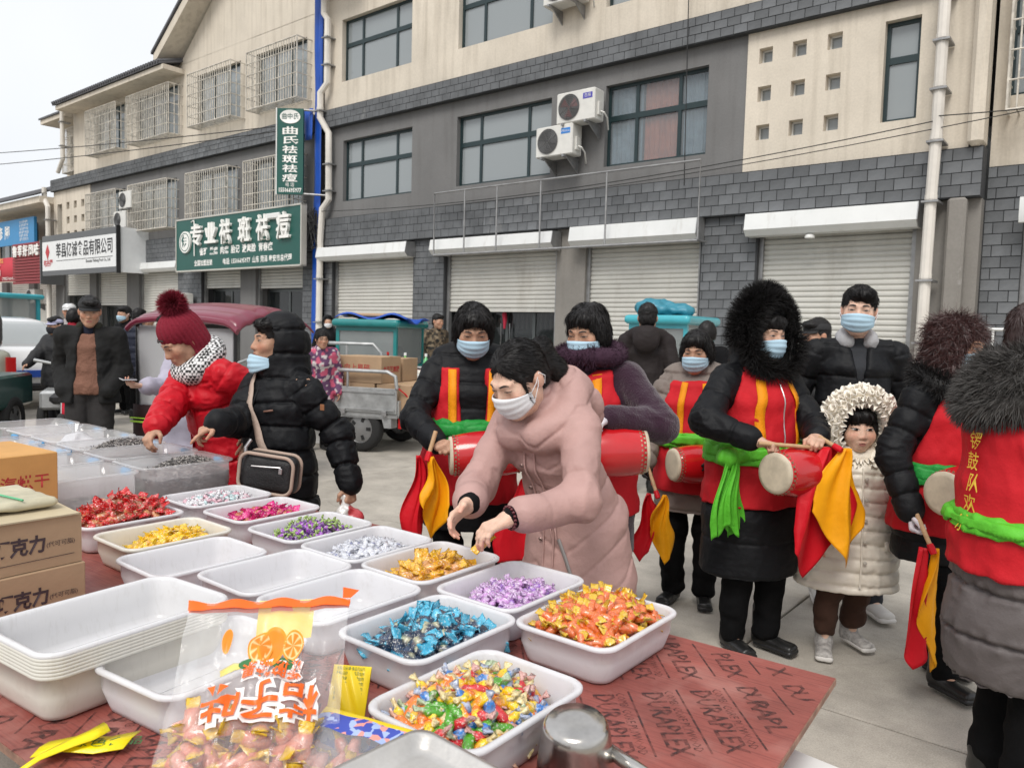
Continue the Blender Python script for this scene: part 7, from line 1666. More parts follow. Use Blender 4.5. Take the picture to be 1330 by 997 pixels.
b.build('snap_button', mat('snap', (.5, .46, .4), .3), p.t); MB().tube([project(p.cf, [p.pel+A3(.004, -.5, (z-.535)*p.H)], A3(0, 1, 0), 1, 90, .01)[0] for z in np.linspace(.32, .78, 22)], .004, 6).build('placket_seam', M_cream_p, p.t)
# ---- curly haired drummer
p = P('curly haired drummer in black coat and red vest with black fur collar', (1.83, 3.22), 26, 1.57, hyaw=6, hpitch=4, skin=SKIN_OLD, h=.0065, rh=(1.61, 3.05, .78), rp=(-.6, .8, 0), lh=(1.92, 2.95, .95), feet={-1: (-.06, -.1, 0, -.1), 1: (.1, .05, 0, .3)})
p.glove[-1] = (.6, .56, .6); setd(p, -1, (.05, -.3, -1), (.8, -.4, .1)); p.curl[-1] = .95
p.body().face(.4, mouth=False).mask().hair('curly', mat('hair_auburn', (.055, .02, .018), .4, spec=.6), n=5200, seed=8)
rows = slim(1.12, 1.1); p.coat(rows, .55, M_blackp, 'black_coat', (.066, .062, .053), cuff=1.0, puff=(.1, .007), spuff=(.09, .009), seed=71)
fur(p, 'fur_collar', [p.um(.15*math.cos(a), -.02+.105*math.sin(a), .82+.03*math.sin(a)) for a in np.linspace(-2.3, 5.4, 28)], .055, 7000, .05, M_furb, 5, grav=.5)
p.shell(rows, .018, .43, .81, M_red, 'red_vest', cut=lambda F: (F.cap(p.sh[1], p.el[1], .086, .078, .01, 's'), F.cap(p.sh[-1], p.el[-1], .086, .078, .01, 's')))
straps(p, (.07, -.075), .6, .8, .04, fab('strap_deep_orange', (.75, .17, .005), .6, bump=.4, bs=150)); sash(p, rows, .585, .055, M_green_d); p.trousers(M_trouser, (.09, .07, .055)); p.shoes(M_shoe, boot=.1)
drum((1.8, 2.98, .875), (.9, .42, 0), 'red drum with pale tilted head at the curly haired drummer waist', .3, .083, .103)
flag((1.61, 3.0, .775), (1.64, 2.93, .655), 'long narrow drum flag pointing to the ground by the black boot', .9, (.15, .5), (.15, .48), 19, sepa=.03)
# ---- drummer at the right edge, seen from behind
p = P('drummer at the frame edge in a grey brown puffer seen from the side and behind', (1.6, 2.37), 84, 1.6, hyaw=8, hpitch=4, skin=SKIN, h=.0065, rh=(1.86, 2.07, .86), rp=(-.3, .7, -.5), lh=(1.95, 2.45, .9))
p.body().hair('short', M_hairb, n=2600, seed=23)
rows = [(.2, .2, .175), (.35, .215, .19), (.535, .195, .165), (.63, .175, .15), (.73, .175, .14), (.785, .14, .105)]
p.coat(rows, .4, M_greyp, 'grey_coat', (.08, .072, .06), cuff=.95, puff=(.15, .022), spuff=(.12, .018), collar=.08, wr=.008, seed=81, scale2=12)
[fur(p, 'fur_trim', [p.um(r_*math.cos(a), .03+r_*.85*math.sin(a), z_+.012*math.cos(a*2)) for a in np.linspace(-.9, math.pi+.9, 26)], .06, 7500, .06, M_furg, 9+k_, grav=.9, width=.003, curl=.35) for k_, (r_, z_) in enumerate(((.1, .86), (.135, .83), (.15, .795)))]
p.shell(rows, .02, .47, .83, M_red, 'red_vest', cut=lambda F: (F.cap(p.sh[1], p.el[1], .09, .08, .01, 's'), F.cap(p.sh[-1], p.el[-1], .09, .08, .01, 's')), wr=.004)
sash(p, rows, .565, .035, M_green_s)
for k, ch in enumerate('锣鼓队欢乐'):
    o = text(ch, .06, M_gold, 'gold_character', p.t); pts = [p.up(-.0, 0, .72-.04*k)+A3(-v.co.x*.8-.055+.012*math.sin(k*2), 0, v.co.y) for v in o.data.vertices]
    X = np.array([[q[0], .5, q[2]] for q in pts]); Y = project(p.vf, X, A3(0, -1, 0), 1.2, 90, .016)
    for v, q in zip(o.data.vertices, Y): v.co = Vector(q)
p.trousers(M_trouser, (.095, .075, .06)); p.shoes(M_shoe)
# ---- woman in red with the knitted hat
p = P('woman in a red puffer coat and crimson pompom hat reaching into a bin', (-1.38, 3.76), -38, 1.56, lean=20, hyaw=-6, hpitch=34, skin=SKIN_OLD, h=.006, rh=(-1.53, 3.28, .985), rp=(-.7, .4, -.5), lh=(-1.15, 3.45, .95))
setd(p, -1, (-.15, -.75, -.7), (.4, .3, -.8)); p.curl[-1] = (.55, .6, .65, .7); p.thumb = {-1: .7}
p.body().face(.25)
F = Field(); F.ell(p.hl(0, .02, .055), A3(.092, .108, .098)*p.hs, p.Hd, .03); F.ell(p.hl(0, .045, -.03), A3(.092, .08, .095)*p.hs, p.Hd, .04); F.ell(p.hl(0, .01, -.1), A3(.085, .08, .045)*p.hs, p.Hd, .03)
F.ell(p.hl(0, -.13, -.04), A3(.05, .1, .064)*p.hs, p.Hd, .012, 's'); F.ell(p.hl(0, -.02, -.03), A3(.072, .085, .085)*p.hs, p.Hd, .01, 's')
V, G = F.mesh(.0045, .02); L_ = (V-p.head)@p.Hd; an = np.arctan2(L_[:, 0], -L_[:, 1]+.02); V = V+vnormals(V, G)*((np.abs(np.sin(an*13))**.6-.6)*.007)[:, None]; mk('knitted_hat', V, G, M_pomp, p.t, True)
R_ = np.random.default_rng(2); d = R_.normal(0, 1, (5200, 3)); d /= np.linalg.norm(d, axis=1, keepdims=True); c = p.hl(.01, .055, .175); V, G = strands(c+d*.012, d, .058, .004, .25, .15, 3, seed=4, jit=.2); o = mk('pompom', V, G, M_pomp, p.t, True); MB().lathe([(.001, -.035), (.026, -.025), (.036, 0), (.026, .025), (.001, .035)], 16, c).build('pompom_core', M_pomp, o, True)
b = MB(); b.tube(list(p.onface([(x, .058+.004*math.sin(x*120)) for x in np.linspace(-.05, .03, 16)], .022)), .0035, 6); b.build('hat_stitching', M_brow, p.t)
rows = slim(1.0, 1.0); p.coat(rows, .5, M_redp, 'red_coat', (.074, .068, .055), cuff=.95, puff=(.13, .012), spuff=(.12, .012), hood=None, collar=0, wr=.007, seed=91)
F = Field()
for a in np.linspace(-1.2, math.pi+1.2, 13): F.ell(p.um(.085*math.cos(a), -.005+.085*math.sin(a), .835+.025*math.sin(a)), (.045, .042, .05), p.U, .05)
V, G = F.mesh(.0042, .02); L_ = V; chk = (np.floor(V[:, 0]/.013)+np.floor(V[:, 1]/.013)+np.floor(V[:, 2]/.013)) % 2; mk('checked_scarf', V, G, mat('check_black_white', (1, 1, 1), .8, attr=True), p.t, False, np.where(chk[:, None] > 0, .75, .015)*np.ones((1, 3)))
p.trousers(M_trouser); p.shoes(M_shoe); p.ribbon([(-.02, .74*p.H), (.03, .738*p.H)], .018, M_white, 'white_label', F=p.cf, off=.008)
p.ribbon([(-.14, .60*p.H), (-.05, .595*p.H)], .05, M_redp, 'pocket_flap', F=p.cf, off=.012)
b = MB(); b.tube([project(p.cf, [p.um(.03, -.6, z)], p.U@A3(0, 1, 0), 1, 90, .004)[0] for z in np.linspace(.42, .8, 26)], .005, 6); b.build('placket_seam', M_redp, p.t, True)
red = p
# ---- woman in black hood with the bag
p = P('woman in a black hooded puffer coat pointing at bins, mask under her chin', (-1.04, 3.42), -34, 1.5, hyaw=-20, hpitch=-4, skin=SKIN_OLD, h=.0055, rh=(-1.18, 3.08, 1.05), rp=(-.5, .5, -.7), lh=(-.69, 3.3, .77), lp=(.1, .9, 0))
setd(p, -1, (-.72, -.42, -.45), (.1, .2, -.9)); p.curl[-1] = (.12, .6, .75, .8); p.thumb = {-1: .3}; setd(p, 1, (.05, -.2, -1)); p.curl[1] = .9
p.body().face(.42).mask(M_maskb, low=.052, tilt=.12).hair('short', n=900, seed=26)
rows = slim(1.05, 1.02); p.coat(rows, .5, M_blackp, 'black_coat', (.066, .062, .055), cuff=.96, puff=(.105, .013), spuff=(.1, .014), hood='up', collar=.085, wr=.006, seed=101)
p.trousers(M_trouser); p.shoes(M_shoe)
MB().lathe([(.001, -.006), (.006, -.004), (.007, 0), (.005, .005), (.001, .007)], 10, p.hl(.08, .012, -.04)).build('gold_earring', mat('gold', (.8, .55, .15), .2, metal=1), p.t)
p.ribbon([(.07, .72*p.H), (.11, .725*p.H)], .008, mat('brown_print', (.2, .1, .07), .6), 'chest_print', F=p.cf, off=.01)
q = p.sh[1]*.25+p.el[1]*.75+A3(.075, -.03, 0); MB().box(-.012, .012, -.002, .002, -.013, .013, .001).build('sleeve_patch', mat('patch_leather', (.25, .1, .04), .7), p.t, loc=tuple(p.sh[1]*.62+p.el[1]*.38+A3(.088, -.045, 0)))
n = 18; p.ribbon([(-.075+.17*(i/(n-1)), (.835-.25*(i/(n-1)))*p.H) for i in range(n)], .034, mat('bag_strap', (.42, .32, .26), .7, bump=.3, bscale=90), 'bag_strap', F=p.cf, off=.014)
t = thing('handbag', 'black crossbody bag with beige striped edges on the hooded woman', 'handbag', tuple(p.world(p.um(.185, -.19, .56))), math.radians(-8)); t.rotation_euler = (.0, math.radians(6), math.radians(-8))
F = Field(); F.box((0, 0, 0), (.118, .04, .08), .036, k=.02); V, G = F.mesh(.006, .02); V = V+vnormals(V, G)*(vnoise(V, 20, 3)*.008)[:, None]; mk('body', V, G, mat('bag_leather', (.014, .014, .015), .5, bump=.3, bscale=150), t, True)
e = rr(.116, .078, .04, 7)
for yy in (-.042, .04): MB().tube([(x, yy, z) for x, z in e], .0075, 8, closed=True).build('piping', mat('bag_piping', (.4, .3, .24), .7), t, True)
MB().tube([(-.06, -.052, .028), (.0, -.054, .033), (.065, -.051, .038)], .003, 6).build('zip', mat('zip_silver'), t); MB().box(.06, .075, -.058, -.052, .012, .036, .002).build('zip_pull', mat('zip_silver'), t)
MB().tube([(-.113, 0, .055), (-.118, -.0, .09), (-.108, .02, .12)], .008, 8).build('ring', mat('zip_silver'), t)
t = thing('carrier_bag', 'small red and white carrier bag dangling from the hooded woman left hand', 'bag', tuple(p.world(p.wr[1]+A3(.0, -.03, -.12)))); F = Field(); F.ell((0, 0, -.02), (.055, .035, .05), k=.02); F.ell((.03, .01, -.01), (.05, .03, .035), k=.02); F.cap((0, 0, .03), (0, 0, .07), .02, .012, .03); V, G = F.mesh(.006, .02); V = V+vnormals(V, G)*(vnoise(V, 40, 2)*.02)[:, None]
C = np.where((V[:, 0] > .02)[:, None], A3(.5, .05, .06), A3(.62, .6, .58)); C = np.where((np.abs(V[:, 0]+.02) < .012)[:, None] & (V[:, 2] < .0)[:, None], A3(.06, .25, .3), C); mk('body', V, G, mat('carrier_plastic', (1, 1, 1), .3, attr=True, coat=.4), t, True, C)
cloth('trailing_film', (.02, 0, -.05), (.05, .14), mixmat('bag_white', []), parent=t, folds=2, amp=.012)
b = MB(); b.tube([project(p.cf, [p.um(.0, -.6, z)], p.U@A3(0, 1, 0), 1, 90, .003)[0] for z in np.linspace(.42, .8, 26)], .005, 6); b.build('placket_seam', M_blackp, p.t, True)
blk = p
# ---- man in cap with brown jumper
p = P('man in a black cap and open black jacket over a brown jumper', (-3.54, 6.45), 12, 1.67, hyaw=14, hpitch=10, skin=SKIN_OLD, h=.009, female=False, shw=.118, lh=(-3.33, 6.34, .88), rh=(-3.72, 6.36, .88), lp=(.4, 1, 0), rp=(-.4, 1, 0))
p.body(hands=()).face(.35).hair('short', n=500)
cap_hat(p, mat('cap_black', (.014, .014, .015), .8, bump=.3, bscale=120))
rows = slim(1.1, .98); p.coat([(.46, .24, .17)]+rows[2:], .76, fab('black_jacket_cloth', (.012, .012, .012), .8), 'black_jacket', (.08, .07, .062), cuff=1.05, collar=.0, wr=.01, seed=111, h=.012, open_=[(p.um(.0, -.2, .88), p.um(0, -.22, .42), .06, .2, .12, .22)])
o = p.shell(rows, -.015, .5, .8, fab('brown_knit', (.2, .1, .07), .95, bump=1.0, bs=45), 'brown_jumper', wr=.005, h=.012, sdl=.06, cut=lambda F: F.cap(p.um(0, -.12, .84), p.um(0, -.14, .765), .06, .008, .01, 's'))
F = Field()
for a in np.linspace(-.3, math.pi+.3, 9): F.ell(p.um(.07*math.cos(a), -.01+.065*math.sin(a), .835), (.03, .03, .035), p.U, .03)
V, G = F.mesh(.01, .02); mk('jacket_collar', V, G, fab('olive_collar', (.03, .03, .022), .95), p.t, True); F = Field(); F.cap(p.neck+A3(0, 0, -.03), p.neck+A3(0, -.01, .045), .068, .06, .02); F.plane(p.neck+A3(0, 0, .055), A3(0, 0, 1)); V, G = F.mesh(.01, .02); mk('shirt_collar', V, G, fab('navy_cloth', (.015, .018, .035), .8), p.t, True)
p.trousers(fab('grey_trousers', (.03, .028, .028), .9), (.1, .085, .075)); p.shoes(M_shoe)
# ---- person with the phone
p = P('person in a lavender coat looking at a phone behind the red coat', (-2.0, 4.75), -40, 1.57, hyaw=-15, hpitch=22, skin=SKIN, h=.009, rh=(-2.1, 4.42, 1.08), rp=(-.2, .5, -.8), lh=(-1.9, 4.5, 1.0))
setd(p, -1, (-.75, -.5, .05), (-.1, .2, .9)); p.curl[-1] = .5
p.body().face(.2).hair('short', n=700); p.coat(slim(.92, .92), .45, fab('lavender_coat', (.4, .38, .46), .65), 'lavender_coat', (.07, .06, .05), cuff=.96, wr=.009, seed=121, h=.012); p.trousers(M_trouser, h=.013); p.shoes(M_shoe)
t = thing('phone', 'pale phone held low by the person in lavender', 'phone', tuple(p.world(p.wr[-1]+nrm(p.hd[-1])*.1)+A3(0, 0, .035)), .6); MB().box(-.037, .037, -.075, .075, -.004, .004, .003).build('body', mat('phone_grey', (.4, .4, .42), .3), t); MB().box(-.034, .034, -.071, .071, .0041, .005).build('screen', mat('phone_screen', (.02, .02, .03), .05), t)
# ---- farther people
def passer(label, loc, yaw, H, coatm, cm=.5, hairst='short', cap=None, maskm=None, skin=SKIN_OLD, h=.014, rows=None, hpitch=4, hyaw=0, female=False, tr=None, hood=None, n=300, puff=None, cols=None, lean=0, **kw):
    p = P(label, loc, yaw, H, hyaw=hyaw, hpitch=hpitch, skin=skin, h=h, female=female, lean=lean, **kw); p.body()
    if h < .013: p.face(.4)
    if maskm: p.mask(maskm)
    if hairst: p.hair(hairst, n=n)
    if cap: cap_hat(p, cap)
    p.coat(rows or [(.42, .215, .165)]+slim(1.08, 1.02)[2:], cm, coatm, 'coat', (.078, .068, .055), cuff=.97, wr=.007, h=h*1.15, hood=hood, puff=puff, cols=cols, seed=int(abs(loc[0]*31+loc[1]*7)))
    if tr is not False: p.trousers(tr or M_trouser, h=.016)
    p.shoes(M_shoe); return p
M_capk = mat('cap_black')
passer('man in a black cap and dark puffer jacket behind the tall man', (2.2, 5.55), -62, 1.62, fab('charcoal_puffer', (.022, .022, .023), .6), .62, 'short', M_capk, None, h=.009, puff=(.08, .012), hyaw=-14)
passer('man in a dark brown coat and black cap seen from behind', (1.22, 7.05), 168, 1.76, M_dkbrown, .62, 'short', mat('knit_cap_black', (.01, .01, .01), .95), None, h=.009, hood='down')
def camo(V, idx, isarm):
    a = vnoise(V, 16, 1); b = vnoise(V, 24, 7); c = np.tile(A3(.1, .072, .045), (len(V), 1)); c[a > .06] = (.035, .028, .02); c[b > .12] = (.2, .155, .1); c[(a < -.18)] = (.015, .014, .012); return c
passer('man in a brown camouflage jacket standing by the teal trike', (-1.36, 13.6), 40, 1.74, mat('camouflage', (1, 1, 1), .85, attr=True), .7, 'short', None, None, cols=camo, h=.013, hyaw=12)
passer('man in a black jacket and white mask by the downpipe', (-3.85, 16.0), 20, 1.68, M_blackp, .6, None, None, M_maskw, h=.014, hood='up')
passer('head and shoulders of a man inside the glass shop door', (-.72, 15.35), 10, 1.82, M_dark, .6, 'short', h=.014)
passer('person with a dark bob in black partly hidden behind the fur hood', (1.9, 7.6), 150, 1.62, M_blackw, .6, 'bob', h=.013)
passer('man in black with a pale blue mask beyond the capped man', (-6.02, 12.0), -30, 1.7, M_blackw, .6, 'short', None, M_maskb, h=.014)
passer('grey haired person in a navy coat with back turned by the canopy trike', (-5.55, 11.4), 160, 1.66, fab('navy_puffer', (.02, .024, .04), .6), .6, 'short', h=.014, puff=(.1, .012))
passer('person in a pale green coat between two others beyond the capped man', (-5.95, 12.6), 20, 1.6, fab('pale_green', (.3, .42, .33), .7), .5, 'short', h=.015)
passer('woman with long dark hair in a floral jacket bending over the market goods', (-2.28, 9.0), 30, 1.45, mat('floral', (1, 1, 1), .8, attr=True), .5, 'long', h=.012, lean=18, n=900, female=True, cols=lambda V, i, a: np.where((vnoise(V, 22, 3) > .08)[:, None], A3(.55, .1, .18), np.where((vnoise(V, 30, 5) > .1)[:, None], A3(.6, .55, .55), A3(.12, .05, .12))))
q = passer('rider in a lavender knit hat and black jacket with brown gloves', (-5.62, 9.5), -20, 1.5, fab('rider_black', (.02, .02, .021), .6), .62, 'short', mat('lavender_knit', (.42, .42, .58), .95, bump=.6, bscale=90), mat('dark_scarf', (.02, .02, .025), .9), h=.012, tr=fab('rider_grey', (.05, .05, .06), .9), rh=(-5.8, 9.1, .85), lh=(-5.3, 9.1, .85))
passer('person in a red scarf and dark coat waiting at the far left', (-6.05, 10.6), 170, 1.62, fab('scarf_red_coat', (.3, .015, .03), .8), .5, 'bob', h=.014)
passer('person in a black and white helmet beyond the rider', (-6.5, 11.3), 20, 1.72, fab('white_coat', (.35, .33, .33), .7), .5, None, mat('helmet_white', (.6, .6, .6), .2, coat=1), h=.014)
passer('dark haired person in a crimson collar coat near the helmeted one', (-5.75, 10.4), 175, 1.62, fab('dark_coat', (.02, .016, .018), .8), .5, 'bob', h=.014)
# ================================================================ vehicles and the market behind
M_silver = mat('silver_steel', (.42, .43, .43), .45, metal=.55, var=.3, vscale=7, bump=.1, bscale=20); M_tyre = mat('tyre', (.018, .018, .018), .85, bump=.2, bscale=60); M_rim = mat('wheel_rim', (.3, .3, .3), .4, metal=.7, var=.2)
M_teal = mat('teal_paint', (.012, .2, .2), .3, coat=.4, var=.1); M_turq = mat('turquoise_paint', (.05, .38, .45), .3, coat=.4, var=.12); M_glass = mat('car_glass', (.3, .33, .33), .06, spec=.8, alpha=.6); M_maroon = mat('maroon_canopy', (.18, .02, .045), .32, coat=.3, var=.1, vscale=3); M_tarp = mat('blue_tarp', (.01, .07, .4), .5, bump=.4, bscale=12); M_tail = mat('tail_red', (.45, .01, .01), .2, coat=.6); M_carw = mat('car_white', (.7, .7, .7), .2, coat=.8)
def wheel(parent, c, axis, r, w, name='wheel'):
    b = MB().lathe([(r*.62, -w*.5), (r*.9, -w*.52), (r*.98, -w*.35), (r, -w*.12), (r, w*.12), (r*.98, w*.35), (r*.9, w*.52), (r*.62, w*.5), (r*.62, -w*.5)], 28, (0, 0, 0), axis, closed=True); o = b.build(name, M_tyre, parent, True, loc=c)
    h = MB().lathe([(r*.1, -w*.42), (r*.6, -w*.3), (r*.64, -w*.5), (r*.64, w*.5), (r*.6, w*.3), (r*.1, w*.42)], 24, (0, 0, 0), axis); h.build('rim', M_rim, o)
    ax = nrm(A3(*axis)); a = nrm(np.cross(ax, Z)); 
    k = MB()
    for q in np.linspace(0, 2*math.pi, 6)[:-1]:
        for e in (-1, 1): d = a*math.cos(q)+Z*math.sin(q); k.obox(ax*e*w*.34+d*r*.4, d, ax, (r*.1, .006, r*.07))
    k.build('rim_hole', M_black, o); return o
def rbox(x0, x1, y0, y1, z0, z1, r=.06, h=.02, k=.01): 
    F = Field(); F.box(((x0+x1)/2, (y0+y1)/2, (z0+z1)/2), ((x1-x0)/2, (y1-y0)/2, (z1-z0)/2), r, k=k); return F
# cargo trike: local x = along the vehicle (front is -x), y across, origin between the rear wheels
t = thing('cargo_trike', 'silver cargo tricycle with rail sides loaded with cardboard cartons', 'tricycle', (-1.58, 9.43, 0), math.radians(-20.5))
for s_ in (-1, 1): wheel(t, (0, s_*.47, .27), (0, 1, 0), .27, .13)
MB().tube([(0, -.42, .27), (0, .42, .27)], .035, 8).lathe([(.001, -.1), (.09, -.07), (.11, 0), (.09, .07), (.001, .1)], 14, (0, 0, .27), (0, 1, 0)).build('axle', M_black, t)
MB().box(-1.35, .5, -.55, .55, .42, .47).build('bed_floor', M_silver, t)
for s_, nm in ((-1, 'side_panel'), (1, 'side_panel')):
    o = MB().box(-1.35, .5, s_*.555-.015, s_*.555+.015, .47, .76, .006).build(nm, M_silver, t)
    MB().box(-1.33, .48, s_*.575-.008, s_*.575+.008, .5, .52).box(-1.33, .48, s_*.575-.008, s_*.575+.008, .7, .72).build('rib', M_silver, o)
    MB().tube([(-1.35, s_*.56, .76), (-1.35, s_*.56, .9), (-1.25, s_*.56, .95), (.38, s_*.56, .95), (.48, s_*.56, .9), (.5, s_*.56, .76)], .022, 8).build('top_rail', M_silver, o)
    for x in (-.7, -.15): MB().tube([(x, s_*.56, .76), (x, s_*.56, .95)], .015, 6).build('rail_post', M_silver, o)
    for x in (-.9, -.2, .35): MB().box(x-.03, x+.03, s_*.58-.012, s_*.58+.012, .44, .5, .004).build('latch', M_rail, o)
    MB().prism([(-.42, .3), (-.4, .45), (.42, .45), (.42, .3), (.33, .3), (.3, .4), (-.3, .4), (-.34, .3)], s_*.4, s_*.54, lambda a, b, z: (a, z, b)).build('mudguard', M_silver, t)
MB().box(.485, .515, -.54, .54, .44, .62, .005).build('tailgate', M_silver, t); MB().box(.49, .53, -.5, -.38, .3, .42).build('tail_light', M_tail, t)
MB().box(-2.2, -1.35, -.3, .3, .4, .75, .05).build('seat_box', M_black, t); wheel(t, (-2.55, 0, .26), (0, 1, 0), .26, .1); MB().tube([(-2.55, 0, .3), (-2.3, 0, .9), (-2.2, -.3, 1.0)], .02, 8).tube([(-2.3, 0, .9), (-2.2, .3, 1.0)], .02, 8).build('handlebar', M_silver, t)
Tm = np.array(Rz(math.radians(-20.5)))
cc = 0
for (x, y, z, w, d, h, tx, mm) in ((-.62, -.27, .47, .52, .42, .33, '芝麻糖', M_inkr), (-.08, -.27, .47, .5, .42, .33, '绿豆糕', M_inkg), (.42, -.27, .47, .46, .42, .33, '', M_inkr), (-.62, .2, .47, .52, .42, .33, '', M_inkr), (-.05, .2, .47, .5, .42, .33, '', M_inkr), (.42, .2, .47, .44, .42, .33, '', M_inkr),
    (-.68, -.26, .803, .56, .42, .3, '花生糖', M_inkr), (-.05, -.26, .803, .62, .44, .31, '向上易碎', M_inkr), (-.6, .22, .803, .54, .42, .28, '', M_inkr), (.0, .22, .803, .5, .4, .28, '', M_inkr), (-1.12, -.1, .47, .4, .5, .36, '', M_inkr)):
    lab = ['lower left carton', 'lower middle carton with green print', 'lower end carton overhanging the tailgate', 'hidden rear lower carton', 'rear lower carton', 'rear end carton', 'upper left carton with pink print', 'upper right carton with red symbols and characters', 'upper rear left carton', 'upper rear right carton', 'front carton by the seat'][cc]
    c = thing('carton', 'brown '+lab+' on the cargo tricycle', 'box', tuple(A3(-1.58, 9.43, z+.001)+Tm@A3(x, y, 0)), math.radians(-20.5+rnd.uniform(-2, 2)), 'cartons on the cargo tricycle'); MB().box(-w/2, w/2, -d/2, d/2, 0, h, .004).build('body', M_card, c); MB().box(-w/2-.001, w/2+.001, -.03, .03, h-.001, h+.001).build('tape', mat('tape'), c); cc += 1
    if tx:
        text(tx, .09, mm, 'lettering', c, bold=.001, mat4=frame4((-.02, -d/2-.002, h*.55), (1, 0, 0), (0, 0, 1)))
        if cc == 8: text('老京芝麻糖', .085, mm, 'lettering', c, bold=.001, mat4=frame4((w/2+.002, 0, h*.5), (0, 1, 0), (0, 0, 1)), w=.36)
MB().tube([A3(-1.58, 9.43, 0)+Tm@A3(.5, -.56, .78), A3(-1.58, 9.43, 0)+Tm@A3(.58, -.5, .7), A3(-1.58, 9.43, 0)+Tm@A3(.66, -.4, .55)], .008, 6).build('red_rope', M_redf); tag(bpy.data.objects['red_rope'], 'short red rope tied to the tricycle rail end', 'rope')
# teal cab trike behind it
def cab(name, label, loc, rz, m, W_=1.15, L_=1.0, zb=.35, zt=1.62, tarp=None):
    t = thing(name, label, 'trike cab', loc, rz); b = MB(); x, y = W_/2, L_/2; wz = zb+(zt-zb)*.5; p = .05
    b.box(-x, x, -y, y, zb, wz)
    for sx in (-1, 1):
        for sy in (-1, 1): b.box(sx*x-(p if sx > 0 else 0), sx*x+(p if sx < 0 else 0), sy*y-(p if sy > 0 else 0), sy*y+(p if sy < 0 else 0), wz, zt-.06)
    b.box(-x+p, x-p, -y, -y+.04, wz, wz+.05).box(-x+p, x-p, -y, -y+.04, zt-.12, zt-.06)
    b.build('body', m, t); r = rbox(-x-.05, x+.05, -y-.08, y+.12, zt-.07, zt+.05, .05); V, F = r.mesh(.025); mk('roof', V, F, m, t, True)
    for (q0, q1) in (((-x+p, -y+.015), (x-p, -y+.025)), ((-x+p, y-.025), (x-p, y-.015)), ((-x+.015, -y+p), (-x+.025, y-p)), ((x-.025, -y+p), (x-.015, y-p))): MB().box(q0[0], q1[0], q0[1], q1[1], wz+.01, zt-.07).build('window', M_glass, t)
    for sx in (-1, 1): wheel(t, (sx*(x-.05), 0, .25), (1, 0, 0), .25, .12)
    MB().box(-.25, .25, -.1, .3, wz-.1, wz+.28, .05).build('seat', mat('seat_red', (.3, .03, .03), .6), t); return t
t = cab('teal_trike', 'teal trike cab with windows, blue tarp on its roof and silver guard rail', (-2.0, 11.7, 0), math.radians(-14), M_teal, .95, 1.1, .3, 1.52)
P_ = np.array([[(x, y, 1.6+.04*math.sin(x*9+y*4)+.03*math.sin(y*11)-.1*max(0, abs(x)-.42)) for x in np.linspace(-.5, .62, 16)] for y in np.linspace(-.55, .4, 12)]); V, F = sheet(P_, .01); mk('tarp', V, F, M_tarp, t, True); MB().box(-.4, .2, -.35, .2, 1.6, 1.66, .02).build('tarp_board', M_card, t)
MB().tube([(-.62, -.95, .4), (-.62, -.95, 1.1), (-.5, -.95, 1.22), (.3, -.95, 1.22), (.42, -.95, 1.1), (.42, -.95, .4)], .025, 8).tube([(-.1, -.95, .5), (-.1, -.95, 1.2)], .018, 8).tube([(-.6, -.95, .86), (.4, -.95, .86)], .018, 8).build('guard_rail', M_silver, t)
MB().box(-.6, .45, -2.4, -.9, .4, .7).build('cargo_bed', M_silver, t)
t = cab('turquoise_trike', 'turquoise trike cab with a blue bag on its roof behind the dark brown coat', (2.12, 10.3, 0), math.radians(-34), M_turq, .8, 1.0, .35, 1.66)
F = Field(); F.ell((-.2, -.1, 1.8), (.3, .26, .13), k=.03); F.ell((.08, .0, 1.78), (.2, .2, .09), k=.04); V, F_ = F.mesh(.02); V = V+vnormals(V, F_)*(vnoise(V, 9, 3)*.09+vnoise(V, 22, 4)*.03)[:, None]; o = mk('roof_bag', V, F_, mat('bag_blue', (.04, .22, .3), .45, bump=.4, bscale=10), None, True, loc=(2.12, 10.3, 0)); o.rotation_euler = (0, 0, math.radians(-34)); tag(o, 'crumpled blue sack lying on the turquoise trike roof', 'sack')
# maroon canopy trike
t = thing('canopy_trike', 'passenger tricycle with maroon canopy and clear plastic windscreen behind the red coat', 'tricycle', (-2.62, 7.0, -.04), math.radians(-20)); t.scale = (.6, .85, .985)
rows = []
for u in np.linspace(-1, 1, 26):
    rows.append([(u*.98, v*.62, 1.5+.13*(1-abs(v)**2.2)+.05*(1-u*u)-.06*max(0, abs(u)-.85)*6+(.012 if abs(math.sin(v*9)) > .8 else 0)) for v in np.linspace(-1, 1, 22)])
V, F = sheet(np.array(rows), .02); mk('canopy', V, F, M_maroon, t, True)
rm = MB(); rm.tube([(u*.98, -.63, 1.5+.05*(1-u*u)-.06*max(0, abs(u)-.85)*6) for u in np.linspace(-1, 1, 20)], .028, 8); rm.build('canopy_rim', M_maroon, t)
for x in (-.9, .85):
    for y in (-.55, .55): MB().tube([(x, y, .5), (x, y, 1.52)], .022, 8).build('post', M_black, t)
P_ = np.array([[(-.93-.02*math.sin(z*5), y, z) for y in np.linspace(-.52, .52, 8)] for z in np.linspace(.55, 1.48, 8)]); V, F = sheet(P_, .004); mk('windscreen', V, F, mixmat('plastic_film', []), t, True)
V, F = sheet(np.array([[(x, -.56+.012*math.sin(x*9+z*4), z) for x in np.linspace(-.88, -.15, 14)] for z in np.linspace(.5, 1.47, 10)]), .004); mk('side_curtain', V, F, mixmat('plastic_film', []), t, True)
V, F = sheet(np.array([[(x, -.56+.012*math.sin(x*9+z*4), z) for x in np.linspace(.1, .85, 14)] for z in np.linspace(.9, 1.47, 8)]), .004); mk('side_curtain', V, F, mixmat('plastic_film', []), t, True)
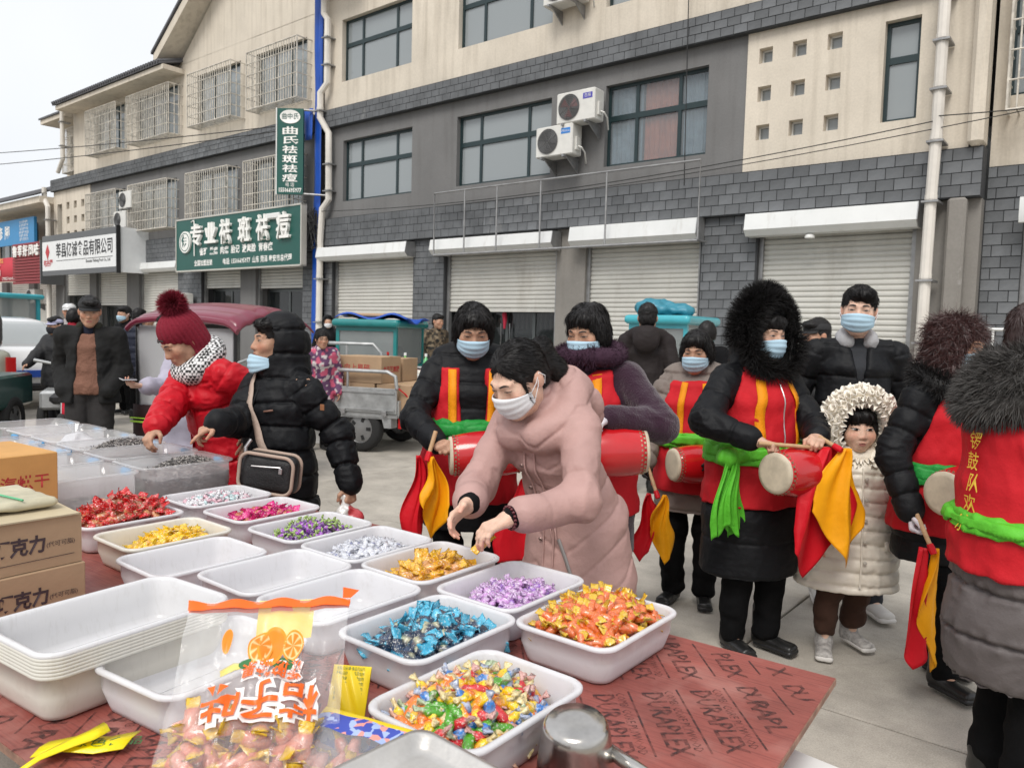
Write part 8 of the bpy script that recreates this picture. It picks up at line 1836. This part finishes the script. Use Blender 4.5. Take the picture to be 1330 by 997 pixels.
MB().box(-.95, .9, -.56, .56, .3, .52, .05).build('body', mat('trike_brown', (.04, .02, .02), .6), t); V, F = sheet(np.array([[(x, -.59-.02*math.sin(x*14), z) for x in np.linspace(-.95, .2, 24)] for z in np.linspace(.12, .78, 8)]), .006); mk('skirt', V, F, fab('skirt_brown', (.03, .014, .014), .8), t, True)
MB().box(-.95, .2, -.62, -.605, .62, .635).box(-.95, .2, -.622, -.607, .655, .665).build('reflective_stripe', mat('stripe_green', (.4, .7, .05), .4), t); MB().box(-.1, .8, -.5, .5, .52, .95, .06).build('seat', M_black, t); MB().box(-.62, -.4, -.5, .5, 1.44, 1.5).build('roof_frame', M_black, t)
for y in (-.48, .48): wheel(t, (.55, y, .24), (0, 1, 0), .24, .1)
wheel(t, (-1.05, 0, .24), (0, 1, 0), .24, .1)
# market goods behind the cargo trike
st_ = thing('goods_stall', 'low stall table of packets and bottles behind the cartons', 'stall', (-1.15, 10.55, 0), math.radians(-30)); MB().box(-.8, .8, -.4, .4, .8, .84).build('table_top', M_white, st_)
for x in (-.7, .7):
    for y in (-.32, .32): MB().box(x-.02, x+.02, y-.02, y+.02, 0, .8).build('leg', M_rail, st_)
Rs = Rz(math.radians(-30))
for k in range(16):
    q = A3(-1.15, 10.55, .842)+Rs@A3(rnd.uniform(-.7, .7), rnd.uniform(-.3, .3), 0); cl, nm = rnd.choice([((.6, .05, .06), 'red'), ((.7, .66, .6), 'white'), ((.7, .5, .1), 'yellow'), ((.55, .2, .25), 'pink')])
    F = rbox(-.08, .08, -.06, .06, 0, .05, .02); V, G = F.mesh(.014); V = V+vnormals(V, G)*(vnoise(V, 30, k)*.015)[:, None]; o = mk('goods_packet', V, G, mat('packet_'+nm, cl, .35, coat=.3), None, True, loc=tuple(q)); o.rotation_euler = (0, 0, rnd.uniform(0, 6)); tag(o, f'{nm} packet among the goods on the low stall', 'packet', f'{nm} packets on the low stall')
for k, (x, cl, lb) in enumerate(((-.55, (.03, .012, .01), 'dark soy bottle with red cap'), (-.25, (.1, .45, .05), 'green squeeze bottle'), (.1, (.1, .4, .15), 'small pale green bottle'), (.35, (.7, .5, .03), 'yellow oil bottle'))):
    o = thing('bottle', lb+' standing on the low stall', 'bottle', tuple(A3(-1.15, 10.55, .842)+Rs@A3(x, -.2, 0)), 0, 'bottles on the low stall'); MB().lathe([(.035, 0), (.04, .02), (.04, .15), (.03, .2), (.015, .22), (.015, .24)], 14).build('body', mat('bottle_'+str(k), cl, .15, coat=.5), o, True); MB().lathe([(.018, .24), (.018, .28)], 12).build('cap', M_tail if k == 0 else M_white, o)
o = thing('metal_basin', 'grey metal basin on the stall by the floral jacket', 'basin', (-2.0, 9.8, .8), 0); MB().lathe([(.12, 0), (.2, .12), (.205, .13), (.19, .125), (.115, .01)], 20).build('bowl', M_silver, o, True); MB().box(-.5, .3, -.3, .3, -.8, -.001).build('stand', M_white, o)
for k in range(4):
    F = rbox(-.14, .14, -.1, .1, 0, .14, .06); V, G = F.mesh(.018); V = V+vnormals(V, G)*(vnoise(V, 14, k+3)*.05)[:, None]; o = mk('sack', V, G, mat('sack_pink', (.6, .4, .42), .4, var=.4, vscale=12, coat=.3), None, True, loc=(-2.35+k*.13, 9.55+.05*(k % 2), .8)); tag(o, ['leftmost', 'second', 'third', 'last'][k]+' pale pink packet in the row beside the metal basin', 'packet', 'pink packets by the basin')
# white car, blue truck, motor trikes at the far left
def car_body(prof, w, m): 
    b = MB(); P = []
    for yy, k in ((-w/2, .93), (-w/2+.12, .99), (-w/2+.22, 1), (w/2-.22, 1), (w/2-.12, .99), (w/2, .93)): P.append([(x, yy, .25+(z-.25)*k) for x, z in prof])
    b.grid(np.array(P)); n = len(prof); return b
t = thing('white_car', 'white saloon car seen from behind with red tail lights', 'car', (-9.35, 13.6, 0), math.radians(141)); L_ = 4.4
lower = [(-2.2, .3), (-2.25, .55), (-2.2, .92), (-1.7, 1.0), (1.2, .95), (2.1, .8), (2.2, .5), (2.15, .3)]
car_body(lower, 1.76, M_carw).build('body', M_carw, t, True); car_body([(-1.75, .98), (-1.05, 1.4), (-.3, 1.47), (.4, 1.42), (1.15, .95)], 1.5, M_carw).build('roof', M_carw, t, True)
MB().add([(-1.72, -.62, 1.02), (-1.72, .62, 1.02), (-1.1, .55, 1.38), (-1.1, -.55, 1.38)], [(0, 1, 2, 3)]).build('rear_window', M_glass, t).location = (-.03, 0, .015)
for s_ in (-1, 1):
    MB().box(-2.26, -2.05, s_*.6-.2, s_*.6+.2, .7, .86, .03).build('tail_light', M_tail, t)
    for x in (-1.35, 1.35): wheel(t, (x, s_*.78, .31), (0, 1, 0), .31, .2)
    MB().add([(-1.4, s_*.755, 1.02), (.9, s_*.755, 1.0), (.35, s_*.73, 1.36), (-.95, s_*.73, 1.36)], [(0, 1, 2, 3)]).build('side_window', M_glass, t)
MB().box(-2.27, -2.2, -.26, .26, .52, .63).build('number_plate', mat('plate_blue', (.02, .08, .4), .4), t); MB().box(-2.28, -2.15, -.8, .8, .3, .42, .03).build('bumper', M_black, t)
t = thing('blue_truck', 'light blue truck cab parked beyond the white car', 'truck', (-12.1, 17.2, 0), math.radians(-20)); V, F = rbox(-.9, .9, -1, 1, .5, 1.35, .1).mesh(.04); mk('body', V, F, M_turq, t, True); V, F = rbox(-.9, 1.0, -1.02, 1.05, 1.88, 2.0, .06).mesh(.03); mk('roof', V, F, M_turq, t, True)
for x in (-.85, .85):
    for y in (-.95, .95): MB().box(x-.04, x+.04, y-.04, y+.04, 1.3, 1.9).build('pillar', M_turq, t)
for a in (((-.8, -.97), (.8, -.95)), ((.84, -.9), (.86, .9)), ((-.86, -.9), (-.84, .9))): MB().box(a[0][0], a[1][0], a[0][1], a[1][1], 1.32, 1.88).build('window', M_glass, t)
MB().box(-.9, .9, -4, -1.05, .7, 1.2).build('cargo_bed', M_turq, t)
for y in (-3, .3):
    for x in (-.8, .8): wheel(t, (x, y, .38), (1, 0, 0), .38, .22)
t = thing('motor_trike', 'dark green motor tricycle with red tail lamp cut by the left frame edge', 'tricycle', (-6.2, 8.7, 0), math.radians(12))
for s_ in (-.45, .45): wheel(t, (s_, .0, .28), (1, 0, 0), .28, .13)
wheel(t, (0, -1.25, .28), (1, 0, 0), .28, .11); MB().box(-.5, .5, -.6, .55, .42, .8, .03).build('bed', mat('dark_green_paint', (.01, .05, .045), .4, coat=.3), t); MB().box(.42, .5, -.66, -.6, .72, .9, .02).build('tail_lamp', M_tail, t); MB().box(-.15, .15, -1.1, -.6, .55, .75, .05).build('seat', M_black, t)
MB().tube([(0, -1.25, .3), (0, -1.05, .95), (-.32, -.95, 1.05)], .02, 8).tube([(0, -1.05, .95), (.32, -.95, 1.05)], .02, 8).build('handlebar', M_silver, t); MB().lathe([(.001, 0), (.06, .01), (.07, .03), (.001, .035)], 14, (.3, -1.0, 1.2), (0, -1, 0)).tube([(.32, -.95, 1.05), (.3, -.98, 1.18)], .008, 6).build('mirror', M_silver, t); MB().lathe([(.001, -.02), (.05, -.015), (.05, .015), (.001, .02)], 14, (.12, -1.2, .85), (0, -1, 0)).build('indicator', mat('amber', (.8, .3, .01), .2), t)
V, F = rbox(-.2, .2, -1.45, -1.15, .55, .95, .1).mesh(.025); mk('front_shield', V, F, mat('dark_green_paint'), t, True)
t = thing('grey_suv', 'back of a dark grey van at the left frame edge behind the motor tricycle', 'van', (-8.75, 11.2, 0), math.radians(141)); V, F = rbox(-1.6, 1.6, -.8, .8, .3, 1.0, .12).mesh(.05); mk('body', V, F, mat('suv_green', (.3, .3, .24), .3, coat=.5), t, True); V, F = rbox(-1.55, .9, -.72, .72, .98, 1.55, .15).mesh(.05); mk('roof', V, F, mat('suv_dark', (.03, .03, .032), .15, coat=.6), t, True)
for s_ in (-.75, .75):
    for x in (-1.05, 1.05): wheel(t, (x, s_, .3), (0, 1, 0), .3, .2)
    MB().box(-1.63, -1.55, s_-.06, s_+.06, .6, .9).build('tail_light', M_tail, t)
t = thing('rider_trike', 'small electric tricycle with a red quilted apron beside the capped man', 'tricycle', (-5.05, 8.75, 0), math.radians(25))
for s_ in (-.32, .32): wheel(t, (s_, .5, .22), (1, 0, 0), .22, .08)
wheel(t, (-.02, -.55, .22), (1, 0, 0), .22, .08); MB().box(-.32, .32, .2, .9, .4, .62, .03).build('basket_box', M_silver, t); MB().box(-.18, .18, -.2, .25, .5, .62, .04).build('seat', M_black, t); MB().box(-.16, .16, -.5, .3, .24, .3).build('footboard', M_silver, t)
MB().tube([(-.02, -.55, .25), (-.02, -.4, .95), (-.3, -.3, 1.0)], .02, 8).tube([(-.02, -.4, .95), (.26, -.3, 1.0)], .02, 8).build('handlebar', M_silver, t); V, F = sheet(np.array([[(x, -.5-.06*math.cos(x*4)+.015*math.sin(z*25), z) for x in np.linspace(-.02, .4+.0*z, 12)] for z in np.linspace(.25, .88, 22)]), .015); mk('apron', V, F, fab('apron_red', (.45, .01, .03), .5), t, True)
